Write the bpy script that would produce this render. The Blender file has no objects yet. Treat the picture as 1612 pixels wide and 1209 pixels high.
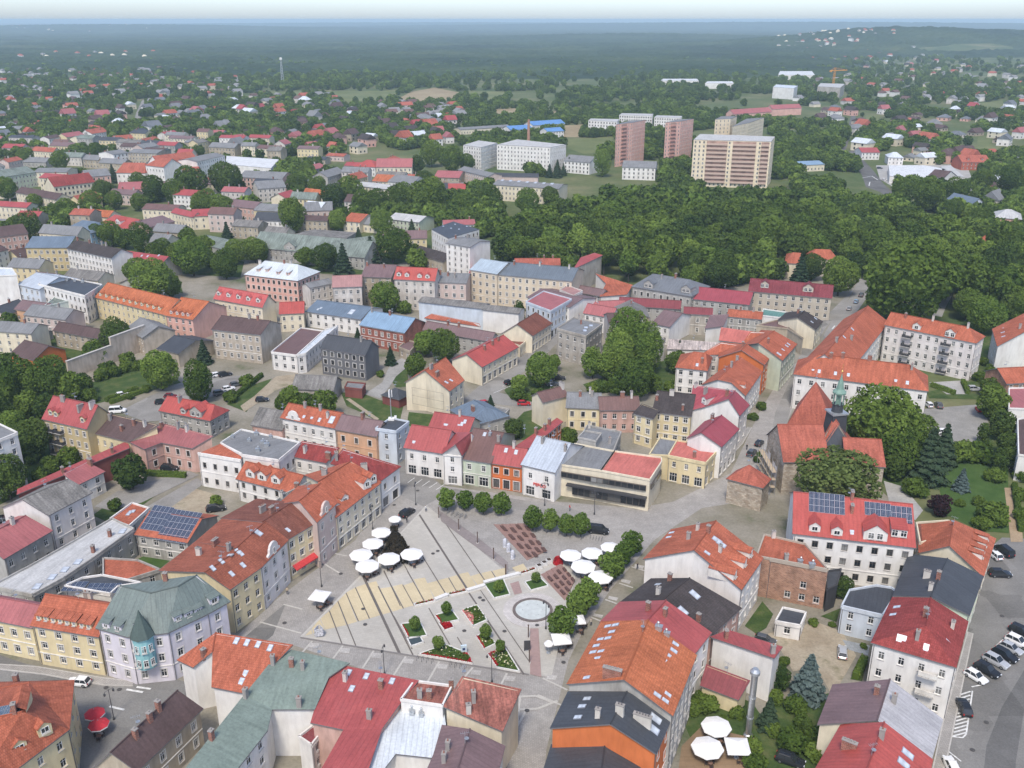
# Market-square town seen from the air. Units are metres; the viewpoint hangs 110 m above the origin, +Y is into the picture.
import bpy, math, random
import numpy as np
from mathutils import Vector, Matrix
from mathutils.geometry import tessellate_polygon
R=math.radians
rng=random.Random(7); HAZE=1.15e-4
scene=bpy.context.scene
col=scene.collection
# ------------------------------------------------------------------ camera, sky, sun, exposure
cam_d=bpy.data.cameras.new('camera'); cam_d.sensor_width=36.0; cam_d.lens=32.874; cam_d.clip_start=1.0; cam_d.clip_end=90000.0
cam=bpy.data.objects.new('camera',cam_d); cam.location=(0,0,110); cam.rotation_euler=(R(90-21.3),0,0)
col.objects.link(cam); scene.camera=cam
world=bpy.data.worlds.new('World'); scene.world=world; world.use_nodes=True
nt=world.node_tree; nt.nodes.clear()
sky=nt.nodes.new('ShaderNodeTexSky'); sky.sky_type='NISHITA'; sky.sun_disc=False
sky.sun_elevation=R(56); sky.sun_rotation=R(192); sky.altitude=200; sky.air_density=0.6; sky.dust_density=1.55; sky.ozone_density=0.5
bg=nt.nodes.new('ShaderNodeBackground'); bg.inputs['Strength'].default_value=0.15
wo=nt.nodes.new('ShaderNodeOutputWorld')
nt.links.new(sky.outputs[0],bg.inputs[0]); nt.links.new(bg.outputs[0],wo.inputs[0])
sun_d=bpy.data.lights.new('sun','SUN'); sun_d.energy=1.5; sun_d.angle=R(11); sun_d.color=(1.0,0.93,0.82)
sun=bpy.data.objects.new('sun',sun_d); col.objects.link(sun)
# the sun stands behind the viewer's left shoulder (azimuth 192 deg clockwise from +Y), 56 deg up
_az,_el=R(192),R(56)
_to=Vector((math.sin(_az)*math.cos(_el),math.cos(_az)*math.cos(_el),math.sin(_el)))
sun.rotation_euler=_to.to_track_quat('Z','Y').to_euler()
scene.view_settings.view_transform='Standard'; scene.view_settings.look='None'
scene.view_settings.exposure=1.02; scene.view_settings.gamma=1.0
scene.render.engine='CYCLES'
cy=scene.cycles
cy.max_bounces=5; cy.diffuse_bounces=3; cy.glossy_bounces=2; cy.transmission_bounces=2; cy.transparent_max_bounces=6; cy.volume_bounces=0
cy.sample_clamp_indirect=6.0; cy.use_denoising=True
try: cy.denoiser='OPENIMAGEDENOISE'
except Exception: pass

# ------------------------------------------------------------------ helpers
def tag(o,label=None,cat=None,group=None,kind=None):
    if label: o['label']=label
    if cat: o['category']=cat
    if group: o['group']=group
    if kind: o['kind']=kind
    return o
def empty(name,loc,rz=0.0):
    o=bpy.data.objects.new(name,None); o.location=loc; o.rotation_euler=(0,0,rz); o.empty_display_size=.5; col.objects.link(o); return o
def mesh(name,V,F,mats,mi=None,uv=None,smooth=False):
    m=bpy.data.meshes.new(name); m.from_pydata([tuple(v) for v in V],[],[tuple(f) for f in F])
    for x in mats: m.materials.append(x)
    if mi is not None: m.polygons.foreach_set('material_index',mi)
    if uv is not None:
        l=m.uv_layers.new(name='UVMap'); l.data.foreach_set('uv',[c for q in uv for c in q])
    if smooth: m.polygons.foreach_set('use_smooth',[True]*len(m.polygons))
    m.update(); return m
def obj(name,me,parent=None,loc=(0,0,0),rot=(0,0,0),sc=None):
    o=bpy.data.objects.new(name,me); o.location=loc; o.rotation_euler=rot
    if sc is not None: o.scale=sc if hasattr(sc,'__len__') else (sc,sc,sc)
    if parent is not None: o.parent=parent
    col.objects.link(o); return o
class MB:
    """collects boxes, prisms, tubes and lathes into one mesh"""
    def __init__(s): s.V=[];s.F=[];s.M=[]
    def add(s,V,F,m=0):
        o=len(s.V); s.V+=[tuple(v) for v in V]; s.F+=[tuple(i+o for i in f) for f in F]; s.M+=[m]*len(F); return s
    def box(s,c,d,m=0,rz=0.0,top=1.0):
        x,y,z=d[0]/2,d[1]/2,d[2]/2; ca,sa=math.cos(rz),math.sin(rz); V=[]
        for sz in (-1,1):
            k=top if sz>0 else 1
            for sx,sy in ((-1,-1),(1,-1),(1,1),(-1,1)):
                px,py=sx*x*k,sy*y*k; V.append((c[0]+px*ca-py*sa,c[1]+px*sa+py*ca,c[2]+sz*z))
        return s.add(V,[(0,3,2,1),(4,5,6,7),(0,1,5,4),(1,2,6,5),(2,3,7,6),(3,0,4,7)],m)
    def lathe(s,prof,n=10,c=(0,0,0),m=0,cap=True):
        V=[];F=[];k=len(prof)
        for r,z in prof:
            for i in range(n): a=2*math.pi*i/n; V.append((c[0]+r*math.cos(a),c[1]+r*math.sin(a),c[2]+z))
        for j in range(k-1):
            for i in range(n): F.append((j*n+i,j*n+(i+1)%n,(j+1)*n+(i+1)%n,(j+1)*n+i))
        if cap: F.append(tuple(reversed(range(n)))); F.append(tuple((k-1)*n+i for i in range(n)))
        return s.add(V,F,m)
    def tube(s,a,b,r0,r1=None,n=6,m=0):
        r1=r0 if r1 is None else r1; a,b=Vector(a),Vector(b); d=(b-a).normalized()
        u=d.orthogonal().normalized(); w=d.cross(u); V=[]
        for p,r in ((a,r0),(b,r1)):
            for i in range(n): t=2*math.pi*i/n; V.append(p+u*(r*math.cos(t))+w*(r*math.sin(t)))
        F=[(i,(i+1)%n,n+(i+1)%n,n+i) for i in range(n)]+[tuple(reversed(range(n))),tuple(n+i for i in range(n))]
        return s.add(V,F,m)
    def poly(s,pts,z0,z1,m=0,ms=None):
        """prism over a plan polygon"""
        n=len(pts); V=[(p[0],p[1],z0) for p in pts]+[(p[0],p[1],z1) for p in pts]
        s.add(V,[tuple(range(n,2*n))],m); o=len(s.V)-2*n
        for i in range(n): s.F.append((o+i,o+(i+1)%n,o+n+(i+1)%n,o+n+i)); s.M.append(m if ms is None else ms)
        return s
    def build(s,name,mats,smooth=False): return mesh(name,s.V,s.F,mats if isinstance(mats,(list,tuple)) else [mats],s.M,smooth=smooth)

# ------------------------------------------------------------------ materials
MATS={}
def new_mat(name):
    m=bpy.data.materials.new(name); m.use_nodes=True; t=m.node_tree; t.nodes.clear()
    out=t.nodes.new('ShaderNodeOutputMaterial'); b=t.nodes.new('ShaderNodeBsdfPrincipled')
    t.links.new(b.outputs[0],out.inputs[0]); return m,t,b
def N(t,typ,**kw):
    n=t.nodes.new(typ)
    for k,v in kw.items():
        if hasattr(n,k): setattr(n,k,v)
        else: n.inputs[k].default_value=v
    return n
def ramp(t,fac,stops):
    n=t.nodes.new('ShaderNodeValToRGB'); e=n.color_ramp.elements
    while len(e)<len(stops): e.new(.5)
    for q,(p,c) in zip(e,stops): q.position=p; q.color=(*c,1) if len(c)==3 else c
    t.links.new(fac,n.inputs[0]); return n.outputs[0]
def mul(t,a,b,fac=1.0):
    n=t.nodes.new('ShaderNodeMix'); n.data_type='RGBA'; n.blend_type='MULTIPLY'; n.inputs[0].default_value=fac
    t.links.new(a,n.inputs[6]); t.links.new(b,n.inputs[7]); return n.outputs[2]
def mixc(t,f,a,b):
    n=t.nodes.new('ShaderNodeMix'); n.data_type='RGBA'
    for s,v in ((0,f),(6,a),(7,b)):
        if hasattr(v,'is_linked'): t.links.new(v,n.inputs[s])
        else: n.inputs[s].default_value=v if s==0 else (*v,1)
    return n.outputs[2]
def g3(k): return (k,k,k)
def M_plain(name,c,rough=.7,metal=0.0,var=.12,scale=3.0,spec=.3):
    if name in MATS: return MATS[name]
    m,t,b=new_mat(name); tc=N(t,'ShaderNodeTexCoord'); nz=N(t,'ShaderNodeTexNoise',Scale=scale,Detail=3.0)
    t.links.new(tc.outputs['Object'],nz.inputs['Vector'])
    f=ramp(t,nz.outputs[0],[(.3,g3(1-var)),(.7,g3(1+var))]); rgb=N(t,'ShaderNodeRGB'); rgb.outputs[0].default_value=(*c,1)
    t.links.new(mul(t,rgb.outputs[0],f),b.inputs['Base Color']); b.inputs['Roughness'].default_value=rough; b.inputs['Metallic'].default_value=metal
    b.inputs['Specular IOR Level'].default_value=spec
    MATS[name]=m; return m
def M_plaster(key,c,dirt=.22):
    name='plaster_'+key
    if name in MATS: return MATS[name]
    m,t,b=new_mat(name); tc=N(t,'ShaderNodeTexCoord')
    mp=N(t,'ShaderNodeMapping'); mp.inputs['Scale'].default_value=(.9,.9,.22); t.links.new(tc.outputs['Object'],mp.inputs[0])
    n1=N(t,'ShaderNodeTexNoise',Scale=1.0,Detail=5.0,Roughness=.65); t.links.new(mp.outputs[0],n1.inputs['Vector'])
    n2=N(t,'ShaderNodeTexNoise',Scale=.22,Detail=3.0); t.links.new(tc.outputs['Object'],n2.inputs['Vector'])
    f1=ramp(t,n1.outputs[0],[(.25,g3(1-dirt)),(.6,g3(1.03))]); f2=ramp(t,n2.outputs[0],[(.3,(1-dirt*.8,1-dirt*.9,1-dirt)),(.65,g3(1.02))])
    rgb=N(t,'ShaderNodeRGB'); rgb.outputs[0].default_value=(*c,1)
    t.links.new(mul(t,mul(t,rgb.outputs[0],f1),f2),b.inputs['Base Color']); b.inputs['Roughness'].default_value=.92; b.inputs['Specular IOR Level'].default_value=.15
    MATS[name]=m; return m
def M_brick(key,c,mortar):
    name='masonry_'+key
    if name in MATS: return MATS[name]
    m,t,b=new_mat(name); uv=N(t,'ShaderNodeUVMap')
    bk=N(t,'ShaderNodeTexBrick',Scale=1.0); bk.inputs['Color1'].default_value=(*c,1); bk.inputs['Color2'].default_value=(c[0]*.62,c[1]*.55,c[2]*.5,1); bk.inputs['Mortar'].default_value=(*mortar,1)
    st=key.startswith('stone')
    bk.inputs['Brick Width'].default_value=.75 if st else .5; bk.inputs['Row Height'].default_value=.42 if st else .22; bk.inputs['Mortar Size'].default_value=.035 if st else .025
    t.links.new(uv.outputs[0],bk.inputs['Vector']); nz=N(t,'ShaderNodeTexNoise',Scale=.5,Detail=5.0); t.links.new(uv.outputs[0],nz.inputs['Vector'])
    f=ramp(t,nz.outputs[0],[(.3,g3(.65)),(.7,g3(1.2))]); t.links.new(mul(t,bk.outputs[0],f),b.inputs['Base Color']); b.inputs['Roughness'].default_value=.95
    bp=N(t,'ShaderNodeBump',Strength=.6,Distance=.05); t.links.new(bk.outputs['Fac'],bp.inputs['Height']); bp.invert=True; t.links.new(bp.outputs[0],b.inputs['Normal'])
    MATS[name]=m; return m
def M_roof(key,c,style):
    name='roof_'+key
    if name in MATS: return MATS[name]
    m,t,b=new_mat(name); uv=N(t,'ShaderNodeUVMap'); oi=N(t,'ShaderNodeObjectInfo')
    # wear: broad stains, streaks that run down the slope, and small patches
    mp=N(t,'ShaderNodeMapping'); mp.inputs['Scale'].default_value=(1.3,.16,1); t.links.new(uv.outputs[0],mp.inputs[0])
    va=N(t,'ShaderNodeVectorMath',operation='ADD'); t.links.new(uv.outputs[0],va.inputs[0])
    cx=N(t,'ShaderNodeCombineXYZ'); ml=N(t,'ShaderNodeMath',operation='MULTIPLY'); ml.inputs[1].default_value=300.0
    t.links.new(oi.outputs['Random'],ml.inputs[0]); t.links.new(ml.outputs[0],cx.inputs[0]); t.links.new(cx.outputs[0],va.inputs[1])
    vb=N(t,'ShaderNodeVectorMath',operation='ADD'); t.links.new(mp.outputs[0],vb.inputs[0]); t.links.new(cx.outputs[0],vb.inputs[1])
    n1=N(t,'ShaderNodeTexNoise',Scale=1.0,Detail=4.0,Roughness=.6); t.links.new(vb.outputs[0],n1.inputs['Vector'])
    n2=N(t,'ShaderNodeTexNoise',Scale=.18,Detail=4.0,Roughness=.6); t.links.new(va.outputs[0],n2.inputs['Vector'])
    n3=N(t,'ShaderNodeTexNoise',Scale=2.2,Detail=3.0,Roughness=.7); t.links.new(va.outputs[0],n3.inputs['Vector'])
    amp={'tile':.26,'seam':.17,'felt':.2,'rust':.5,'old':.38}[style]; lum=.3*c[0]+.6*c[1]+.1*c[2]; c=tuple(x*.88+lum*.12+.006 for x in c)
    dark=tuple(x*.55+.02 for x in c) if style!='rust' else (.1,.07,.065)
    f1=ramp(t,n1.outputs[0],[(.3,g3(1-amp)),(.7,g3(1+amp*.7))]); f2=ramp(t,n2.outputs[0],[(.3,g3(1-amp*.9)),(.7,g3(1+amp*.6))])
    f3=ramp(t,n3.outputs[0],[(.35,g3(1-amp*.7)),(.65,g3(1+amp*.5))])
    rgb=N(t,'ShaderNodeRGB'); rgb.outputs[0].default_value=(*c,1)
    colr=mul(t,mul(t,mul(t,rgb.outputs[0],f1),f2),f3)
    wear=ramp(t,n2.outputs[0],[(.55,g3(0)),(.75,g3(.55 if style in('rust','old') else .38))])
    colr=mixc(t,wear,colr,dark)
    sep=N(t,'ShaderNodeSeparateXYZ'); t.links.new(uv.outputs[0],sep.inputs[0])
    if style=='tile':
        bk=N(t,'ShaderNodeTexBrick',Scale=1.0); bk.inputs['Color1'].default_value=(1,1,1,1); bk.inputs['Color2'].default_value=(.82,.78,.76,1); bk.inputs['Mortar'].default_value=(.66,.62,.6,1)
        bk.inputs['Brick Width'].default_value=.32; bk.inputs['Row Height'].default_value=.42; bk.inputs['Mortar Size'].default_value=.035; bk.inputs['Mortar Smooth'].default_value=.4
        t.links.new(uv.outputs[0],bk.inputs['Vector']); colr=mul(t,colr,bk.outputs[0])
        bp=N(t,'ShaderNodeBump',Strength=.5,Distance=.06); bp.invert=True; t.links.new(bk.outputs['Fac'],bp.inputs['Height']); t.links.new(bp.outputs[0],b.inputs['Normal'])
        b.inputs['Roughness'].default_value=.85; b.inputs['Specular IOR Level'].default_value=.2
    elif style in('seam','rust'):
        fr=N(t,'ShaderNodeMath',operation='PINGPONG'); fr.inputs[1].default_value=.4; t.links.new(sep.outputs[0],fr.inputs[0])
        sm=N(t,'ShaderNodeMapRange'); sm.inputs[1].default_value=.0; sm.inputs[2].default_value=.07; sm.inputs[3].default_value=.72; sm.inputs[4].default_value=1.0; t.links.new(fr.outputs[0],sm.inputs[0])
        colr=mul(t,colr,sm.outputs[0]); bp=N(t,'ShaderNodeBump',Strength=.5,Distance=.05); bp.invert=True; t.links.new(sm.outputs[0],bp.inputs['Height']); t.links.new(bp.outputs[0],b.inputs['Normal'])
        b.inputs['Roughness'].default_value=.55 if style=='seam' else .8; b.inputs['Specular IOR Level'].default_value=.35
    else:
        b.inputs['Roughness'].default_value=.9; b.inputs['Specular IOR Level'].default_value=.2
    t.links.new(colr,b.inputs['Base Color']); MATS[name]=m; return m
def M_glass(name='window_glass',curtain=True):
    if name in MATS: return MATS[name]
    m,t,b=new_mat(name); oi=N(t,'ShaderNodeObjectInfo')
    c=ramp(t,oi.outputs['Random'],[(0,(.012,.015,.02)),(.55,(.02,.024,.028)),(.8,(.09,.09,.085)),(1,(.25,.25,.24))] if curtain else [(0,(.015,.02,.025)),(1,(.03,.035,.04))])
    t.links.new(c,b.inputs['Base Color']); b.inputs['Roughness'].default_value=.08; b.inputs['Specular IOR Level'].default_value=.6
    MATS[name]=m; return m
def M_leaf(name,dark,light,trans=.25):
    if name in MATS: return MATS[name]
    m=bpy.data.materials.new(name); m.use_nodes=True; t=m.node_tree; t.nodes.clear()
    out=N(t,'ShaderNodeOutputMaterial'); oi=N(t,'ShaderNodeObjectInfo'); at=N(t,'ShaderNodeAttribute'); at.attribute_name='tint'
    a=N(t,'ShaderNodeMath',operation='MULTIPLY'); a.inputs[1].default_value=.55; t.links.new(at.outputs['Fac'],a.inputs[0])
    b=N(t,'ShaderNodeMath',operation='MULTIPLY_ADD'); b.inputs[1].default_value=.5; t.links.new(oi.outputs['Random'],b.inputs[0]); t.links.new(a.outputs[0],b.inputs[2])
    c=ramp(t,b.outputs[0],[(0.02,dark),(.55,tuple((x+y)/2 for x,y in zip(dark,light))),(1,light)])
    d=N(t,'ShaderNodeBsdfDiffuse'); tr=N(t,'ShaderNodeBsdfTranslucent'); mx=N(t,'ShaderNodeMixShader'); mx.inputs[0].default_value=trans
    t.links.new(c,d.inputs[0]); t.links.new(c,tr.inputs[0]); t.links.new(d.outputs[0],mx.inputs[1]); t.links.new(tr.outputs[0],mx.inputs[2]); t.links.new(mx.outputs[0],out.inputs[0])
    MATS[name]=m; return m
def M_ground(name,stops,scale=.3,detail=6.0,rough=.95,bump=0.0,fine=None,spec=.15,tint=.0):
    """patchy ground: colour from layered noise in world metres"""
    if name in MATS: return MATS[name]
    m,t,b=new_mat(name); g=N(t,'ShaderNodeNewGeometry')
    nz=N(t,'ShaderNodeTexNoise',Scale=scale,Detail=detail,Roughness=.62); t.links.new(g.outputs['Position'],nz.inputs['Vector'])
    c=ramp(t,nz.outputs[0],stops)
    if fine:
        n2=N(t,'ShaderNodeTexNoise',Scale=fine,Detail=4.0,Roughness=.7); t.links.new(g.outputs['Position'],n2.inputs['Vector'])
        c=mul(t,c,ramp(t,n2.outputs[0],[(.3,g3(.82)),(.7,g3(1.14))]))
        if bump:
            bp=N(t,'ShaderNodeBump',Strength=bump,Distance=.2); t.links.new(n2.outputs[0],bp.inputs['Height']); t.links.new(bp.outputs[0],b.inputs['Normal'])
    if name.startswith('asphalt'):
        vo=N(t,'ShaderNodeTexVoronoi',Scale=.11); vo.distance='CHEBYCHEV'; t.links.new(g.outputs['Position'],vo.inputs['Vector']); sp=N(t,'ShaderNodeSeparateColor'); t.links.new(vo.outputs['Color'],sp.inputs[0])
        c=mul(t,c,ramp(t,sp.outputs[0],[(.0,g3(.8)),(.18,g3(.8)),(.2,g3(1.0)),(.8,g3(1.0)),(.82,g3(1.1))]))
    t.links.new(c,b.inputs['Base Color']); b.inputs['Roughness'].default_value=rough; b.inputs['Specular IOR Level'].default_value=spec
    MATS[name]=m; return m
def M_paved(name,c,w,h,mortar=.7,var=.12,rot=0.0):
    """small setts: jointed by a brick pattern in world metres"""
    if name in MATS: return MATS[name]
    m,t,b=new_mat(name); g=N(t,'ShaderNodeNewGeometry'); mp=N(t,'ShaderNodeMapping'); mp.inputs['Rotation'].default_value=(0,0,rot); t.links.new(g.outputs['Position'],mp.inputs[0])
    bk=N(t,'ShaderNodeTexBrick',Scale=1.0); bk.inputs['Brick Width'].default_value=w; bk.inputs['Row Height'].default_value=h; bk.inputs['Mortar Size'].default_value=.03
    bk.inputs['Color1'].default_value=(*[x*(1+var*.5) for x in c],1); bk.inputs['Color2'].default_value=(*[x*(1-var) for x in c],1); bk.inputs['Mortar'].default_value=(*[x*mortar for x in c],1)
    t.links.new(mp.outputs[0],bk.inputs['Vector'])
    nz=N(t,'ShaderNodeTexNoise',Scale=.35,Detail=5.0,Roughness=.65); t.links.new(g.outputs['Position'],nz.inputs['Vector'])
    n2=N(t,'ShaderNodeTexNoise',Scale=.06,Detail=3.0); t.links.new(g.outputs['Position'],n2.inputs['Vector'])
    k=.4 if name.startswith('plaza') else 1; f=ramp(t,nz.outputs[0],[(.3,g3(1-.16*k)),(.68,g3(1+.08*k))]); f2=ramp(t,n2.outputs[0],[(.35,(.88,.87,.86)),(.65,g3(1.05))])
    t.links.new(mul(t,mul(t,bk.outputs[0],f),f2),b.inputs['Base Color']); b.inputs['Roughness'].default_value=.85; b.inputs['Specular IOR Level'].default_value=.2
    MATS[name]=m; return m
# ------------------------------------------------------------------ buildings
WALL={'w':(.74,.72,.68),'w2':(.68,.64,.61),'w3':(.62,.58,.53),'c':(.70,.63,.48),'c2':(.62,.53,.40),'c3':(.47,.42,.34),'y':(.68,.58,.36),'y2':(.52,.42,.24),'y3':(.74,.64,.47),'b':(.46,.40,.31),'b2':(.50,.44,.36),
 'p':(.58,.38,.32),'p2':(.58,.47,.42),'p3':(.66,.40,.33),'g':(.42,.41,.38),'gn':(.50,.55,.43),'o':(.58,.17,.06),'bl':(.56,.61,.66),'bl4':(.30,.45,.62),'pe':(.62,.38,.24),'dk':(.07,.07,.075),'dk2':(.16,.16,.165),'cn':(.44,.41,.36),
 'li':(.68,.65,.70),'mi':(.56,.62,.57),'mr2':(.22,.08,.07),'rb2':(.42,.13,.09),'pk3':(.74,.45,.37)}
ROOF={'or':((.50,.130,.060),'tile'),'ot':((.37,.105,.055),'tile'),'or2':((.48,.125,.075),'tile'),'ob':((.56,.155,.050),'tile'),'bt':((.25,.085,.055),'tile'),'rd':((.37,.062,.058),'seam'),'rb':((.43,.062,.046),'seam'),'rb2':((.48,.080,.07),'seam'),
 'rp':((.34,.050,.066),'seam'),'rp2':((.30,.085,.085),'seam'),'rm':((.33,.050,.045),'tile'),'rm2':((.38,.055,.055),'seam'),'pk':((.38,.105,.105),'seam'),'pk2':((.40,.20,.18),'seam'),'mr':((.24,.045,.05),'seam'),'ma':((.26,.05,.065),'tile'),
 'br':((.105,.065,.062),'felt'),'bn':((.165,.085,.072),'seam'),'bp':((.19,.115,.115),'seam'),'db':((.075,.063,.062),'tile'),'dg':((.055,.060,.070),'seam'),'gy':((.20,.205,.21),'felt'),'gy2':((.15,.165,.185),'felt'),'lg':((.46,.46,.45),'felt'),'lb':((.42,.47,.53),'seam'),
 'wb':((.58,.63,.67),'seam'),'wh':((.60,.62,.63),'felt'),'bl':((.13,.18,.24),'seam'),'bl2':((.20,.32,.45),'seam'),'bl3':((.36,.44,.50),'seam'),'sl':((.13,.16,.19),'seam'),'bb':((.10,.26,.55),'seam'),'gn':((.145,.185,.168),'seam'),'gs':((.18,.235,.20),'felt'),'gs2':((.19,.23,.20),'old'),
 'ru':((.30,.095,.065),'rust'),'ol':((.20,.19,.175),'old'),'st2':((.50,.42,.38),'rust'),'tq':((.10,.24,.20),'seam'),'sr':((.52,.135,.105),'felt'),'ag':((.40,.39,.40),'seam'),'zn':((.55,.60,.62),'seam')}
def wall_mat(k):
    if k=='bk': return M_brick('brick',(.46,.23,.14),(.42,.36,.29))
    if k=='bk2': return M_brick('redbrick',(.38,.11,.07),(.36,.22,.17))
    if k=='st': return M_brick('stone',(.54,.47,.37),(.33,.29,.24))
    return M_plaster(k,WALL[k],.30 if k in('cn','b2','w3','b','g','p') else .16)
def roof_mat(k): return M_roof(k,*ROOF[k])
GLASS=M_glass(); FRAME=M_plain('window_frame_white',(.74,.73,.70),.5); DARKF=M_plain('window_frame_dark',(.10,.085,.075),.6)
SILL=M_plain('sill_stone',(.45,.43,.40),.8); GUT=M_plain('gutter_metal',(.16,.15,.15),.5); METAL=M_plain('galvanised_metal',(.45,.47,.48),.4,.6)
CHB=M_brick('brick_chimney',(.36,.13,.09),(.36,.28,.22)); CHW=M_plaster('chimney_white',(.60,.57,.52)); CHG=M_plaster('chimney_grey',(.34,.32,.30))
PANEL=M_plain('solar_cell',(.018,.030,.065),.12,0,.1,2,.6); PANF=M_plain('solar_frame',(.42,.44,.47),.4,.5)
RAIL=M_plain('railing_dark',(.06,.06,.065),.5); WOODD=M_plain('door_brown',(.12,.06,.04),.6); AWNR=M_plain('awning_red',(.5,.05,.05),.8)
WIN={}
def win_mesh(w,h,style=0):
    w,h=round(w*5)/5,round(h*5)/5; k=(w,h,style)
    if k in WIN: return WIN[k]
    b=MB(); t=.09
    # local: x along the wall, y outward, origin at the bottom centre of the opening
    y0=-.16
    b.box((0,y0-.02,t/2),(w,.08,t),0); b.box((0,y0-.02,h-t/2),(w,.08,t),0)
    for sx in(-1,1): b.box((sx*(w/2-t/2),y0-.02,h/2),(t,.08,h-2*t),0)
    n=2 if w<1.6 else (3 if w<2.5 else 4)
    for i in range(1,n): b.box((-w/2+w*i/n,y0-.02,h/2),(.07,.07,h-2*t),0)
    if h>1.25: b.box((0,y0-.02,h*.66),(w-2*t,.06,.06),0)
    b.add([(-w/2+t*.5,y0-.03,t*.5),(w/2-t*.5,y0-.03,t*.5),(w/2-t*.5,y0-.03,h-t*.5),(-w/2+t*.5,y0-.03,h-t*.5)],[(3,2,1,0)] if False else [(1,0,3,2)],1)
    b.box((0,.03,-.04),(w+.16,.20,.07),2)
    if style in(0,1):
        s=.16   # raised surround around the opening
        for sx in(-1,1): b.box((sx*(w/2+s/2+.002),.025,h/2+.02),(s,.05,h+.1),3)
        b.box((0,.03,h+s/2+.07),(w+2*s+.06,.07,s),3)
    WIN[k]=b.build('window',[FRAME if style!=1 else DARKF,GLASS,SILL,SURR]); return WIN[k]
SURR=M_plaster('window_surround',(.74,.72,.67))
CHIM={}
def chimney_mesh(kind,s):
    k=(kind,round(s,1))
    if k in CHIM: return CHIM[k]
    b=MB(); L=.75+.45*(s-1)*2.2; W=.6
    b.box((0,0,.55),(L,W,2.1),0); b.box((0,0,1.66),(L+.14,W+.14,.14),1)
    n=max(1,int(L/.5))
    for i in range(n): b.lathe([(.13,1.7),(.12,2.02)],8,((i-(n-1)/2)*.45,0,0),2)
    CHIM[k]=b.build('chimney',[(CHB,CHW,CHG)[kind],CHG,(CHG,GUT,CHB)[kind]])
    # masonry pattern needs a map
    me=CHIM[k]; l=me.uv_layers.new(name='UVMap')
    for p in me.polygons:
        for li in p.loop_indices:
            v=me.vertices[me.loops[li].vertex_index].co; l.data[li].uv=((v.x+v.y),v.z)
    return CHIM[k]
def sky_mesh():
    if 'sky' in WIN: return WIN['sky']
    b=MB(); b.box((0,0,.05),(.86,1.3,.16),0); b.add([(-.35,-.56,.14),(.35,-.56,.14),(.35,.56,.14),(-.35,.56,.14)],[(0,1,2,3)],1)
    WIN['sky']=b.build('skylight',[PANF,M_plain('skylight_glass_painted_sky',(.50,.54,.58),.08,0,.25,1.5,.9)]); return WIN['sky']  # pale base colour stands in for the bright sky reflected in the glass
def sol_mesh():
    if 'sol' in WIN: return WIN['sol']
    b=MB(); b.box((0,0,.08),(1.0,1.64,.05),0)
    for i in range(3):
        for j in range(5):
            x=-.31+.31*i; y=-.62+.31*j; b.add([(x-.14,y-.14,.109),(x+.14,y-.14,.109),(x+.14,y+.14,.109),(x-.14,y+.14,.109)],[(0,1,2,3)],1)
    WIN['sol']=b.build('solar_panel',[PANF,PANEL]); return WIN['sol']
def vent_mesh():
    if 'vent' in WIN: return WIN['vent']
    b=MB(); b.box((0,0,.4),(1.1,.8,.9),0); b.box((0,0,.9),(1.25,.95,.1),0); b.lathe([(.18,.9),(.18,1.5),(.28,1.55),(.05,1.75)],8,(.15,0,0),0)
    WIN['vent']=b.build('roof_vent',[METAL]); return WIN['vent']
def aerial_mesh():
    if 'aer' in WIN: return WIN['aer']
    b=MB(); b.tube((0,0,0),(0,0,2.6),.035,n=5); b.tube((-.7,0,2.4),(.7,0,2.4),.025,n=4)
    for x in (-.6,-.3,0,.3,.6): b.tube((x,-.35,2.4),(x,.35,2.4),.018,n=4)
    b.lathe([(.04,1.2),(.3,1.3),(.36,1.42)],8,(.25,0,0)); WIN['aer']=b.build('aerial',[METAL]); return WIN['aer']
def slope_rot(n):
    """rotation whose Z is the roof normal and whose Y runs up the slope"""
    z=Vector(n).normalized()
    d=Vector((-z.x,-z.y,0))
    if d.length<.02: return Matrix.Identity(3),0.0
    y=(d-z*d.dot(z)).normalized(); x=y.cross(z)
    return Matrix((x,y,z)).transposed(),math.atan2(d.y,d.x)
CAM=Vector((0,0,110))
def inside(P,x,y):
    c=False; n=len(P)
    for i in range(n):
        x1,y1=P[i]; x2,y2=P[(i+1)%n]
        if (y1>y)!=(y2>y) and x<(x2-x1)*(y-y1)/(y2-y1)+x1: c=not c
    return c
n_obj=0
def norm(D):
    D.setdefault('n','townhouse'); D.setdefault('c','house' if D['n']=='townhouse' else D['n'].replace('_',' ')); f=D.get('F',2)
    D['F']={0:[list(range(len(D['V'])))],1:[[0,1,2,3],[3,2,4,5]],2:[[0,1,5,4],[2,3,4,5]]}[f] if isinstance(f,int) else f
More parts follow.
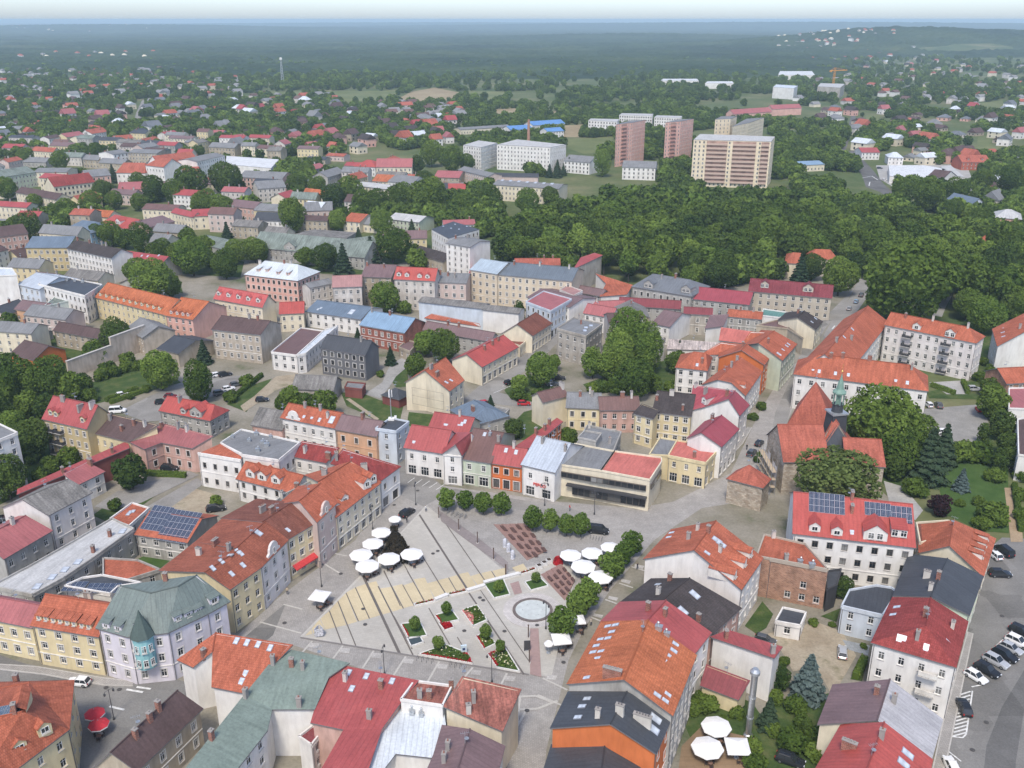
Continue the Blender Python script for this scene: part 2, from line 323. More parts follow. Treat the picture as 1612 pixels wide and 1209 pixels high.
def build(D):
    V=[Vector(v) for v in D['V']]; F=D['F']
    cx=sum(v.x for v in V)/len(V); cy_=sum(v.y for v in V)/len(V); O=Vector((cx,cy_,0))
    root=empty(D['n'],O); tag(root,D['l'],D['c'],D.get('g'))
    V=[v-O for v in V]
    wm=wall_mat(D['w']); near=cy_<420; mid=cy_<1120
    # ---- boundary of the roof: edges used by one face only
    cnt={}
    for f in F:
        for i in range(len(f)): a,b=f[i],f[(i+1)%len(f)]; cnt[(min(a,b),max(a,b))]=cnt.get((min(a,b),max(a,b)),0)+1
    bnd=[(f[i],f[(i+1)%len(f)]) for f in F for i in range(len(f)) if cnt[(min(f[i],f[(i+1)%len(f)]),max(f[i],f[(i+1)%len(f)]))]==1]
    # ---- roof sheets: lifted .12 over the walls and pushed .35 past them
    flat=D.get('flat'); over=.05 if flat else .35
    off={}
    nxt={a:b for a,b in bnd}; prv={b:a for a,b in bnd}
    for a in nxt:
        if a not in prv: off[a]=Vector((0,0,0)); continue
        e1=(V[a]-V[prv[a]]).to_2d(); e2=(V[nxt[a]]-V[a]).to_2d()
        n1=Vector((e1.y,-e1.x)).normalized() if e1.length>1e-6 else Vector((0,0)); n2=Vector((e2.y,-e2.x)).normalized() if e2.length>1e-6 else Vector((0,0))
        s=n1+n2; k=max(.35,1+n1.dot(n2)); o2=s/k*over; off[a]=Vector((o2.x,o2.y,0))
    lift=.06
    P=[v+off.get(i,Vector((0,0,0)))+Vector((0,0,lift)) for i,v in enumerate(V)]
    mats=[roof_mat(D['r']),GUT]; mid_x={}
    x=D.get('x') or [None]*len(F)
    for k in x:
        if k and k not in mid_x: mid_x[k]=len(mats); mats.append(roof_mat(k))
    RV=[tuple(p) for p in P]; RF=[];RM=[];UV=[]
    nP=len(P); RV+= [(p.x,p.y,p.z-.22) for p in P]
    TRI=[]
    for f,k in zip(F,x):
        nrm=Vector((0,0,0))
        for i in range(len(f)):
            a,b=P[f[i]],P[f[(i+1)%len(f)]]; nrm+=Vector(((a.y-b.y)*(a.z+b.z),(a.z-b.z)*(a.x+b.x),(a.x-b.x)*(a.y+b.y)))
        nrm.normalize(); rot,_=slope_rot(nrm); inv=rot.transposed()
        if abs(nrm.z)>.999:
            e=(P[f[1]]-P[f[0]]).normalized(); inv=Matrix((e,Vector((-e.y,e.x,0)),Vector((0,0,1))))
        tri=[tuple(f)] if len(f)==3 else [tuple(f[i] for i in t) for t in tessellate_polygon([[Vector((P[i].x,P[i].y,0)) for i in f]])]
        for t in tri:
            a,b,c=(P[i] for i in t)
            if (b.x-a.x)*(c.y-a.y)-(b.y-a.y)*(c.x-a.x)<0: t=t[::-1]
            TRI.append(t); RF.append(t); RM.append(mid_x[k] if k else 0); UV+=[(inv@P[i])[:2] for i in t]
    for a,b in bnd:
        RF.append((a,nP+a,nP+b,b)); RM.append(1); UV+=[(0,0)]*4
    # underside
    for f in TRI:
        RF.append(tuple(nP+i for i in reversed(f))); RM.append(1); UV+=[(0,0)]*len(f)
    roof=obj('roof',mesh('roof',RV,RF,mats,RM,UV),root)
    # ridge caps
    if near and not flat:
        b=MB()
        for f in F:
            for i in range(len(f)):
                a,c=f[i],f[(i+1)%len(f)]
                if a<c and cnt[(a,c)]==2 and (V[a]-V[c]).length>1.5 and min(V[a].z,V[c].z)>min(v.z for v in V)+1 and abs(V[a].z-V[c].z)<3:
                    b.tube(P[a]+Vector((0,0,.03)),P[c]+Vector((0,0,.03)),.14,n=6)
        if b.V: obj('ridge_cap',b.build('ridge_cap',roof_mat(D['r'])),roof)
    # parapet on flat roofs
    if flat and near:
        b=MB()
        for a,c in bnd:
            d=(V[c]-V[a]); L=d.to_2d().length
            if L>.6 and abs(V[a].z-V[c].z)<.5: b.box(tuple((V[a]+V[c])/2+Vector((0,0,.2))),(L+.1,.28,.5),0,math.atan2(d.y,d.x))
        obj('parapet',b.build('parapet',[wm]),root)
    # ---- walls with real openings
    WV=[];WF=[];WUV=[]
    def quad(p0,p1,p2,p3,uvs):
        o=len(WV); WV.extend([p0,p1,p2,p3]); WF.append((o,o+1,o+2,o+3)); WUV.extend(uvs)
    wmode=D.get('win','front'); wins=[]
    hmin=min(V[a].z for a,b in bnd)
    big=max(((V[b]-V[a]).to_2d().length for a,b in bnd),default=1)
    style=rng.choice([0,0,2,1]) if D['n'] in('townhouse','villa','apartment_block') else 2
    if D['w'] in('bk2','li','p2','c2'): style=0
    colw=rng.uniform(2.5,3.1); ww=rng.choice([1.0,1.0,1.2]); inset=.0
    facade=None; skip=set(); segs=[]
    for a,b in bnd:
        if (a,b) in skip: continue
        c=nxt.get(b)
        if D.get('gw') and c is not None and abs(V[a].z-V[b].z)>1 and abs(V[b].z-V[c].z)>1 and V[b].z>V[a].z:
            d1,d2=(V[b]-V[a]).to_2d().normalized(),(V[c]-V[b]).to_2d().normalized()
            if d1.dot(d2)>.5: skip.add((b,c)); segs.append((a,c,b)); continue
        segs.append((a,b,None))
    for a,b,apex in segs:
        A,B=V[a],V[b]
        if apex is not None:
            A,B=A.copy(),B.copy(); z=min(A.z,B.z); T=V[apex]; quad((A.x,A.y,z),(B.x,B.y,z),(T.x,T.y,T.z),(T.x,T.y,T.z-.001),[(0,0)]*4); A.z=B.z=z
        d=(B-A).to_2d(); L=d.length
        if L<.05: continue
        u=d/L; nrm=Vector((u.y,-u.x)); top0,top1=A.z,B.z
        mid3=(A+B)/2+O; toc=(CAM-mid3); facing=nrm.dot(toc.to_2d().normalized())
        level=abs(A.z-B.z)<.35
        if level and facing>.05 and (facade is None or L*facing>facade[0]): facade=(L*facing,A.copy(),u.copy(),L,nrm.copy(),A.z)
        if L<3.0 or not level or wmode=='none' or facing<-.25 or not mid or (wmode=='front' and L<big*.55):
            p=[(A.x,A.y,0),(B.x,B.y,0),(B.x,B.y,top1),(A.x,A.y,top0)]
            quad(*p,[(0,0),(L,0),(L,top1),(0,top0)]); continue
        H=A.z; fl=D.get('fl') or max(1,int(round((H-.6)/3.15))); fh=(H-.5)/fl; n=max(1,int(L/colw)); step=L/n
        rows=[]
        for k in range(fl):
            shop=(D.get('shop') or D.get('arc')) and k==0
            w=min(step*.62,2.3) if shop else min(ww,step*.6); hh=min(2.4,fh*.8) if shop else min(1.55,fh*.56)
            z0=.35 if shop else k*fh+ (.95 if fh>2.6 else fh*.3)+.1
            rows.append((z0,z0+hh,w))
        if wmode=='some': rows=rows[:2]
        zprev=0.0
        def P3(s,z): return (A.x+u.x*s,A.y+u.y*s,z)
        def Q(s0,s1,z0,z1): quad(P3(s0,z0),P3(s1,z0),P3(s1,z1),P3(s0,z1),[(s0,z0),(s1,z0),(s1,z1),(s0,z1)])
        for z0,z1,w in rows:
            Q(0,L,zprev,z0); s=0.0
            for i in range(n):
                c=(i+.5)*step
                if wmode=='some' and rng.random()<.6:
                    continue
                a0,a1=c-w/2,c+w/2; Q(s,a0,z0,z1); s=a1
                iv=Vector((-nrm.x,-nrm.y))*.24
                def PI(sx,z): q=P3(sx,z); return (q[0]+iv.x,q[1]+iv.y,z)
                for (q0,q1) in (((a0,z0),(a0,z1)),((a0,z1),(a1,z1)),((a1,z1),(a1,z0)),((a1,z0),(a0,z0))):
                    quad(P3(*q0),P3(*q1),PI(*q1),PI(*q0),[q0,q1,q1,q0])
                wins.append((c,z0,w,z1-z0,A,u,nrm))
            Q(s,L,z0,z1); zprev=z1
        Q(0,L,zprev,H)
        if near:   # cornice and plinth
            bb=MB(); ang=math.atan2(u.y,u.x); m2=Vector((A.x+B.x,A.y+B.y))/2
            bb.box((m2.x+nrm.x*.09,m2.y+nrm.y*.09,H-.22),(L-.1,.2,.26),0,ang)
            if fl>1 and style!=2: b2=MB(); b2.box((m2.x+nrm.x*.05,m2.y+nrm.y*.05,fh+.12),(L-.1,.12,.16),0,ang); obj('string_course',b2.build('string_course',[SURR if style==0 else wm]),root)
            obj('cornice',bb.build('cornice',[SURR if style==0 else wm]),root)
            bp=MB(); e=A+Vector((u.x*.25+nrm.x*.09,u.y*.25+nrm.y*.09,0)); bp.tube((e.x,e.y,0),(e.x,e.y,H-.1),.06); obj('drainpipe',bp.build('drainpipe',[GUT]),root)
    obj('wall',mesh('wall',WV,WF,[wm],None,WUV),root)
    for c,z0,w,h,A,u,nrm in wins:
        ang=math.atan2(u.y,u.x)+math.pi
        obj('window',win_mesh(w,h,style),root,(A.x+u.x*c,A.y+u.y*c,z0),(0,0,ang))
    # ---- roof furniture
    NRM=[]
    for f in F:
        nn=Vector((0,0,0)); m=len(f)
        for i in range(m):
            a,b=V[f[i]],V[f[(i+1)%m]]; nn+=Vector(((a.y-b.y)*(a.z+b.z),(a.z-b.z)*(a.x+b.x),(a.x-b.x)*(a.y+b.y)))
        nn.normalize(); NRM.append((nn,sum((V[i] for i in f),Vector((0,0,0)))/m,[(V[i].x,V[i].y) for i in f]))
    for it in D.get('i',()):
        k,q=it[0],Vector(it[1])-O; it=[0,0]+list(it[1:])
        n=min(NRM,key=lambda t:abs((q-t[1]).dot(t[0]))+(0 if inside(t[2],q.x,q.y) else 2))[0]; rot,az=slope_rot(n); q=q+Vector((0,0,lift))
        if k=='k':
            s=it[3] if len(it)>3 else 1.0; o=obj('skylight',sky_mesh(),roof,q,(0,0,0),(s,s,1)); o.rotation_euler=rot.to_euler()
        elif k=='c':
            s=it[3] if len(it)>3 else 1.0; kind=rng.choice([0,0,1,2]); obj('chimney',chimney_mesh(kind,s),roof,q,(0,0,az+rng.choice([0,math.pi/2])))
        elif k=='v': obj('roof_vent',vent_mesh(),roof,q,(0,0,az),rng.uniform(.7,1.0))
        elif k=='s':
            nc,nr=it[3],it[4]
            for i in range(nc):
                for j in range(nr):
                    o=obj('solar_panel',sol_mesh(),roof,q+rot@Vector(((i-(nc-1)/2)*1.04,(j-(nr-1)/2)*1.68,.03))); o.rotation_euler=rot.to_euler()
        elif k=='d':
            w=it[3] if len(it)>3 else 2.0; peaked=it[4] if len(it)>4 else 1; nz=Vector(n); tl=math.hypot(nz.x,nz.y)/max(.05,nz.z)
            hh=.65+.42*w if w<3 else 2.0; pk=w*.36 if peaked else .25; dep=min(5,(hh+pk)/max(tl,.25)); out=az+math.pi  # outward direction
            dr=empty('dormer',q,out+math.pi/2); dr.parent=root
            hw=w/2; zb=-.5; V4=[(-hw,0,zb),(hw,0,zb),(hw,0,hh),(-hw,0,hh),(hw,dep,hh),(-hw,dep,hh),(hw,dep,zb),(-hw,dep,zb)]
            if peaked: V4.append((0,0,hh+pk)); Fd=[(0,1,2,8,3),(1,6,4,2),(7,0,3,5)]
            else: Fd=[(0,1,2,3),(1,6,4,2),(7,0,3,5)]
            obj('dormer_wall',mesh('dormer_wall',V4,Fd,[SURR if D['w'] in('w','w2','w3','c','p2') else wm]),dr)
            ov=.14; bb=MB()
            if peaked:
                for sx in(-1,1):
                    p0=(sx*(hw+ov),-.2,hh-ov*pk/hw); p1=(0,-.2,hh+pk); p2=(0,dep,hh+pk); p3=(sx*(hw+ov),dep,hh-ov*pk/hw)
                    up=[(p[0],p[1],p[2]+.1) for p in(p0,p1,p2,p3)]; dn=[(p[0],p[1],p[2]) for p in(p0,p1,p2,p3)]
                    fs=[(0,1,2,3),(4,7,6,5),(0,4,5,1),(1,5,6,2),(2,6,7,3),(3,7,4,0)]
                    bb.add(up+dn,fs if sx<0 else [tuple(reversed(f)) for f in fs])
            else: bb.add([(-hw-ov,-.25,hh),(hw+ov,-.25,hh),(hw+ov,dep,hh+pk+.2),(-hw-ov,dep,hh+pk+.2),(-hw-ov,-.25,hh+.12),(hw+ov,-.25,hh+.12),(hw+ov,dep,hh+pk+.32),(-hw-ov,dep,hh+pk+.32)],[(3,2,1,0),(4,5,6,7),(0,1,5,4),(1,2,6,5),(2,3,7,6),(3,0,4,7)])
            me=bb.build('dormer_roof',[roof_mat(D['r'])]); l=me.uv_layers.new(name='UVMap')
            for p in me.polygons:
                for li in p.loop_indices: v=me.vertices[me.loops[li].vertex_index].co; l.data[li].uv=(v.y,v.x*1.2)
            obj('dormer_roof',me,dr)
            nw=1 if w<3 else 2
            for i in range(nw): obj('window',win_mesh(min(w*.55,1.2),min(hh*.68,1.4),2),dr,((i-(nw-1)/2)*1.7,-.2,hh*.2),(0,0,math.pi))
    if near and not flat and rng.random()<.55:
        zt=max(v.z for v in V); top=[v for v in V if v.z>zt-.4]; q=sum(top,Vector((0,0,0)))/len(top) if rng.random()<.5 else top[0].lerp(top[-1],rng.uniform(.2,.8))
        obj('aerial',aerial_mesh(),roof,(q.x,q.y,q.z-.3),(0,0,rng.uniform(0,3)))
    if facade:
        _,A,u,L,nrm,H=facade; ang=math.atan2(u.y,u.x)
        def W(s,o,z): return (A.x+u.x*s+nrm.x*o,A.y+u.y*s+nrm.y*o,z)
        for side,fr,nf in D.get('balc',()):
            for k in range(nf):
                z=(H-.5)/max(nf,D.get('fl',nf))*(k+ (0 if nf<D.get('fl',nf) else .0))+.9+((H-.5)/nf if nf==3 and H<12 else 0)*0
                bl=MB(); bl.box(W(L*fr,.65,z),(3.0,1.3,.18),0,ang)
                for t in range(9): bl.box(W(L*fr-1.45+t*.3625,1.25,z+.55),(.05,.05,1.0),1,ang)
                bl.box(W(L*fr,1.25,z+1.05),(3.0,.08,.08),1,ang); bl.box(W(L*fr,1.22,z+.55),(2.9,.03,.7),1,ang)
                for sx in(-1.47,1.47): bl.box(W(L*fr+sx,.65,z+.55),(.05,1.2,.9),1,ang)
                obj('balcony',bl.build('balcony',[SILL,RAIL if D['w']!='w' or 'hipped' not in D['l'] else SURR]),root)
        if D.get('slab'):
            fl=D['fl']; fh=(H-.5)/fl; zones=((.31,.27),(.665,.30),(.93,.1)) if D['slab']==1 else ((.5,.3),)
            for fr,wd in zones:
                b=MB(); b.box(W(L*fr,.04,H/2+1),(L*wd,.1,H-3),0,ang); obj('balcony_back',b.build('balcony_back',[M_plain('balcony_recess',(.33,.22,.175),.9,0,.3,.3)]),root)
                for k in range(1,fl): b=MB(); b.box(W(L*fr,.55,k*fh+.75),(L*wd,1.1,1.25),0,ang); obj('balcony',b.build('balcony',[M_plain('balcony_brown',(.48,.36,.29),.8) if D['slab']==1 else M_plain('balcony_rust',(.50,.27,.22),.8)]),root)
        if D.get('cgable'):
            b=MB(); w=min(4.6,L*.55); s0=L*(.5 if L<12 else .22); pts=[]
            prof=[(-w/2,0),(-w/2,.9),(-w*.36,1.2),(-w*.34,1.9)]+[(w*.3*math.sin(t),2.0+w*.22*math.cos(t)) for t in np.linspace(-1.4,1.4,9)]+[(w*.34,1.9),(w*.36,1.2),(w/2,.9),(w/2,0)]
            n=len(prof); Vv=[W(s0+p,.12,H-.3+z) for p,z in prof]+[W(s0+p,-.35,H-.3+z) for p,z in prof]
            b.add(Vv,[tuple(range(n)) if True else ()]+[tuple(reversed(range(n,2*n)))]+[(i,n+i,n+(i+1)%n,(i+1)%n) for i in range(n)])
            me=b.build('street_gable',[wm]); me.flip_normals() if False else None
            g=obj('street_gable',me,root); obj('window',win_mesh(.8,1.2,2),g,W(s0,.34,H+.3),(0,0,ang+math.pi))
        if D.get('awn'):
            b=MB(); b.add([W(L*.1,.02,3.4),W(L*.9,.02,3.4),W(L*.9,1.3,2.7),W(L*.1,1.3,2.7),W(L*.1,.02,3.3),W(L*.9,.02,3.3),W(L*.9,1.3,2.45),W(L*.1,1.3,2.45)],[(0,3,2,1),(4,5,6,7),(3,7,6,2),(0,4,7,3),(1,2,6,5)])
            obj('awning',b.build('awning',[AWNR]),root)
        if D.get('sign'):
            cu=bpy.data.curves.new('shop_sign','FONT'); cu.body='PEPCO'; cu.size=1.15; cu.extrude=.06; cu.align_x='CENTER'; cu.materials.append(M_plain('sign_red',(.62,.05,.03),.5))
            tmp=bpy.data.objects.new('tmp_sign',cu); me=bpy.data.meshes.new_from_object(tmp); bpy.data.objects.remove(tmp); obj('shop_sign',me,root,W(L*.55,.16,3.35),(math.pi/2,0,ang))
        pass
    return root
B=[
{"l":"corner tiled townhouse with pale yellow walls, gabled dormers and a solar array on its roof","w":"y","r":"or","V":[[-72.6,103.4,10],[-67.2,112.7,10],[-71.3,123.7,10],[-76.1,120.3,12.5],[-81.3,118.6,12.5],[-71.7,110.1,15.5],[-78.3,107.9,15.5],[-74.6,97.8,10],[-87.7,123.2,10]],"F":[[7,1,5,6],[1,2,3,5],[2,8,4,3],[6,5,3,4]],"i":[["d",[-71.1,106.8,11.1]],["d",[-68.9,110,11.5]],["d",[-73.9,114.9,14.1]],["c",[-72.7,109.9,15.5]],["c",[-80,123.2,10.1]],["c",[-79.8,123,10.3]],["s",[-74.1,111,15.1],3,2]],"win":"all"},
{"l":"long white-ended house with brown roof and yellow chimneys beside the red parasols","w":"b","r":"br","V":[[-50,120.5,7],[-55.3,107.6,7],[-58.5,107.7,10.5],[-53.2,120.6,10.5],[-61.6,107.8,7],[-56.3,120.8,7]],"F":[[3,2,1,0],[5,4,2,3]],"i":[["c",[-56.3,111.2,9.7]],["c",[-55.3,114.5,10]],["c",[-54.7,116.6,10.4]]]},
{"l":"white house with orange hipped roof between the brown roof and the green roof","w":"w","r":"or","V":[[-48.5,123.8,9],[-42.9,122.3,9],[-37.2,129.7,12.5],[-50.5,132.9,12.5],[-56,130.4,9],[-53.3,128.8,9],[-49.9,130.1,11.3]],"F":[[0,1,2,3,6],[4,5,6,3]],"i":[["k",[-44,124.1,9.6]],["k",[-43.7,125.4,10.1]],["c",[-51.7,129.6,10.2]],["k",[-46.5,131.3,12.2]],["k",[-44.6,130.8,12.2]],["k",[-42.6,130.3,12.2]],["k",[-40.4,129.5,12.1]]]},
{"n":"corner_building","l":"lilac-white corner building with green copper roof and a turquoise bay turret","c":"building","w":"li","r":"gn","V":[[-72.7,137.7,10.3],[-66.6,135.3,10.3],[-60.2,136.4,10.3],[-55,141.9,10.3],[-52.4,145.3,10.3],[-69.6,141.8,16],[-63.5,139.8,16],[-59.4,141.9,16],[-57.1,145.2,16],[-65.5,142.9,16]],"F":[[0,1,6,5],[1,2,7,6],[2,3,8,7],[3,4,8],[5,6,7,8,9]],"i":[["d",[-68.7,136.3,10.4],1.6,0],["d",[-71.1,137.1,10.4],1.6,0],["d",[-64.9,136.1,11.2],1.6,0],["d",[-58.8,138.4,11],1.6,0],["d",[-57.4,139.8,10.8],1.6,0],["d",[-56.1,141.2,10.6],1.6,0],["d",[-54,143.8,10.9],2,0],["c",[-62.2,143.7,16]]],"turret":1,"fl":3,"win":"all"},
{"l":"cream house with orange tiled roof and a row of tiny dormers on the street","w":"y","r":"or","V":[[-86.2,140.9,8.5],[-73.1,137.7,8.5],[-70.9,146.7,8.5],[-84,149.9,8.5],[-85.1,145.4,12],[-72,142.2,12]],"i":[["d",[-85.1,141.4,9.1],1.1,0],["d",[-83.7,141.1,9.1],1.1,0],["d",[-82.2,140.7,9.1],1.1,0],["d",[-80.8,140.4,9.1],1.1,0],["d",[-79.4,140,9.1],1.1,0],["d",[-78,139.6,9.1],1.1,0],["d",[-76.5,139.3,9],1.1,0],["d",[-75.1,138.9,9],1.1,0],["c",[-79.5,148.3,8.9]],["c",[-79.3,148.6,8.6]],["c",[-78.7,148.1,8.9]]]},
{"l":"pale yellow house with plain dark pink roof cut by the picture edge","w":"y","r":"pk","V":[[-98.3,145,7.5],[-86.9,141.8,7.5],[-85.2,148,7.5],[-96.7,151.2,7.5],[-97.5,148.1,9.9],[-86,144.9,9.9]]},
{"n":"hall","l":"long low hall with pale grey flat roof and skylight strips behind the dormered cream house","w":"g","r":"lg","V":[[-101.8,156.1,6.5],[-92.4,153.1,6.5],[-88.9,159.2,6.5],[-86.3,166.1,6.5],[-82.3,178.1,6.5],[-88.8,182.6,6.5],[-93,173.2,6.5],[-97.8,163.2,6.5]],"F":0,"i":[["k",[-92.9,156.1,6.5],1.6],["k",[-91.5,159.4,6.5],1.6],["k",[-90.2,162.1,6.5],1.6],["k",[-88.8,165,6.5],1.6],["k",[-84.5,177.3,6.5],1.6],["c",[-86.3,175.2,6.5]],["c",[-87.2,168.8,6.5]]],"flat":1},
{"n":"outbuilding","l":"low outbuilding with orange sheet roof beside the small lawn courtyard","w":"g","r":"or","V":[[-82.1,161,5.5],[-77,159.6,5.5],[-71.6,163.5,5.5],[-77.4,167,5.5],[-84.9,167.8,5.5]],"F":0,"flat":1},
{"n":"outbuilding","l":"dark solar-roofed annex wedged between the orange roof and the green copper roof","w":"w","r":"dg","V":[[-76.4,151.2,8],[-75.9,153.7,8],[-71.8,154.9,8],[-80.5,157.6,8],[-84,156.6,8],[-86.2,153.8,8]],"F":0,"i":[["s",[-84.3,153.8,8],4,2],["s",[-78.7,153.2,8],6,2]],"flat":1},
{"l":"grey modern house whose orange roof is almost covered by solar panels","w":"g","r":"or","V":[[-81.9,177.9,5.5],[-69.7,174.6,5.5],[-66.6,185.8,5.5],[-78.9,189.1,5.5],[-80.4,183.5,8],[-68.2,180.2,8]],"i":[["s",[-78.2,181.4,7.4],5,4],["s",[-72.6,178.8,6.9],7,5]]},
{"n":"outbuilding","l":"pale outbuilding with orange roof and four roof windows next to the solar house","w":"w","r":"or","V":[[-89.6,183.4,6],[-87.5,190.7,6],[-82.7,188.2,6],[-84.2,180.2,6]],"F":[[3,2,1,0]],"i":[["k",[-86.5,185.7,6]],["k",[-85.9,187,6]],["k",[-86.4,186.6,6]]],"flat":1},
{"l":"house with moss green sheet roof wrapping a courtyard beside the square","w":"w","r":"gs","V":[[-39.8,126.4,11],[-36.9,129.5,11.5],[-27.3,126.3,11.5],[-29.9,123.7,11],[-31.1,118,9.5],[-37.8,118,9.5],[-42,119.8,10.5],[-37.6,113.6,9],[-41.4,101.5,9],[-47.4,100,10.5]],"F":[[6,5,4,3,2,1,0],[9,8,7,5,6]],"i":[["c",[-39.3,126.6,11.2]],["c",[-36.1,126,11.1]],["c",[-34.1,125.3,11]],["c",[-44.5,110.1,10.5]],["c",[-41.9,119.3,10.5]],["c",[-33.3,118.1,9.8]]]},
{"l":"house with broad plain red sheet roof between green roof and rusty roof","w":"p","r":"rd","V":[[-27.1,125.9,11],[-15.5,122.5,11],[-17.7,118.9,10],[-20.1,113.7,9.3],[-25.3,114,9],[-30.7,115.5,9],[-30.2,124.3,10.5],[-21.7,102.2,8.3],[-28.4,102.2,8.3]],"F":[[6,5,4,3,2,1,0],[8,7,3,4]],"i":[["c",[-26.9,123.3,10.5]],["c",[-20.9,121.4,10.5]],["c",[-22,115.7,9.4]],["k",[-26.6,124.8,10.8]],["k",[-23.6,123.9,10.8]],["k",[-19.3,122.7,10.8]],["k",[-25.6,121.5,10.3]]],"win":"none"},
{"n":"annex","l":"small white annex with dark red roof in the courtyard under the green roof","w":"w","r":"mr","V":[[-33.1,115.4,6],[-31.4,117.8,6],[-29.7,116.6,6],[-30.8,113.6,6]],"F":[[3,2,1,0]],"flat":1},
{"l":"house with streaked rusty brown roof, the smaller of the rusty pair","w":"w","r":"ru","V":[[-15.7,122.9,10.5],[-9.6,121.7,10.5],[-10.8,117.1,10.5],[-17.4,118.5,10.5]],"F":[[3,2,1,0]],"i":[["c",[-14.5,119.1,10.5]],["c",[-13,118.9,10.5]],["c",[-9.7,121.6,10.5]]],"win":"none","flat":1},
{"l":"cream house with large rusty red metal roof at the paved lane corner","w":"c","r":"ru","V":[[-7.7,120.9,13],[1,120.3,11],[-1.6,113.8,9],[-10.2,117.3,10.5]],"F":[[0,3,2,1]],"i":[["c",[-6,118.1,11]],["c",[-6.7,116.2,10.1]]],"win":"all"},
{"n":"hall","l":"low wing with pale white-blue sheet roof around a dark glazed court","w":"w","r":"wb","V":[[-18,120.3,8.5],[-11.2,119.4,8.5],[-10.6,115.8,8.2],[-12.2,109.8,7.6],[-17.6,110.6,7.6],[-21.1,103.5,7],[-23.7,103.5,7],[-20.1,113.4,8]],"F":[[0,7,6,5,4,3,2,1]],"i":[["v",[-15.7,118,8.4]],["v",[-14.2,117.6,8.3]]],"win":"none"},
{"l":"house with dusty brown-purple hipped roof below the rusty roofs","w":"w","r":"bp","V":[[-10.5,114.2,9],[-6.4,111.3,11],[-1.4,111.1,8],[-3.5,100,8],[-8.4,99.5,11],[-13,101.5,9],[-11.3,108.3,9]],"F":[[0,6,5,4,1],[1,4,3,2]],"i":[["c",[-9.4,108.5,9.9]],["c",[-9.8,106.1,9.9]]]},
{"l":"house with dark brown-grey roof between white gable and crimson roof","w":"p","r":"db","V":[[35.3,138.3,8.5],[42,146,8.5],[33.1,149.7,12.5],[26.3,141.9,12.5],[27.1,155.5,8.5],[20.4,147.8,8.5]],"F":1,"i":[["c",[26.9,146.3,11.3]],["c",[29.9,151.7,10.7]],["c",[33.3,140.3,9.7]],["k",[33.6,146.2,11.3],1.6],["k",[30.6,141.5,11],1.6],["k",[27.7,151.5,10]]]},
{"l":"house with orange tiled roof and tall blank white gable wall east of the square","w":"w","r":"or","V":[[43.1,150.2,10],[49.7,160.9,10],[41.5,167.7,14.5],[35.3,156.8,14.5],[33.6,171.8,10],[26.5,160.7,10]],"F":1,"i":[["c",[35.3,163,13]],["c",[37.7,166.2,13.2]],["c",[40.7,158.5,12.8]],["c",[39.2,163.3,14.4]],["k",[33.2,170,10.4]],["k",[32.3,168,10.5]],["k",[31.4,166.4,10.5]],["k",[29.5,162.8,10.6]],["k",[29,162.1,10.6]],["k",[37.8,157,13.5]],["k",[40.7,161.8,13.5],1.6],["k",[41.4,161,13.1],1.6],["d",[42.4,152.3,10.8]],["d",[45.3,156.6,10.7]],["d",[47.3,160.1,10.7]]]},
{"l":"house with crimson sheet roof squeezed between dark roof and skylight roof","w":"w","r":"rd","V":[[30.4,130.1,10.5],[34.3,135.8,10.5],[26.9,139.1,14.8],[23,133.4,14.8],[19.8,144.7,10.5],[15.9,139,10.5]],"F":1,"i":[["c",[23.7,137.6,14]],["c",[26.4,135.8,14]]]},
{"l":"large house with bright orange roof and rows of paired roof windows east of fountain","w":"g","r":"ob","V":[[24,113.1,12.5],[30,127,12.5],[22.5,130.6,16.7],[17.1,116.1,16.7],[15.6,135.9,12.5],[9,120.1,12.5]],"F":1,"i":[["k",[16.4,133.8,13.3]],["k",[17.6,133.2,14]],["k",[15.6,132,13.2]],["k",[16.8,131.4,13.9]],["k",[14.8,130.3,13.2]],["k",[16,129.7,13.9]],["k",[14,128.6,13.2]],["k",[15.3,127.9,13.8]],["k",[13.3,126.9,13.2]],["k",[14.5,126.3,13.8]],["k",[12.6,125.2,13.1]],["k",[13.8,124.6,13.8]],["k",[11.9,123.6,13.1]],["k",[13.1,123,13.7]],["k",[11.2,122,13.1]],["k",[12.4,121.4,13.7]],["k",[10.5,120.4,13]],["k",[11.7,119.9,13.7]],["k",[26.9,127.8,14.1]],["k",[28.3,127.4,13.3]],["k",[26.3,126.1,14.1]],["k",[27.6,125.7,13.3]],["k",[25.6,124.5,14.1]],["k",[27,124.1,13.3]],["k",[25,123,14.1]],["k",[26.3,122.6,13.3]],["k",[24.4,121.4,14]],["k",[25.7,121,13.3]],["k",[23.8,119.9,14]],["k",[25.1,119.5,13.3]],["k",[23.2,118.4,14]],["k",[24.5,118,13.3]],["k",[22.6,116.9,14]],["k",[23.9,116.5,13.3]],["k",[22.1,115.5,14]],["k",[23.3,115.1,13.3]],["c",[15.4,117.6,15.7],3.2],["v",[24.3,129.5,15.7]],["v",[25.6,129,14.9]]]},
{"l":"house with charcoal roof behind the vivid orange gable wall","w":"o","r":"dg","V":[[20.7,106.9,11],[24.2,114.5,11],[17.4,115.3,14.6],[14.4,108.9,14.6],[9,119.6,11],[6.1,112,11]],"F":1,"i":[["c",[12.7,111.1,13.6]],["c",[15.9,111,14.4],1.5],["c",[19.3,110.9,12.6],3],["k",[11.6,116.7,12.3]],["k",[10.7,115,12.3]],["k",[9.9,112.5,12.4]],["k",[21.6,112.7,11.9],1.6],["k",[20.9,110.7,11.8],1.6]]},
{"l":"lower house with slate grey roof below the vivid orange gable wall","w":"o","r":"dg","V":[[18.9,103.5,7],[20.3,108.8,7],[13.6,108.8,10],[12.7,104.1,10],[6.2,112.4,7],[4.8,107.2,7]],"F":1},
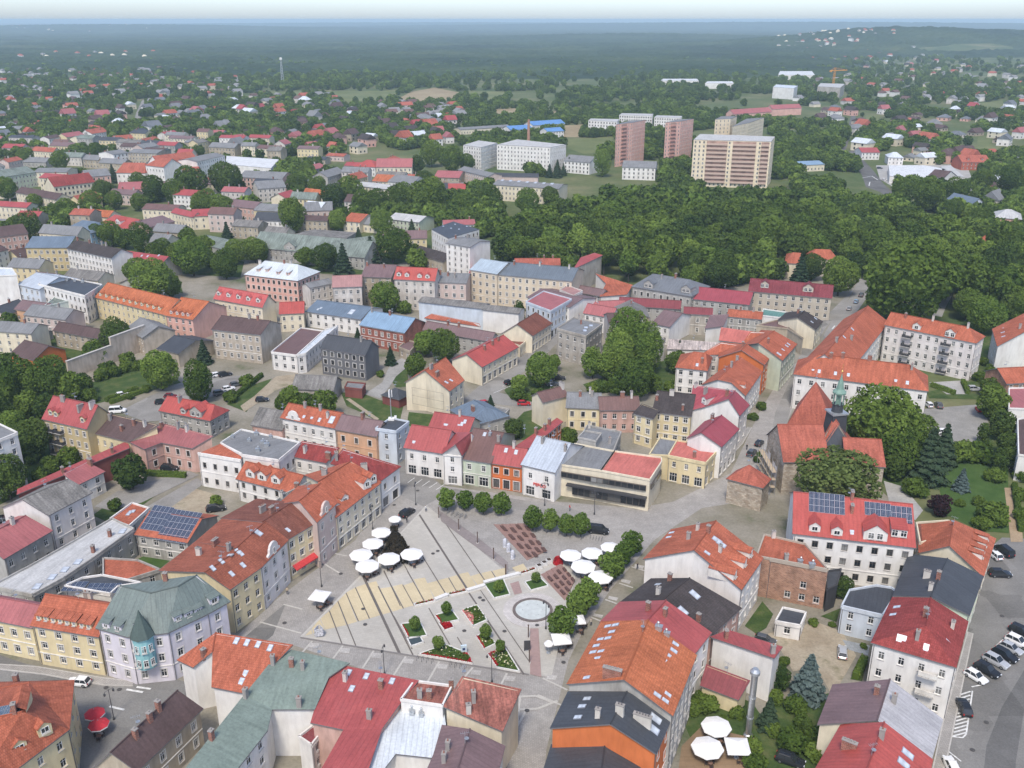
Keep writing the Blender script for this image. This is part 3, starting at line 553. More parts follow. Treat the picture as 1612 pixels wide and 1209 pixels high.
{"n":"brick_house","l":"flat-roofed house with bare patched brick walls behind the orange tiled roof","c":"house","w":"bk","r":"or","V":[[49.3,162.9,9],[51.7,162.1,9],[62.1,158,9],[60.4,167.6,9],[53,171.4,9]],"F":0,"i":[["c",[54.8,161.4,9]],["c",[54.6,170.4,9]],["v",[57.4,160.7,9]],["v",[59.3,159.2,9]]],"win":"some","flat":1},
{"n":"outbuilding","l":"long white walled outbuilding with narrow red roof in the garden yard","w":"w","r":"rd","V":[[35.5,137.4,8.5],[44.2,130.7,9.5],[46.3,133.9,9],[38.6,139.1,8.5]],"F":0,"i":[["c",[44.4,131.8,9.3]],["c",[37.6,136.9,8.7]]],"win":"none"},
{"n":"shed","l":"small yellow shed with dark red roof under the long white wall","w":"y","r":"mr","V":[[32.7,130.9,3.4],[38,127.5,3.4],[40,129.8,5.2],[34,133.7,5.2]],"F":0,"win":"none"},
{"n":"garage","l":"small white garage with dark roof and brown door in the sandy yard","w":"w","r":"dg","V":[[52.7,153.6,3.2],[50.1,149.2,3.2],[54.4,147.8,3.2],[56.7,152,3.2]],"F":0,"flat":1},
{"l":"white house with bright red roof carrying two solar arrays and white dormers","w":"w","r":"rb","V":[[58.6,169.8,10.5],[81.4,164.3,10.5],[85.6,181.8,10.5],[62.8,187.3,10.5],[60.7,178.5,15.5],[83.5,173.1,15.5]],"i":[["d",[62.7,169.5,10.9],2.2],["d",[66.9,168.2,10.7],2.2],["d",[78.9,166.4,11.3],3,0],["d",[74.1,166.3,10.7],4.6],["s",[66.6,175.2,14.5],7,3],["s",[76.5,172.7,14.4],5,2],["s",[80.8,170.7,13.8],4,3],["c",[72,175.8,15.5],1.6],["c",[71.2,172.9,13.8],1.4],["k",[70.1,168.5,11.3]]],"fl":3},
{"l":"house with orange tile roof and stepped row of small dormers by the car park","w":"c","r":"or","V":[[93.8,159.9,6.5],[103,174.1,6.5],[94.1,174.9,10.5],[88.9,164.9,10.5],[88.9,179.4,6.5],[85,168.6,6.5]],"F":1,"i":[["d",[100.6,172.4,7],1.4,0],["d",[99,169.8,7],1.4,0],["d",[97.4,167.4,7.1],1.4,0],["d",[96.1,165.2,7.1],1.4,0]]},
{"l":"house with patched brown tile roof behind the stepped dormers","w":"c","r":"bt","V":[[88.6,179.8,7],[96.2,180.8,7],[92.5,174.3,7],[86,171.4,7]],"F":[[3,2,1,0]],"flat":1},
{"l":"house with dark slate blue roof and green-grey walls north of the red hipped roof","w":"gn","r":"dg","V":[[83.9,144.9,8],[92.2,157.3,8],[85.6,158.9,11],[77.2,146.4,11],[81.2,165.2,8],[72.7,150.9,8]],"F":1,"i":[["c",[80.9,152,11]],["c",[79.6,153.8,10],1.5],["c",[78,148.5,10.7]]]},
{"n":"apartment_block","l":"white apartment house with red hipped roof and three stacked balconies by the car park","c":"apartment building","w":"w","r":"rm","V":[[61.6,132.6,11],[72.7,126.3,11],[80.1,138.4,11],[70,145.5,11],[69.9,132.3,14.5],[74.2,140.6,14.5]],"F":[[0,1,4],[3,0,4,5],[1,2,5,4],[2,3,5]],"i":[["k",[69,141.6,11.8]],["k",[67.5,139.4,11.7]],["k",[65.8,136.7,11.7]],["k",[66.7,135.9,12.2],1.5],["k",[65.6,131.9,12.3]],["k",[66.2,131.6,12.3]],["k",[68.5,130,12]],["k",[69.2,129.6,12.1]],["k",[69.9,129.3,12.1]],["k",[73.8,131.5,12.1]],["c",[71,135.3,14.4]],["c",[75.9,134.9,12]],["c",[68.2,131.1,12.8]]],"fl":3,"balc":[["F",.72,3]]},
{"l":"house with brown and ash grey gable roof below the balcony building","w":"c","r":"bp","V":[[62.1,109.4,7],[67.6,118.2,7],[60.7,122.7,11],[55.5,113.8,11],[53.4,126.2,7],[48.3,117.3,7]],"F":1,"x":["ag",None],"i":[["c",[57.7,120.2,10.3]],["c",[59.7,118.2,10.3]]],"win":"none"},
{"l":"house with bright red roof and grey zinc patch at the lower picture edge","w":"w","r":"rb","V":[[56.4,99.3,8],[61.8,108.5,8],[55.5,111.7,12],[47.1,98.5,12],[51.1,115.6,8],[41.5,102.5,8]],"F":1,"i":[["k",[51.5,111.5,9.8],1.5],["k",[57.9,107.9,9.7],1.5],["k",[56.5,105.9,9.8],1.5],["c",[54.1,108.8,11.8]],["c",[49.5,108.6,9.8],2.4]]},
{"n":"house","l":"small pale house with dark grey roof in the yard beside red hipped roof","w":"bl","r":"dg","V":[[62.6,150.1,6],[69.2,147.1,6],[74.9,154.7,6],[74.4,156.2,6],[71.7,157,6],[65.9,155.4,6]],"F":0,"flat":1},
{"n":"shed","l":"dark tarred lean-to shed behind the bare brick house","w":"dk","r":"dg","V":[[64.4,163.7,5],[62.1,157,5],[64.6,158.7,5],[67.3,164.4,5]],"F":0,"win":"none","flat":1},
{"n":"bank_building","l":"pale yellow modern building with long window band and grey and red flat roof","c":"building","w":"c","r":"gy","V":[[10.4,206.5,8.2],[21.5,202.8,8.2],[25.9,213.7,8.2],[16.2,218.2,8.2],[21.5,202.8,8.2],[32.6,198,8.2],[36.9,207.8,8.2],[37.1,210.1,8.2],[25.9,213.7,8.2]],"F":[[0,1,2,3],[4,5,6,7,8]],"x":[None,"sr"],"i":[["v",[13.7,210.9,8.2]]],"win":"none","bank":1,"flat":1},
{"n":"annex","l":"low grey-roofed block behind the pale yellow modern building","w":"g","r":"gy","V":[[16.6,219.1,7.5],[25.5,214.4,7.5],[29,227.1,7.5],[20.3,231.4,7.5],[17,219.3,9.5],[21.4,216.9,9.5],[23.3,221.8,9.5],[19.1,223.5,9.5]],"F":[[0,1,2,3],[4,5,6,7]],"i":[["c",[20.8,230.3,7.5]],["c",[25.3,220.3,7.5]]],"flat":1},
{"l":"white house with pale grey metal roof and red shop sign on the square","w":"w","r":"lb","V":[[2.5,206.7,8.2],[10.3,202.5,8.2],[18.3,217.1,8.2],[10.5,221.3,8.2],[6.5,214,12.5],[14.3,209.8,12.5]],"i":[["c",[7.7,211.7,11.7],1.4],["c",[13.1,207.8,11.3]]],"shop":1,"sign":1},
{"l":"orange house with crimson roof and dark awning on the square","w":"o","r":"rd","V":[[-5.2,210,7],[2.4,207.5,7],[5,215.7,7],[-2.6,218.1,7],[-3.9,214,10.2],[3.7,211.6,10.2],[1,213.6,9.8],[4.5,214.7,9],[13.3,230.9,9],[12.3,231.4,9.8]],"F":[[0,1,5,4],[2,3,4,5],[6,7,8,9]],"x":[None,None,"rd"],"i":[["k",[-1.5,212.1,9.4]],["k",[1,211.2,9.3]],["c",[.5,212.5,10.1]],["c",[6.2,221.5,9.8]],["c",[9.9,227.5,9.7]],["c",[8.6,224.5,9.5]]],"shop":1,"win":"all"},
{"l":"pale green house with brown sheet roof and satellite dish on the square","w":"gn","r":"bn","V":[[-12.6,212.1,7.2],[-5.3,209.6,7.2],[.7,226.5,7.2],[-6.5,229.1,7.2],[-9.6,220.6,11.7],[-2.3,218,11.7]],"i":[["c",[-3.4,215.5,10.3]],["k",[-7,218.2,11]],["v",[-5.6,217.6,11]]],"shop":1},
{"l":"pale grey house with crimson roof, cross gable and pink shopfront on the square","w":"w","r":"rd","V":[[-27.5,217.9,7.5],[-17.4,214.4,7.5],[-14,224.3,7.5],[-24.1,227.8,7.5],[-25.8,222.8,11.7],[-15.7,219.3,11.7],[-17.3,212,8.5],[-14,210.4,12],[-12.7,211.1,8.5],[-10.2,216.5,12],[-16.8,224.9,8.5],[-9.1,220.5,8.5]],"F":[[0,1,5,4],[2,3,4,5],[6,7,9,10],[7,8,11,9]],"x":[None,None,"rd","rd"],"i":[["k",[-25.3,218.4,8.5]],["k",[-23.4,217.8,8.5]],["k",[-21.1,217,8.5]],["k",[-19.3,216.4,8.5]],["k",[-17.1,215.6,8.5]]],"shop":1,"win":"all","gw":1},
{"l":"low house with wine red roof and four roof windows behind the crimson cross gable","w":"c","r":"rd","V":[[-22.6,233.7,6],[-11.9,229.8,6],[-8.9,237.9,6],[-19.6,241.8,6],[-21.1,237.7,9],[-10.4,233.8,9]],"i":[["k",[-18.2,233,6.6],1.5],["k",[-14.5,232.3,7]],["k",[-13.6,232.7,7.5]],["k",[-12.8,233.2,8]],["c",[-14.2,235.2,9]]]},
{"l":"small house with blue-grey hipped roof and brick chimney behind the square","w":"g","r":"bl","V":[[-17.6,249,4.8],[-10.4,238.4,4.8],[-1.1,244.8,4.8],[-8.3,255.3,4.8],[-11,249.4,7.8],[-7.6,244.4,7.8]],"F":[[0,1,5,4],[2,3,4,5],[3,0,4],[1,2,5]],"i":[["c",[-11.1,244.6,6.3],1.5]]},
{"n":"garage","l":"flat grey garage beside the blue-grey hipped roof","w":"g","r":"gy","V":[[-6.8,247.7,3.5],[-3.6,244.5,3.5],[-.8,252,3.5],[-4.9,254.3,3.5]],"F":0,"flat":1},
{"l":"tall cream house showing a blank gable wall with painted frame lines","w":"c","r":"or","V":[[-18.3,253.5,9],[-14.6,262.1,9],[-20.5,270.8,13],[-25.7,259.9,13],[-28,269.1,9],[-31.7,260.5,9]],"F":1,"i":[["c",[-24.1,261.7,12.7],1.6],["c",[-22.1,258.8,11.4],1.8],["k",[-19.4,257.3,10.1]],["k",[-18.1,259.4,9.9]]],"frame":1},
{"l":"long two-storey street house with bright red roof","w":"c","r":"rb","V":[[-9.6,280.5,6.5],[1.9,299.8,6.5],[-3,303.6,9.5],[-14.5,284.3,9.5],[-8,306.3,6.5],[-19.5,287,6.5]],"F":1,"i":[["c",[-9,290.4,8.7]],["c",[-6.5,295.1,8.8]],["c",[-4.6,298.8,9]]],"shop":1},
{"l":"half-timbered cream house with brown tile roof further up the street","w":"c","r":"bt","V":[[7.1,312.1,6.5],[14.3,326.2,6.5],[8.7,326.6,10.5],[1.8,313.1,10.5],[3.5,328.4,6.5],[-3.6,314.3,6.5]],"F":1,"shop":1},
{"n":"outbuilding","l":"low brown-roofed annex between red roof and half-timbered house","w":"c","r":"bt","V":[[-1.3,311.9,4],[2.8,307.6,4],[6.5,316.7,4],[1.5,320.7,4]],"F":0,"flat":1},
{"n":"apartment_block","l":"bare concrete four-storey house with flat grey roof beside the poplars","c":"apartment building","w":"cn","r":"gy","V":[[15.5,307.1,10.5],[24.9,298.9,10.5],[31.6,312.5,10.5],[22.2,320.1,10.5]],"F":0,"i":[["k",[25.6,308.7,10.5],1.5],["k",[27.5,310.9,10.5],1.5],["k",[25,305.4,10.5],1.5],["c",[24.2,313.1,10.5]],["c",[23.9,318.5,10.5]]],"win":"all","flat":1},
{"l":"narrow blank-walled beige house at the end of the courtyard row","w":"c","r":"bn","V":[[8.9,247.2,8],[16.1,252,8],[12.9,256.6,8],[5.8,251.8,8],[7.4,249.5,10.1],[14.5,254.3,10.1]],"i":[["c",[14.5,253.9,9.9],2]],"win":"none"},
{"l":"cream courtyard house with grey roof and two brick chimneys","w":"y","r":"gy","V":[[15.6,245.8,7],[24.9,244.8,7],[26.1,255.3,7],[16.8,256.3,7],[16.2,251,9.6],[25.5,250,9.6]],"i":[["c",[19.6,249.3,9]],["c",[23,249.1,9]],["c",[22.5,250.3,9.6]]],"win":"all"},
{"l":"old pink courtyard house with brown roof and white twin chimneys","w":"p","r":"bn","V":[[25,243.8,7],[36,244,7],[35.8,251.3,7],[24.8,251,7],[24.9,247.4,9.6],[35.9,247.7,9.6]],"i":[["c",[31.5,247.4,9.4],1.5],["c",[34.1,247.6,9.5],1.5]],"win":"all"},
{"l":"cream courtyard house with broad dark roof and brick chimney stack","w":"y","r":"db","V":[[39,237.9,9],[48.8,234.9,9],[53.5,250.1,9],[43.7,253.1,9],[41.3,245.5,12.2],[51.1,242.5,12.2],[33.7,236.9,9],[38.3,233.3,9],[40.1,236.7,10],[36.1,239.7,10.5]],"F":[[0,1,5,4],[2,3,4,5],[6,7,8,9]],"x":[None,None,"db"],"i":[["c",[44.8,243.2,11.7],1.5],["c",[47,237.3,9.7]],["c",[40.5,242,10.7]]],"win":"all"},
{"l":"white house with raspberry roof and steep gable on the church street","w":"w","r":"rp","V":[[48.9,237.6,9.5],[52.6,238.3,10.2],[58.9,235.2,14],[61.9,240.8,14],[51.5,246,13.5],[61.8,234.1,9.5],[65.9,241.1,9.5]],"F":[[0,1,2,3,4],[2,5,6,3]],"i":[["c",[51.9,245.6,12.9],1.4],["c",[54,242.3,12.7],1.4],["c",[59.2,238.9,13.5]],["d",[52.9,238.5,11.4],1.6]],"win":"all"},
{"l":"white house with raspberry roof next to the yellow corner building","w":"w","r":"rp","V":[[53,215.3,9],[59.7,226,9],[55.4,227.6,12.3],[48.1,216.8,12.3],[52,230.8,9],[45.4,220.1,9]],"F":1,"i":[["c",[53.2,228.1,10.8],1.5]],"shop":1},
{"l":"pale yellow corner building with salmon flat roof and arcade by the bell tower","w":"y","r":"sr","V":[[39.5,213.7,7],[48.2,209.5,7],[53.8,218.7,7],[43.2,222.8,7],[34.9,215.1,6.6],[39.7,214.5,6.6],[43.4,223.7,6.6],[39.2,225.5,6.6]],"F":[[0,1,2,3],[4,5,6,7]],"x":[None,"gy"],"i":[["c",[46,213.1,7]],["v",[49,219.5,7]]],"shop":1,"flat":1},
{"l":"white rendered house with orange hipped roof beside the garden trees","w":"w","r":"or","V":[[51.1,273.3,9],[60.1,270.4,9],[63.9,282.1,9],[54.9,285.1,9],[57.1,277.8,12.5],[60.8,276.6,12.5]],"F":[[0,1,5,4],[2,3,4,5],[3,0,4],[1,2,5]],"i":[["k",[57.5,272.8,9.9]],["c",[59.1,273.2,10.4]]]},
{"l":"house with ornamental white street gable and orange roof","w":"w","r":"or","V":[[56.4,258.2,9],[59.9,253.7,12.5],[70.9,272.5,12.5],[64.2,269.2,9.5],[63.6,252.6,12],[67.1,249.9,9],[76.8,269.6,9]],"F":[[0,1,2,3],[1,4,5,6,2]],"i":[["c",[66,264,12.6]],["c",[69.1,270.1,12.2]],["d",[67.9,253.7,9.7],1.6]],"win":"all"},
{"l":"salmon orange house with red roof two doors beyond the ornamental gable","w":"o","r":"or","V":[[78.2,272.9,10],[81.1,278.5,10],[74.2,280.5,14],[71.6,275.4,14],[70.2,293.9,10],[65.8,279.8,10]],"F":1,"i":[["c",[72.8,279.2,13.7]]],"win":"all"},
{"n":"outbuilding","l":"orange-roofed rear wing behind the ornamental gable house","w":"w","r":"or","V":[[60.4,283.1,9.5],[66.7,283.9,9.5],[73.6,283.7,12.5],[67.7,286.8,12.5]],"F":0},
{"l":"pale green street house with orange roof and blank gable","w":"gn","r":"or","V":[[84.5,275.7,10.5],[93.4,291.1,10.5],[86,292.9,14.5],[78.3,280.7,14.5],[85.5,305.7,10.5],[76.6,290.3,10.5]],"F":1,"i":[["k",[84.4,278.7,11.3],1.5],["k",[86.8,282.9,11.3]],["k",[88.9,286.5,11.4]],["k",[90,288.4,11.4]],["c",[81.8,283,13.6]]],"shop":1,"win":"all"},
{"n":"outbuilding","l":"stepped orange wing behind the pale green street house","w":"w","r":"or","V":[[77.5,295.6,9.5],[79.8,293.5,9.5],[85.9,297.2,12.5],[79.9,297.9,12.5]],"F":0},
{"l":"cream street house with brown roof near the zebra crossing","w":"c","r":"db","V":[[107.5,316.1,7.5],[112.8,325.2,7.5],[106.3,326.8,11.1],[101.9,319.2,11.1],[102.8,336.1,7.5],[97.4,327,7.5]],"F":1,"i":[["k",[107.6,320.6,8.7]],["k",[110.2,325,8.7]],["c",[104.3,327.1,10.2],1.6]],"win":"all"},
{"n":"outbuilding","l":"salmon sheet-roofed shed below the grey courtyard houses","w":"w","r":"sr","V":[[73,311.6,5],[80.3,308.6,5],[84.7,315.1,7],[75.3,319.8,7]],"F":0,"win":"none"},
{"l":"grey house with orange roof in the back courtyards near the maroon school","w":"g","r":"or","V":[[80.7,335.1,6.5],[92.2,331.2,6.5],[94.8,339,6.5],[83.3,342.8,6.5],[82,339,8.1],[93.5,335.1,8.1]],"i":[["c",[85.9,337.5,8]],["c",[90.4,336.1,8.1]]],"win":"all"},
{"n":"outbuilding","l":"white-walled outbuilding with brown single-pitch roof beside the ruin","w":"w","r":"bp","V":[[69.7,320.6,6.5],[76.3,323.4,6.5],[79.6,330.8,8.5],[73.3,330.1,8.5]],"F":0,"win":"none"},
{"l":"crumbling house with bare plaster and sagging maroon roof","w":"cn","r":"mr","V":[[64.1,333.7,8],[74,331.8,8],[75.4,339.1,8],[65.5,341.1,8],[64.8,337.4,9.5],[74.7,335.4,9.5]],"win":"all"},
{"n":"outbuilding","l":"long shed with streaked white and pink sheet roof near small spruce","w":"w","r":"st2","V":[[54,306.6,3.5],[68.1,305.5,3.5],[71.8,308.8,5],[55.6,312.7,5]],"F":0,"win":"none"},
{"l":"brown-roofed house with bare white wall behind the birches","w":"w","r":"bp","V":[[51.1,324.9,7],[56.6,320.7,7],[67.4,334.6,7],[61.9,338.9,7],[56.5,331.9,10],[62,327.6,10]]},
{"n":"outbuilding","l":"small house with flat teal roof and ivy wall","w":"w","r":"tq","V":[[93.2,333.7,7],[99,331.2,7],[106.1,336.3,7],[95.7,342.3,7]],"F":0,"flat":1},
{"n":"annex","l":"low beige annex with roof terrace before the cream street house","w":"b","r":"bn","V":[[89,325,6],[99.2,320.8,6],[101.6,309.8,6],[98.9,331.8,6]],"F":0,"flat":1},
{"n":"courthouse","l":"long white public building with large orange hipped roof and small roof windows","c":"public building","w":"w","r":"or","V":[[84.6,262,11],[118.8,248.5,11],[123.6,260.6,11],[89.4,274.2,11],[92.5,265.9,15.9],[116.4,256.5,15.9],[86.7,266.3,11],[117.6,316.7,11],[124.7,315,16.5],[93.7,264.5,16.5],[131.7,313.2,11],[100.8,262.8,11]],"F":[[0,1,5,4],[2,3,4,5],[3,0,4],[1,2,5],[9,8,7,6],[11,10,8,9]],"i":[["k",[89.8,261.5,12.1]],["k",[91.5,260.9,12.2]],["k",[95.8,259.2,12.2]],["k",[99.2,257.9,12.2]],["k",[102.7,256.6,12.2]],["k",[105.7,255.3,12.1]],["k",[108.1,254.2,12]],["k",[111.3,253,12.1]],["k",[114.2,251.8,12.1]],["c",[95.6,264,15.4],1.2],["c",[98.8,263.2,15.7],1.2],["c",[105.9,260.6,15.9],1.5],["c",[116.4,255.3,15.1]],["c",[101,276,16.3],1.5],["c",[108.4,283.5,14.4]],["k",[105.6,282.4,15.8]],["k",[111.1,290.9,15.7]]],"fl":3,"win":"all"},
{"n":"apartment_block","l":"pink-white apartment block with orange roof and tiers of dark balconies","c":"apartment building","w":"w2","r":"or","V":[[127.2,304.2,13],[149.1,285,13],[155.1,291.8,13],[133.2,311,13],[130.2,307.6,16.4],[149,291.1,16.4]],"F":[[0,1,5,4],[2,3,4,5],[1,2,5]],"i":[["c",[133.4,303.5,15.7]],["c",[140.5,298.5,16.4]],["c",[148.8,291,16.2]],["d",[135,297.7,13.2],2.6],["d",[143,290.4,13],3]],"fl":4,"win":"all","balc":[["F",.27,4],["F",.7,4]]},
{"n":"apartment_block","l":"white apartment house with orange roof and blank gable at the eastern edge","c":"apartment building","w":"w","r":"or","V":[[180.9,288.3,10],[187.4,303.6,10],[179.2,313,14.5],[171.4,295.2,14.5],[166.6,308.6,10],[159.7,290.8,10]],"F":1,"i":[["k",[168.1,305.8,11.1]],["k",[166.3,301.5,11.1]],["k",[164.5,297.4,11]],["c",[170.3,299,13.3]]]},
{"l":"red brick house with stepped wall at the eastern edge below the orange gable","w":"bk","r":"or","V":[[151.7,267.1,6],[164.3,268.7,6],[162.9,279.5,6],[150.3,277.8,6],[151,272.4,9],[163.6,274.1,9]]},
{"n":"outbuilding","l":"flat pinkish-red roofed annex with white parapet at the eastern edge","w":"w","r":"pk","V":[[142.3,246.9,6],[151.2,246.1,6],[160.1,263,6],[150.1,262.6,6]],"F":0,"flat":1},
{"n":"house","l":"white house mostly cut off at the eastern edge beside the long hedge","w":"w","r":"br","V":[[128.4,214.3,7],[133,212,7],[147.5,239.5,7],[139.5,236.8,7]],"F":0,"flat":1},
{"n":"church","l":"stone church with steep orange roofs, slate gable and a slim copper ridge turret","w":"st","r":"or2","V":[[66.7,206.5,9],[77.5,206.5,9],[77.5,222.2,9],[66.7,222.2,9],[66.7,214.4,15.5],[77.5,214.4,15.5],[81.6,205.1,9],[90.2,203.8,9],[92.2,217.7,9],[83.6,218.9,9],[82.6,212,13],[91.2,210.8,13],[81.4,216.4,16.6],[73.4,207.3,9.2],[76,210.3,9.4],[81.6,214,15.8],[85.3,211.8,9.4],[87,219.1,9.4],[81.5,213.7,15.9],[75.9,210,9.5],[85.1,211.5,9.5],[73.6,228.5,9],[85.3,228.5,9],[81.5,233.8,19.5],[90,243.3,9],[80.8,243.3,9]],"F":[[0,1,5,4],[2,3,4,5],[6,7,11,10],[8,9,10,11],[12,13,14,15],[12,15,16,17],[18,19,20],[21,22,23],[22,24,23],[24,25,23],[25,21,23]],"x":[None,None,None,None,None,None,"dg",None,None,None,None],"win":"none","spire":[82.1,217.6,15.5]},
{"n":"bell_tower","l":"squat stone tower with pyramid orange roof at the church corner","c":"tower","w":"st","r":"or2","V":[[52.2,202.4,6.5],[59.4,197.8,6.5],[62.3,202.1,6.5],[55.3,206.4,6.5],[57.1,202.5,10.2]],"F":[[0,1,4],[1,2,4],[2,3,4],[3,0,4]],"win":"none"},
{"l":"long pale yellow house with tile roof, the nearest in the western row","w":"y","r":"ot","V":[[-53.2,150.2,10],[-49.3,157.7,10],[-53.7,158.8,13],[-57.7,151.4,13],[-65.4,169,9],[-69.1,158,9]],"F":1,"i":[["k",[-56.8,152.6,12.9]],["k",[-55.8,154.9,13]],["k",[-54.7,157.1,13]],["k",[-53.7,158.6,12.9]],["k",[-53.1,158.5,12.5]],["k",[-53.6,153.3,11.2]],["k",[-52.2,156.2,11.3]],["c",[-62.3,161.1,10.6],1.4],["c",[-59.8,163.9,10.9],1.8],["c",[-55.7,159.7,12.5]]],"win":"all"},
{"l":"grey-white house with curved gable and oval window in the western row","w":"w2","r":"ot","V":[[-49.3,157.7,10],[-46.4,167.7,10],[-51.3,170.1,13],[-54.1,160,13],[-62.5,179,9],[-65.4,169,9]],"F":1,"i":[["k",[-51.7,166.3,12.6],1.5]],"win":"all","cgable":1},
{"l":"yellow house with red awning and brown-red roof in the western row","w":"y","r":"bt","V":[[-46.5,168.1,10],[-42.2,174.7,10],[-47.5,178.3,13],[-51.6,170.3,13],[-57.7,187.1,9],[-62.9,178.8,9]],"F":1,"i":[["k",[-46.7,170.5,10.8]],["k",[-45.9,171.9,10.8]],["k",[-45.2,173.4,10.9]],["c",[-53.2,176.2,11.8],1.8],["c",[-50.7,174.1,12.7],1.4]],"win":"all","awn":1},
{"l":"narrow pinkish house with stucco pediment in the western row","w":"p2","r":"or","V":[[-41.1,172.9,11.5],[-38.6,180.6,11.5],[-42.5,184.2,14.5],[-45.1,176.5,14.5],[-48.2,188.4,11.5],[-50.7,180.6,11.5]],"F":1,"win":"all","cgable":1},
{"l":"cream arcaded house with big orange hipped roof in the western row","w":"c","r":"or","V":[[-38.5,180.3,8.5],[-31.1,196.3,8.5],[-32.6,197.4,9.8],[-37.7,197.3,13.5],[-43.5,189.1,12.5],[-43.2,186.4,10],[-48.6,198,9.5]],"F":[[0,1,2,3,4,5],[3,6,4]],"i":[["d",[-37.5,186.1,8.6],2.2],["d",[-33.4,192.6,9.1],2.4],["d",[-32.3,195,9.4],2],["d",[-38.8,183.5,8.2],1.6],["c",[-43.1,192.8,12.2],1.6]],"win":"all","arc":1},
{"l":"white house with dull red roof and pink arches ending the western row","w":"w","r":"rm","V":[[-31.4,198.3,8],[-27.6,205.8,8],[-41.7,209.3,11],[-43.9,205.6,9]],"F":0,"i":[["c",[-35.7,202.9,8.6],1.8],["c",[-43,206.7,9.9],1.5]],"win":"all","arc":2},
{"l":"white house with wine red roof behind the arcaded row","w":"w","r":"rm","V":[[-55.1,212.8,7.5],[-46.2,209.2,7.5],[-43.7,212.3,10],[-53.3,216.1,10]],"F":0,"i":[["c",[-52,213.1,8.5],1.3],["c",[-45.7,210.1,8.2],1.6]]},
{"n":"outbuilding","l":"grey felt roof with white chimneys between the pediment house and arcaded house","w":"g","r":"gy","V":[[-53.9,183.5,9],[-46.9,186.3,9],[-44.7,193.8,9],[-47,195.8,9],[-51.8,189.3,9]],"F":0,"i":[["c",[-52.1,188,9],1.2],["c",[-49.6,192.1,9],1.2]],"flat":1},
{"l":"white house with orange tile roof and curved attic gable on the side street","w":"w","r":"or","V":[[-63.3,236,8],[-47.4,229,8],[-44.3,236.2,8],[-60.1,243.1,8],[-61.7,239.5,10.9],[-45.8,232.6,10.9]],"i":[["k",[-56.8,234.3,8.8]],["k",[-54.5,233.3,8.8]],["k",[-52.1,232.3,8.9]],["k",[-48.6,231.4,9.3],1.8],["c",[-56.8,237,10.6]],["c",[-52.2,235,10.7]],["c",[-49.8,232.4,9.6]]],"win":"all","cgable":1},
{"l":"peach brick house with brown roof on the side street","w":"pe","r":"bp","V":[[-47,228.4,8],[-35.7,223.8,8],[-32.9,230.6,8],[-44.2,235.2,8],[-45.6,231.8,10.8],[-34.3,227.2,10.8]],"i":[["c",[-39.8,229.4,10.8],1.5]],"win":"all"},
{"n":"house","l":"pale blue narrow corner house carrying the phone mast","w":"bl","r":"dg","V":[[-35.9,225,9.5],[-30.3,223.1,9.5],[-27.6,229.4,9.5],[-32.8,231.8,9.5]],"F":0,"win":"all","flat":1},
{"l":"low pinkish house with old grey-brown roof on the side street","w":"p","r":"ol","V":[[-72.3,238.2,5],[-63.2,234.7,5],[-60,243.2,5],[-69.1,246.6,5],[-70.7,242.4,8.4],[-61.6,239,8.4]],"win":"all"},
{"n":"apartment_block","l":"modern white building with flat grey roof and orange tiled strip","c":"apartment building","w":"w","r":"gy","V":[[-73.8,215.3,9.8],[-66.7,208.4,9.8],[-56.8,205.3,9.8],[-53.8,215.6,9.8],[-70.8,223.6,9.8],[-78.3,211,9],[-66.6,207,9],[-66.8,209.1,9.6],[-73.8,215.3,9.8]],"F":[[0,1,2,3,4],[5,6,7,8]],"x":[None,"or"],"i":[["v",[-71.8,218.7,9.8]],["v",[-66.9,216.5,9.8]],["v",[-63.1,215.3,9.8]],["v",[-62,218.9,9.8]],["v",[-66.1,220.4,9.8]],["v",[-61.7,213.6,9.8]],["v",[-63.2,210.7,9.8]]],"fl":2,"flat":1},
{"l":"orange roofed house with three gabled wooden dormers","w":"w","r":"or","V":[[-66.7,203.3,6],[-51.5,196,6],[-48.2,203,6],[-63.4,210.3,6],[-65.1,206.8,8.9],[-49.8,199.5,8.9]],"i":[["d",[-63.3,202.5,6.6],2.6],["d",[-60.1,201,6.6],2.6],["d",[-56.4,199.3,6.6],2.6]]},
{"n":"apartment_block","l":"white five-storey block with grey roof behind dark trees at the western edge","c":"apartment building","w":"w","r":"gy","V":[[-128.5,199.2,14.5],[-122.4,211.2,14.5],[-129.4,216.4,14.5],[-135,204.1,14.5]],"F":0,"fl":5,"flat":1},
{"n":"apartment_block","l":"ochre apartment house with red mansard roof, dormers and balconies","c":"apartment building","w":"y2","r":"rd","V":[[-125.5,229.9,10.3],[-111.1,223.4,10.3],[-107.5,231.6,10.3],[-121.8,238,10.3],[-123.6,233.9,15.3],[-109.3,227.5,15.3]],"i":[["d",[-123.2,229.8,11.3],1.8],["d",[-121.5,229,11.2],1.8],["d",[-112.7,225.1,11.2],1.8],["c",[-120.3,231.8,14.6],1.6],["c",[-110.6,227.5,14.7],2],["c",[-114.1,228,13.6],2]],"fl":3,"win":"all","balc":[["F",.2,3],["F",.35,3]]},
{"l":"yellow house with dark brown single-pitch roof beside the ochre apartments","w":"y","r":"br","V":[[-111.2,226.4,8],[-99.4,220.6,8],[-93.1,224.3,11],[-108.4,231.6,11]],"F":0,"i":[["c",[-107.4,229.4,10.2]],["c",[-102.6,224.7,9.1]],["c",[-99.7,225.9,10.3]],["c",[-96.4,224.8,10.5]]]},
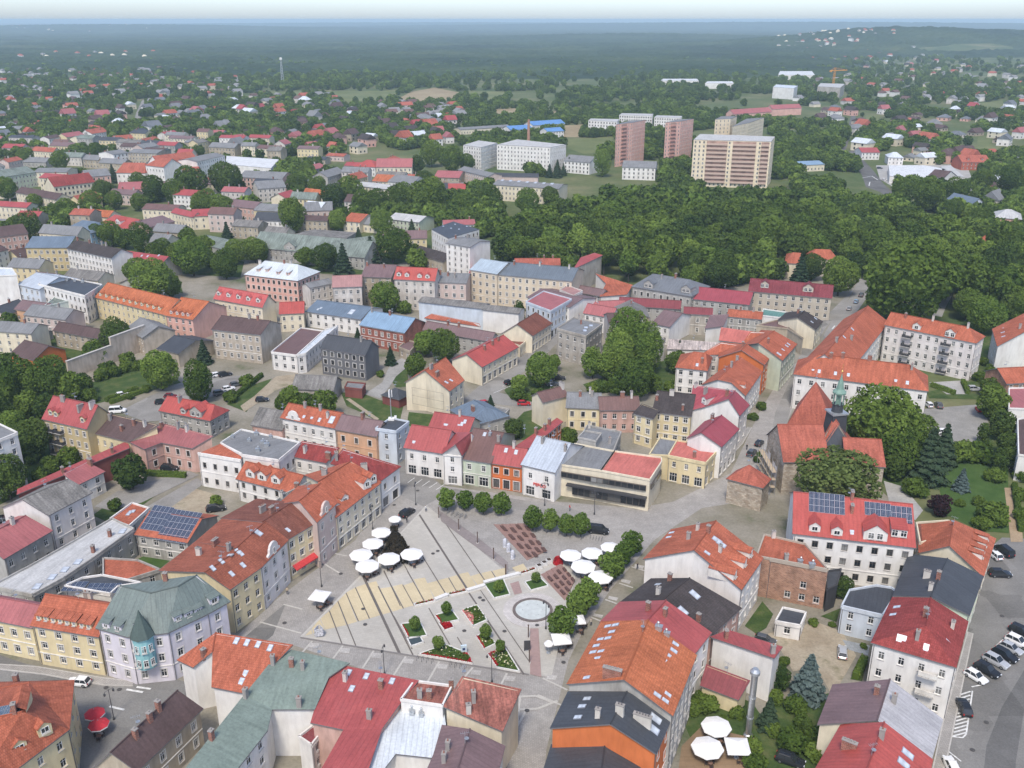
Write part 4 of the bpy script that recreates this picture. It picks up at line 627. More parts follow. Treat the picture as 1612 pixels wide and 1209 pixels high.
{"l":"salmon pink L-shaped house with dull red roof around a small forecourt","w":"p","r":"rp2","V":[[-91.6,222.3,7],[-82.4,218.7,7],[-77.5,219.5,10],[-93,227.3,10],[-99.5,221,8],[-94.6,218.3,7]],"F":[[0,1,2,3],[4,5,0,3]],"i":[["c",[-92.6,226.1,9.4]],["c",[-87.6,224.6,10.1]],["c",[-84.8,223.1,9.9]]],"win":"all"},
{"n":"villa","l":"grey villa with bright red cross-gabled roof by the car park","w":"g","r":"rb","V":[[-100.9,247,5.5],[-84.5,239.9,5.5],[-81.4,247.2,5.5],[-97.8,254.3,5.5],[-99.4,250.6,8.5],[-84,244,8.5]],"F":[[0,1,5,4],[2,3,4,5],[1,2,5]],"i":[["d",[-93.2,244,5.7],2],["d",[-89,241.9,5.5],4.2],["c",[-95.1,248,8],1.6]],"win":"all"},
{"n":"outbuilding","l":"red and brown long back-wall shed running to the picture edge","w":"mr2","r":"rd","V":[[-116.2,195.8,6],[-99,218.7,7],[-100.5,221.5,7.4],[-116.7,197.1,6.4]],"F":0,"i":[["c",[-109.9,205.3,6.5]],["c",[-105.3,210.4,6.6]],["c",[-101.9,215.7,6.9]]],"win":"none"},
{"l":"small white house with pinkish red roof against the long back wall","w":"w","r":"pk","V":[[-104.7,201.2,5.5],[-101.3,208,5.5],[-105.6,209.3,7.5],[-108.3,203.1,7.5]],"F":0,"i":[["c",[-104.6,208.8,7],1.5]]},
{"l":"old three-storey house with mossy grey roof and red string courses","w":"w2","r":"ol","V":[[-100.9,179.3,9.5],[-96.1,189.4,9.5],[-100.8,189.8,12.7],[-106.7,180.9,12.7],[-107.7,192.8,9.5],[-112.5,182.6,9.5]],"F":1,"fl":3,"win":"all"},
{"l":"house with faded pink sheet roof at the western edge","w":"g","r":"pk","V":[[-104.2,165.7,7],[-99.7,176.6,7],[-105.3,177.8,10],[-109.6,168.6,10],[-110.4,182.5,7],[-114.9,171.5,7]],"F":1,"i":[["c",[-106.3,174.7,9.8]]],"win":"all"},
{"n":"outbuilding","l":"ruined low house with patched grey roof near the dirt track","w":"cn","r":"ol","V":[[-67.7,268,4],[-54.9,266.4,4],[-53.8,274.9,4],[-66.5,276.6,4],[-67.1,272.3,7],[-54.4,270.7,7]]},
{"n":"kiosk","l":"small dark timber pavilion with pyramid roof in the meadow","w":"mr2","r":"dg","V":[[-39.7,265.3,3],[-34.2,261.6,3],[-31.1,266.3,3],[-36.6,270,3],[-35.8,266.1,5],[-35,265.5,5]],"F":[[0,1,5,4],[2,3,4,5],[3,0,4],[1,2,5]],"win":"none"},
{"n":"kiosk","l":"low brown bus shelter hut with flat grey roof near the ruined house","w":"mr2","r":"gy","V":[[-52.1,270.9,3],[-46.5,269.2,3],[-46.1,274.3,3],[-52,275.6,3]],"F":0,"win":"none","flat":1},
{"l":"charcoal grey modern house with orange-framed windows","w":"dk2","r":"dg","V":[[-62.9,291.2,9],[-47.5,284.8,9],[-44.2,292.8,9],[-59.5,299.2,9],[-61.2,295.2,12.5],[-45.9,288.8,12.5]],"i":[["c",[-49.2,289.6,12.1]]],"win":"all","fl":3},
{"n":"shop_building","l":"low white shop with brown flat roof and white barrel vault","c":"shop","w":"w","r":"bn","V":[[-80.6,295.6,6],[-71.5,292.3,6],[-67.4,318.1,6],[-76.1,322,6],[-71.1,290.9,6.5],[-68.5,292.8,6.5],[-63,322.7,6.5],[-67.1,317,6.5]],"F":[[0,1,2,3],[4,5,6,7]],"x":[None,"wb"],"flat":1,"win":"all"},
{"l":"red brick house with blue sheet roof and white window surrounds","w":"bk2","r":"bl2","V":[[-54.7,321.4,7.5],[-37.8,312.3,7.5],[-31.4,324.2,7.5],[-48.3,333.3,7.5],[-51.5,327.3,11],[-34.6,318.3,11]],"i":[["c",[-50.8,326.5,10.8]],["c",[-43.9,322.8,10.8]]],"win":"all"},
{"n":"outbuilding","l":"low brown lean-to beside the red brick house","w":"b","r":"bp","V":[[-39.4,308,3.5],[-35.1,303.3,3.5],[-33.3,312.3,3.5],[-37.1,315.5,3.5]],"F":0,"flat":1},
{"n":"outbuilding","l":"house with dark blue-grey roof and rooflight behind the brick house","w":"w","r":"bl","V":[[-78.6,342.9,6],[-56.4,332.9,6],[-50,347,6],[-72.2,357,6],[-75.4,350,8.5],[-53.2,339.9,8.5]],"i":[["k",[-60.5,338.5,7.1],2.5],["k",[-74.1,343.2,6.7]],["k",[-73.1,343.9,7]]]},
{"l":"old peeling white-pink house with faded pink roof","w":"w3","r":"pk2","V":[[-71.1,359.2,11],[-59.9,360.7,11],[-62.1,377.5,11],[-73.3,376,11],[-72.2,367.6,13.5],[-61,369.1,13.5]],"win":"all"},
{"l":"white-pink gable house crowded behind the peeling house","w":"w3","r":"gy","V":[[-81.5,365.8,9],[-73.6,373.1,9],[-77.9,377.8,9],[-85.8,370.5,9],[-83.6,368.2,10.3],[-75.8,375.4,10.3]]},
{"l":"tall old house with brown roof and rear balconies behind the poplar","w":"b","r":"bp","V":[[-61.5,372.1,12],[-49.3,370.6,12],[-47,388.4,12],[-59.3,390,12],[-60.4,381.1,15],[-48.1,379.5,15]],"i":[["c",[-60.1,379.8,14.6]],["c",[-52.9,377.9,14.3]]],"win":"all"},
{"n":"apartment_block","l":"tall white tenement with red mansard roof and four dormers","c":"apartment building","w":"w3","r":"rb","V":[[-47.4,366.2,12.5],[-31,363.2,12.5],[-29.3,372.4,12.5],[-45.7,375.5,12.5],[-46.5,370.8,16.5],[-30.2,367.8,16.5]],"i":[["d",[-45.6,366.9,13.4],1.8],["d",[-42.3,366.2,13.3],1.8],["d",[-37.1,365.1,13.2],1.8],["d",[-33.9,364.5,13.1],1.8],["c",[-29.7,371.3,13.5],2]],"win":"all","fl":4},
{"l":"pink tenement with flat grey roof and red chimneys","w":"p2","r":"gy","V":[[-31.6,369.4,10.5],[-18.7,367.6,10.5],[-16.6,382.2,10.5],[-29.5,384.1,10.5],[-30.5,376.7,12.5],[-17.6,374.9,12.5]],"i":[["c",[-26.2,374,11.9],1.6],["c",[-23.3,372.2,11.6],1.6]],"win":"all"},
{"n":"outbuilding","l":"long pale blue-grey firewall range of low houses","w":"bl","r":"ol","V":[[-36,347.8,8.5],[-11,338.3,8.5],[-8.5,344.9,8.5],[-33.5,354.4,8.5],[-34.8,351.1,9.5],[-9.8,341.6,9.5]],"win":"none"},
{"n":"outbuilding","l":"bright white box of a house ending the pale firewall range","w":"w","r":"ol","V":[[-11,337.2,8.5],[2.4,332.2,8.5],[4.6,338.1,8.5],[-8.8,343.2,8.5],[-9.9,340.2,9.5],[3.5,335.2,9.5]],"win":"none"},
{"n":"outbuilding","l":"low house with brown sheet roof behind the bushy trees","w":"g","r":"bp","V":[[-31.8,320.3,6],[-7.4,307.1,6],[-4.8,312,6],[-29.1,325.2,6],[-30.5,322.8,8.5],[-6.1,309.5,8.5]],"i":[["c",[-22.8,318.5,8.4]],["c",[-18.8,316.3,8.4]]]},
{"n":"outbuilding","l":"narrow orange lean-to roof before the pale firewall range","w":"w","r":"or","V":[[-32.3,334.6,6],[-11.4,323.8,6],[-12.1,324.2,7],[-30.2,336.3,7]],"F":0,"win":"none"},
{"n":"apartment_block","l":"tall cream corner section of the palace-like tenement with pale blue roof","c":"apartment building","w":"c2","r":"bl3","V":[[-17.2,377.6,13.5],[-6.2,370.5,13.5],[2.6,384.1,13.5],[-8.5,391.2,13.5],[-12.8,384.4,16.5],[-1.8,377.3,16.5]],"win":"all","fl":4},
{"n":"apartment_block","l":"long cream four-storey tenement with slate blue roof facing the park","c":"apartment building","w":"c2","r":"sl","V":[[-6.2,371.8,13],[23.7,361.3,13],[29.7,378.3,13],[-.2,388.8,13],[-3.2,380.3,16.2],[26.7,369.8,16.2]],"i":[["c",[.9,377.3,15.7]],["c",[11.4,374.4,16]],["c",[23.2,370,15.9]]],"win":"all","fl":4},
{"n":"apartment_block","l":"white five-storey tenement in front of the park trees","c":"apartment building","w":"w","r":"gy","V":[[-30.3,424.7,14],[-19.1,416.7,14],[-10.2,429.1,14],[-21.5,437.1,14],[-25.9,430.9,15.5],[-14.7,422.9,15.5]],"i":[["c",[-26.1,428.9,15.2]],["c",[-20.6,431.5,14.8]]],"win":"all","fl":5},
{"n":"apartment_block","l":"white block with dark skylit roof and blank side wall","c":"apartment building","w":"w","r":"dg","V":[[-39.5,455.1,14],[-30.1,435.1,14],[-16.1,455.1,14],[-30,474.3,14]],"F":0,"i":[["k",[-34.2,462.1,14]],["k",[-30,457.4,14]],["k",[-26,455.1,14]],["k",[-22.5,462.1,14]],["k",[-28.6,466.9,14]]],"flat":1},
{"n":"outbuilding","l":"low house with dark brown gables under the white tenements","w":"b","r":"db","V":[[-47.4,443.2,5],[-32,425.5,5],[-25.8,430.9,5],[-41.2,448.6,5],[-44.3,445.9,8],[-28.9,428.2,8]]},
{"l":"pale green house with light grey roof across the park road","w":"gn","r":"lg","V":[[-69.3,520.9,6],[-51.3,511.1,6],[-43.9,524.7,6],[-61.9,534.5,6],[-65.6,527.7,8.2],[-47.6,517.9,8.2]],"win":"all"},
{"l":"cream house with red-orange roof and dormer near the birch","w":"c","r":"or","V":[[-93.5,515.4,6],[-83.8,511.1,6],[-76.5,527.6,6],[-86.2,531.9,6],[-89.9,523.7,9],[-80.2,519.3,9]]},
{"l":"small cream house with grey roof beside the red-orange one","w":"c","r":"gy","V":[[-85.2,515.8,4.5],[-74.1,510.5,4.5],[-69.5,520,4.5],[-80.6,525.3,4.5],[-82.9,520.6,7.5],[-71.8,515.2,7.5]]},
{"n":"apartment_block","l":"cream four-storey flats with pale flat roof beyond the old town","c":"apartment building","w":"c","r":"lg","V":[[-99.1,597.6,12],[-70.3,578.6,12],[-62.7,590.1,12],[-91.5,609.1,12],[-95.3,603.4,13.4],[-66.5,584.3,13.4]],"win":"all","fl":4},
{"n":"apartment_block","l":"white flats with grey roof and blank end wall","c":"apartment building","w":"w","r":"gy","V":[[-82.1,625.6,10],[-65.4,615.2,10],[-55.9,630.5,10],[-72.6,640.9,10],[-77.3,633.2,13.5],[-60.6,622.9,13.5]],"win":"all"},
{"n":"apartment_block","l":"long cream flats with row of white rooftop dormers","c":"apartment building","w":"c","r":"gy","V":[[-12.4,612.9,10],[29.4,596.2,10],[36.1,613,10],[-5.7,629.6,10],[-9.1,621.3,11.8],[32.8,604.6,11.8]],"i":[["k",[-6.3,619.7,11.7],2.2],["k",[-.9,617.4,11.7],2.2],["k",[4.5,615.2,11.7],2.2],["k",[9.9,612.9,11.6],2.2],["k",[15.2,610.7,11.6],2.2],["k",[20.5,608.5,11.6],2.2],["k",[25.7,606.3,11.6],2.2]],"win":"all","fl":3},
{"n":"apartment_block","l":"pale pink long low flats with dark roof below the hospital","c":"apartment building","w":"p2","r":"gy","V":[[-38.9,684.6,9],[-16.8,652,9],[-7.1,658.6,9],[-29.2,691.2,9],[-34.1,687.9,11],[-12,655.3,11]],"win":"all","fl":3},
{"n":"apartment_block","l":"long dark roofed low range beside the pale pink flats","c":"apartment building","w":"p2","r":"dg","V":[[-17.4,674.1,6],[18.3,669.6,6],[19.2,677,6],[-16.5,681.5,6],[-16.9,677.8,8],[18.7,673.3,8]],"win":"none"},
{"n":"house","l":"house with brick-red roof between flats and hospital","w":"b","r":"pk","V":[[-54.9,669.6,6],[-37.3,665.2,6],[-32.9,682.7,6],[-50.6,687.1,6],[-52.7,678.3,9.5],[-35.1,673.9,9.5]]},
{"n":"house","l":"little red box house beside the white dormered flats","w":"rb2","r":"rb","V":[[-42.4,616.3,6],[-30.8,616.3,6],[-30.8,631.3,6],[-42.4,631.3,6],[-42.4,623.8,9],[-30.8,623.8,9]]},
{"n":"house","l":"orange roofed house behind the cream flats","w":"c","r":"ob","V":[[-96.4,652.3,6],[-83.7,648.1,6],[-78.1,665.2,6],[-90.8,669.4,6],[-93.6,660.8,9.5],[-80.9,656.6,9.5]]},
{"n":"house","l":"house with vivid orange roof among trees","w":"c","r":"ob","V":[[-135.2,609.4,5],[-119.4,600,5],[-116.3,605.2,5],[-132.1,614.6,5],[-133.7,612,8],[-117.9,602.6,8]]},
{"n":"house","l":"house with raspberry red tent roof among trees","w":"w","r":"rb","V":[[-119.2,715,7],[-102.2,710,7],[-97.1,727.3,7],[-114.1,732.3,7],[-109.7,721.6,11],[-106.5,720.7,11]],"F":[[0,1,5,4],[2,3,4,5],[3,0,4],[1,2,5]]},
{"n":"apartment_block","l":"long cream house with dull red roof near the raspberry one","c":"apartment building","w":"c","r":"pk","V":[[-101.5,710,7],[-75,710,7],[-75,724.7,7],[-101.5,724.7,7],[-101.5,717.3,12.5],[-75,717.3,12.5]]},
{"n":"apartment_block","l":"white-grey corner tenement with steep zinc attic","c":"apartment building","w":"w","r":"wb","V":[[-121.2,540.7,8],[-110.6,535.9,8],[-105.3,547.6,8],[-116,552.4,8],[-118.6,546.6,11.5],[-108,541.8,11.5]]},
{"n":"house","l":"grey-pink villa with twin dark gables","w":"p2","r":"gy","V":[[-118.6,533.6,8],[-103.3,535.9,8],[-106,553.7,8],[-121.4,551.3,8],[-120,542.5,11.5],[-104.7,544.8,11.5]],"win":"all"},
{"n":"school","l":"long green-grey roofed low school with pedimented portal","w":"g","r":"gs2","V":[[-127.4,451.5,6],[-69.1,429.1,6],[-63.1,444.6,6],[-121.5,467,6],[-124.4,459.2,12.2],[-66.1,436.9,12.2]],"i":[["d",[-107.4,444.1,6.2],6]],"win":"all"},
{"n":"school","l":"second green-grey roofed school wing behind the conifers","w":"g","r":"gs2","V":[[-78.3,435,6],[-63.8,445.1,6],[-72.5,457.7,6],[-87.1,447.5,6],[-82.7,441.3,11.7],[-68.2,451.4,11.7]],"win":"all"},
{"n":"outbuilding","l":"flat grey depot roof beside the school","w":"g","r":"ol","V":[[-115.7,490,4],[-85.9,480.5,4],[-83.1,494.9,4],[-107.7,502.5,4]],"F":0,"flat":1},
{"n":"outbuilding","l":"low green-roofed hall behind the round trees","w":"g","r":"gs2","V":[[-160.8,466.8,5],[-139.5,449.4,5],[-130.3,460.7,5],[-151.7,478,5],[-156.3,472.4,7.5],[-134.9,455,7.5]]},
{"n":"terrace","l":"long terrace with orange roof and pale yellow front","w":"y","r":"ob","V":[[-163.2,353.8,8.5],[-127.5,330.2,8.5],[-120.5,340.9,8.5],[-156.2,364.4,8.5],[-159.7,359.1,13],[-124,335.5,13]],"i":[["d",[-161,353.3,9.1],1.5],["d",[-157.8,351.2,9.1],1.5],["d",[-154.7,349.2,9.1],1.5],["d",[-151.7,347.2,9.1],1.5],["d",[-148.6,345.2,9.1],1.5],["d",[-145.6,343.2,9.1],1.5],["d",[-142.6,341.3,9.1],1.5],["d",[-139.6,339.3,9.2],1.5],["d",[-136.7,337.4,9.2],1.5],["d",[-133.8,335.5,9.2],1.5],["d",[-131,333.7,9.2],1.5]],"win":"all"},
{"n":"terrace","l":"shorter terrace with orange roof and salmon gable wall","w":"p3","r":"ob","V":[[-127.3,329.7,8.5],[-115.8,324.4,8.5],[-108.3,340.7,8.5],[-119.8,346.1,8.5],[-123.6,337.9,13],[-112,332.6,13]],"i":[["d",[-125.3,329.8,9],1.5],["d",[-122.7,328.6,9],1.5],["d",[-120.2,327.5,9],1.5],["d",[-118.1,326.6,9],1.5]],"win":"all"},
{"n":"apartment_block","l":"cream house with red roof and five white arched dormers","c":"apartment building","w":"c","r":"rb2","V":[[-116.6,353.3,8],[-94.9,341.5,8],[-91.4,348,8],[-113.1,359.8,8],[-114.9,356.6,12],[-93.2,344.8,12]],"i":[["d",[-114.8,353.6,9.2],2],["d",[-110.3,351.1,9.2],2],["d",[-105.8,348.7,9.2],2],["d",[-101.3,346.2,9.2],2],["d",[-96.9,343.8,9.2],2]],"win":"all"},
{"n":"house","l":"house with small bright red roofs and balcony stair","w":"c","r":"rb","V":[[-87.1,336.3,7],[-78.5,337.6,7],[-80.1,348.2,7],[-88.7,346.9,7],[-87.9,341.6,10],[-79.3,342.9,10]]},
{"n":"apartment_block","l":"pink apartment house with pale zinc mansard roof","c":"apartment building","w":"p3","r":"zn","V":[[-112.4,383.3,10],[-88.1,373.1,10],[-81.9,387.9,10],[-106.2,398.1,10],[-104.9,388.8,14.5],[-89.4,382.3,14.5]],"F":[[0,1,5,4],[2,3,4,5],[3,0,4],[1,2,5]],"i":[["d",[-106.7,383.2,11.2],1.5,0],["d",[-102.6,381.9,11.4],1.5,0],["d",[-97.4,379,11],1.5,0],["d",[-92.9,377.2,11.1],1.5,0],["c",[-106.7,387.5,13.4],1.5],["c",[-95.7,384.8,14.4]],["c",[-92.8,383.7,14.5]]],"win":"all","fl":3},
{"n":"apartment_block","l":"stained beige tenement with brown roof and rear balconies","c":"apartment building","w":"b2","r":"br","V":[[-103.3,307.1,10.5],[-85.3,301.1,10.5],[-81.2,313.4,10.5],[-99.2,319.4,10.5],[-101.3,313.3,13.5],[-83.2,307.2,13.5]],"i":[["c",[-90.9,309.8,13.5]],["c",[-87.6,308.5,13.4]]],"fl":3,"win":"all"},
{"n":"house","l":"small orange house with brown roof in the gardens","w":"o","r":"br","V":[[-169.6,298.4,4.5],[-159,292.5,4.5],[-153.2,302.9,4.5],[-163.8,308.8,4.5],[-166.7,303.6,7.7],[-156.1,297.7,7.7]]},
{"n":"house","l":"grey two-storey house with brown roof above the retaining wall","w":"b","r":"br","V":[[-164.3,319.6,6],[-144.9,310.3,6],[-142.5,315.3,6],[-161.9,324.7,6],[-163.1,322.1,8.5],[-143.7,312.8,8.5]],"win":"all"},
{"n":"outbuilding","l":"grey gable building with bare side wall behind the leafy tree","w":"b2","r":"gy","V":[[-138.5,319.9,6.5],[-128.8,309.9,6.5],[-120.4,318,6.5],[-130.1,328.1,6.5],[-134.3,324,9.5],[-124.6,313.9,9.5]]},
{"n":"outbuilding","l":"black-roofed wooden house beside the spruce","w":"b","r":"dg","V":[[-121.3,302.7,5],[-112.6,297.6,5],[-104.8,311.1,5],[-113.5,316.2,5],[-117.4,309.4,7.5],[-108.7,304.4,7.5]]},
{"n":"apartment_block","l":"white four-storey tenement with dark roof and chimney row","c":"apartment building","w":"w","r":"db","V":[[-205.4,424.8,11.5],[-177.6,406.4,11.5],[-171.6,415.5,11.5],[-199.4,433.8,11.5],[-202.4,429.3,14.5],[-174.6,410.9,14.5]],"i":[["c",[-201.6,428.7,14.5]],["c",[-193.8,423.4,14.4]],["c",[-186.1,418.5,14.5]],["c",[-183.6,416.9,14.5]]],"win":"all","fl":4},
{"n":"apartment_block","l":"ochre tenement wing with blue-grey roof and white blank end","c":"apartment building","w":"y2","r":"bl","V":[[-226.4,428.5,11],[-206.7,428.5,11],[-206.7,445.9,11],[-226.4,445.9,11],[-226.4,437.2,14.5],[-206.7,437.2,14.5]],"win":"all","fl":3},
{"n":"hall","l":"long hall with crimson roof and grey gable","w":"g","r":"rm2","V":[[-186.3,422.4,6.5],[-158.7,409.2,6.5],[-152.6,422.1,6.5],[-180.1,435.3,6.5],[-183.2,428.9,10],[-155.7,415.6,10]],"i":[["k",[-169.5,420.2,9.1]],["k",[-166.3,418.9,9.2]],["k",[-160.8,417.8,9.8]]]},
{"n":"apartment_block","l":"white hotel-like block with dark flat roof and roof plant","c":"apartment building","w":"w","r":"dg","V":[[-189.8,363.6,11],[-163.9,346.5,11],[-163.8,362.7,11],[-189.8,377.5,11]],"F":0,"i":[["v",[-185.6,372.8,11]],["v",[-181,369.7,11]],["v",[-177.2,368.2,11]],["v",[-173.3,366.6,11]]],"win":"all","fl":3,"flat":1},
{"n":"hall","l":"pale mint windowless block with flat green roof","w":"mi","r":"gs2","V":[[-179.9,345.4,7],[-169.2,359,7],[-173.2,364.8,7],[-182.1,363.3,7]],"F":0,"win":"none","flat":1},
{"n":"apartment_block","l":"pale grey town house with pediment and pilasters","c":"apartment building","w":"bl","r":"lb","V":[[-200.1,367.3,10],[-187.8,359.9,10],[-178.5,375.3,10],[-190.8,382.7,10],[-195.4,375,13],[-183.2,367.6,13]],"win":"all"},
{"n":"outbuilding","l":"large blank white firewall block at the western edge","w":"w","r":"wb","V":[[-213.7,363,14],[-199.1,366.1,14],[-206.7,377.3,14],[-222.2,378.9,14]],"F":0,"win":"none","flat":1},
{"n":"house","l":"peach house with brown-red roof at the foot of the mint block","w":"pe","r":"bp","V":[[-193.4,349.4,5],[-179.8,344.2,5],[-176.6,352.6,5],[-190.1,357.8,5],[-191.8,353.6,7.5],[-178.2,348.4,7.5]]},
{"n":"outbuilding","l":"low sheds with patchwork roofs in the western gardens","w":"g","r":"ol","V":[[-181,321.5,3],[-171.4,319.2,3],[-169.3,328.1,3],[-179,330.3,3],[-180,325.9,4.5],[-170.4,323.6,4.5]]},
{"n":"apartment_block","l":"faded pink tenement with brown roof at the western edge","c":"apartment building","w":"p","r":"br","V":[[-254.3,448.7,11],[-240.6,459.9,11],[-251.4,473.1,11],[-265.1,461.9,11],[-259.7,455.3,14.4],[-246,466.5,14.4]],"win":"all"},
{"n":"villa","l":"sky blue villa with blue hipped roof and round windows","w":"bl4","r":"bl","V":[[-235.9,486.8,7],[-217.8,478.5,7],[-210.3,494.9,7],[-228.5,503.2,7],[-227.3,492.7,11],[-219,489,11]],"F":[[0,1,5,4],[2,3,4,5],[3,0,4],[1,2,5]],"win":"all"},
{"n":"villa","l":"villa with many bright red roof peaks","w":"c","r":"rb","V":[[-225.3,508.5,6],[-204.1,493,6],[-194.9,505.6,6],[-216.1,521.1,6],[-218.2,512.9,10],[-199.5,499.3,10]],"F":[[0,1,5,4],[2,3,4,5],[3,0,4]],"i":[["d",[-212.5,501.3,6.9],4]]},
{"n":"house","l":"house with brown-pink roof beside the red villa","w":"p","r":"bp","V":[[-193.1,493.3,7],[-184.7,508.9,7],[-200.6,517.4,7],[-208.9,501.8,7],[-201,497.5,9.5],[-192.6,513.1,9.5]],"win":"all"},
{"n":"house","l":"orange roofed house before the red villa","w":"c","r":"ob","V":[[-246.6,535.6,5],[-229.6,529.9,5],[-226.4,539.4,5],[-243.4,545.1,5],[-245,540.4,8],[-228,534.6,8]]},
{"n":"house","l":"cream house with red roof and tall stair window","w":"c","r":"rm2","V":[[-194.9,534.1,7],[-177.9,519.8,7],[-174,524.4,7],[-191,538.7,7],[-192.9,536.4,9.3],[-176,522.1,9.3]],"win":"all"},
{"n":"house","l":"plain cream block joined to the red roofed cream house","w":"c","r":"rm2","V":[[-178.5,520.1,7.5],[-167.2,522.9,7.5],[-170.6,536.4,7.5],[-181.9,533.6,7.5],[-180.2,526.8,10.3],[-168.9,529.6,10.3]]},
{"n":"apartment_block","l":"cream tenement with grey and brown roof on the western hill","c":"apartment building","w":"c","r":"br","V":[[-310.7,589.1,9],[-273.9,563.7,9],[-268.6,571.3,9],[-305.5,596.7,9],[-308.1,592.9,12],[-271.3,567.5,12]],"win":"all"},
{"n":"apartment_block","l":"red-brown roofed tenement row on the western hill","c":"apartment building","w":"c","r":"rm","V":[[-293.2,603.7,10],[-275.4,623.2,10],[-286.2,633,10],[-303.9,613.5,10],[-298.6,608.6,15.5],[-280.8,628.1,15.5]],"win":"all"},
{"n":"apartment_block","l":"pink tenement at the end of the red-brown row","c":"apartment building","w":"p3","r":"gy","V":[[-289.4,643.8,10],[-276.7,652.5,10],[-286.9,667.3,10],[-299.5,658.7,10],[-294.4,651.3,13.6],[-281.8,659.9,13.6]],"win":"all"},
{"n":"apartment_block","l":"cream flats with flat grey roof left of the red-brown row","c":"apartment building","w":"c","r":"gy","V":[[-336.1,665.9,10],[-313.2,665.9,10],[-313.2,683.9,10],[-336.1,683.9,10],[-336.1,674.9,11.8],[-313.2,674.9,11.8]],"win":"all"},
{"n":"apartment_block","l":"grey-green tenement with hipped roofs at the western edge","c":"apartment building","w":"gn","r":"gs2","V":[[-348.9,639.6,10],[-334.7,665.9,10],[-350.5,674.4,10],[-364.7,648.2,10],[-356.8,643.9,13.6],[-342.6,670.1,13.6]],"win":"all"},
{"n":"school","l":"white school with red-orange hipped roof and tall windows","w":"w","r":"or2","V":[[-261.5,678.2,13],[-245.3,668.6,13],[-237.2,682.5,13],[-253.4,692,13],[-251.9,681.9,18],[-241.2,675.6,18]],"F":[[0,1,5,4],[2,3,4,5],[3,0,4]],"win":"all","fl":3},
{"n":"school","l":"long wing of the white school with red-orange roof","w":"w","r":"or2","V":[[-254.2,687.3,11],[-234.2,712.4,11],[-248,723.4,11],[-268,698.2,11],[-261.1,692.7,17.6],[-241.1,717.9,17.6]],"win":"all","fl":3},
{"n":"school","l":"plain white school wing with grey roof","w":"w","r":"gy","V":[[-230.3,696,13],[-219.9,730,13],[-237.1,735.3,13],[-247.5,701.3,13],[-238.9,698.7,14.8],[-228.5,732.7,14.8]],"win":"all","fl":4},
{"n":"hall","l":"orange brick annex with orange roof before the white school","w":"rb2","r":"or2","V":[[-252.6,681.2,7],[-227.1,685.8,7],[-229.8,700.6,7],[-255.3,696,7],[-253.9,688.6,10],[-228.5,693.2,10]],"win":"all"},
{"n":"hall","l":"large white flat roofed sports hall","w":"w","r":"wh","V":[[-216.3,718.3,8],[-177.3,698.2,8],[-182.3,744.9,8],[-229,765.3,8]],"F":0,"flat":1,"win":"none"},
{"n":"house","l":"red-roofed house with white walls next to the white school","w":"w","r":"or2","V":[[-282.4,676.4,8],[-261.3,674.6,8],[-259.9,690.8,8],[-281,692.7,8],[-279.2,684.3,14.1],[-263.1,682.9,14.1]],"F":[[0,1,5,4],[2,3,4,5],[3,0,4],[1,2,5]],"win":"all"},
{"n":"apartment_block","l":"pale grey flats with flat roof behind the white school","c":"apartment building","w":"b","r":"gy","V":[[-303.3,754.8,12],[-278.7,748.9,12],[-274.6,766.5,12],[-299.2,772.3,12],[-301.3,763.5,13.8],[-276.6,757.7,13.8]],"win":"all","fl":4},
{"n":"apartment_block","l":"white flats next to the pale grey flats","c":"apartment building","w":"w","r":"gy","V":[[-310.4,743.2,12],[-303.3,754.8,12],[-318.7,764.2,12],[-325.8,752.6,12],[-318.1,747.9,13.8],[-311,759.5,13.8]],"win":"all","fl":4},
{"n":"house","l":"yellow house with grey roof by the round birch","w":"y","r":"gy","V":[[-148.8,538.6,7.5],[-132.3,534.4,7.5],[-128.9,548,7.5],[-145.4,552.2,7.5],[-147.1,545.4,10.3],[-130.6,541.2,10.3]],"win":"all"},
{"n":"apartment_block","l":"pinkish-brown tenement with brown roof near the yellow house","c":"apartment building","w":"p","r":"bp","V":[[-167.1,549.9,8],[-149.1,540.7,8],[-144,550.8,8],[-162,560,8],[-164.5,555,11],[-146.6,545.7,11]],"win":"all"},
{"n":"apartment_block","l":"long dusky pink tenement with grey roof behind trees","c":"apartment building","w":"p","r":"gy","V":[[-187.3,650.3,9],[-156.3,641.8,9],[-151.7,658.3,9],[-182.8,666.8,9],[-185.1,658.5,12.4],[-154,650,12.4]],"win":"all"},
{"n":"apartment_block","l":"grey-white tenement with grey roof beside dusky pink one","c":"apartment building","w":"w3","r":"gy","V":[[-162.3,602.2,9],[-146.4,609.7,9],[-154.1,626,9],[-170,618.5,9],[-166.2,610.3,12.6],[-150.2,617.9,12.6]],"win":"all"},
{"n":"house","l":"pink low house with brown red roof by the wall of trees","w":"p","r":"pk","V":[[-257.7,616.3,6],[-241.7,620.1,6],[-245.9,637.6,6],[-261.9,633.8,6],[-259.8,625,9.6],[-243.8,628.8,9.6]]},
{"n":"school","l":"grey-cream school with maroon roof and arched dormers by the park","w":"c3","r":"ma","V":[[94.6,361.1,9],[124.1,350.7,9],[127.6,360.5,9],[98,371,9],[96.3,366,12.9],[125.8,355.6,12.9]],"i":[["d",[100.5,360.7,10.2],3],["d",[116.1,355.1,10.1],4]],"win":"all","fl":3},
{"l":"grey house with long raspberry sheet roof beside the school","w":"g","r":"rp","V":[[71.9,358.5,6.5],[92.1,350.2,6.5],[98.4,365.7,6.5],[78.3,373.9,6.5],[75.1,366.2,9.3],[95.2,358,9.3]],"win":"all"},
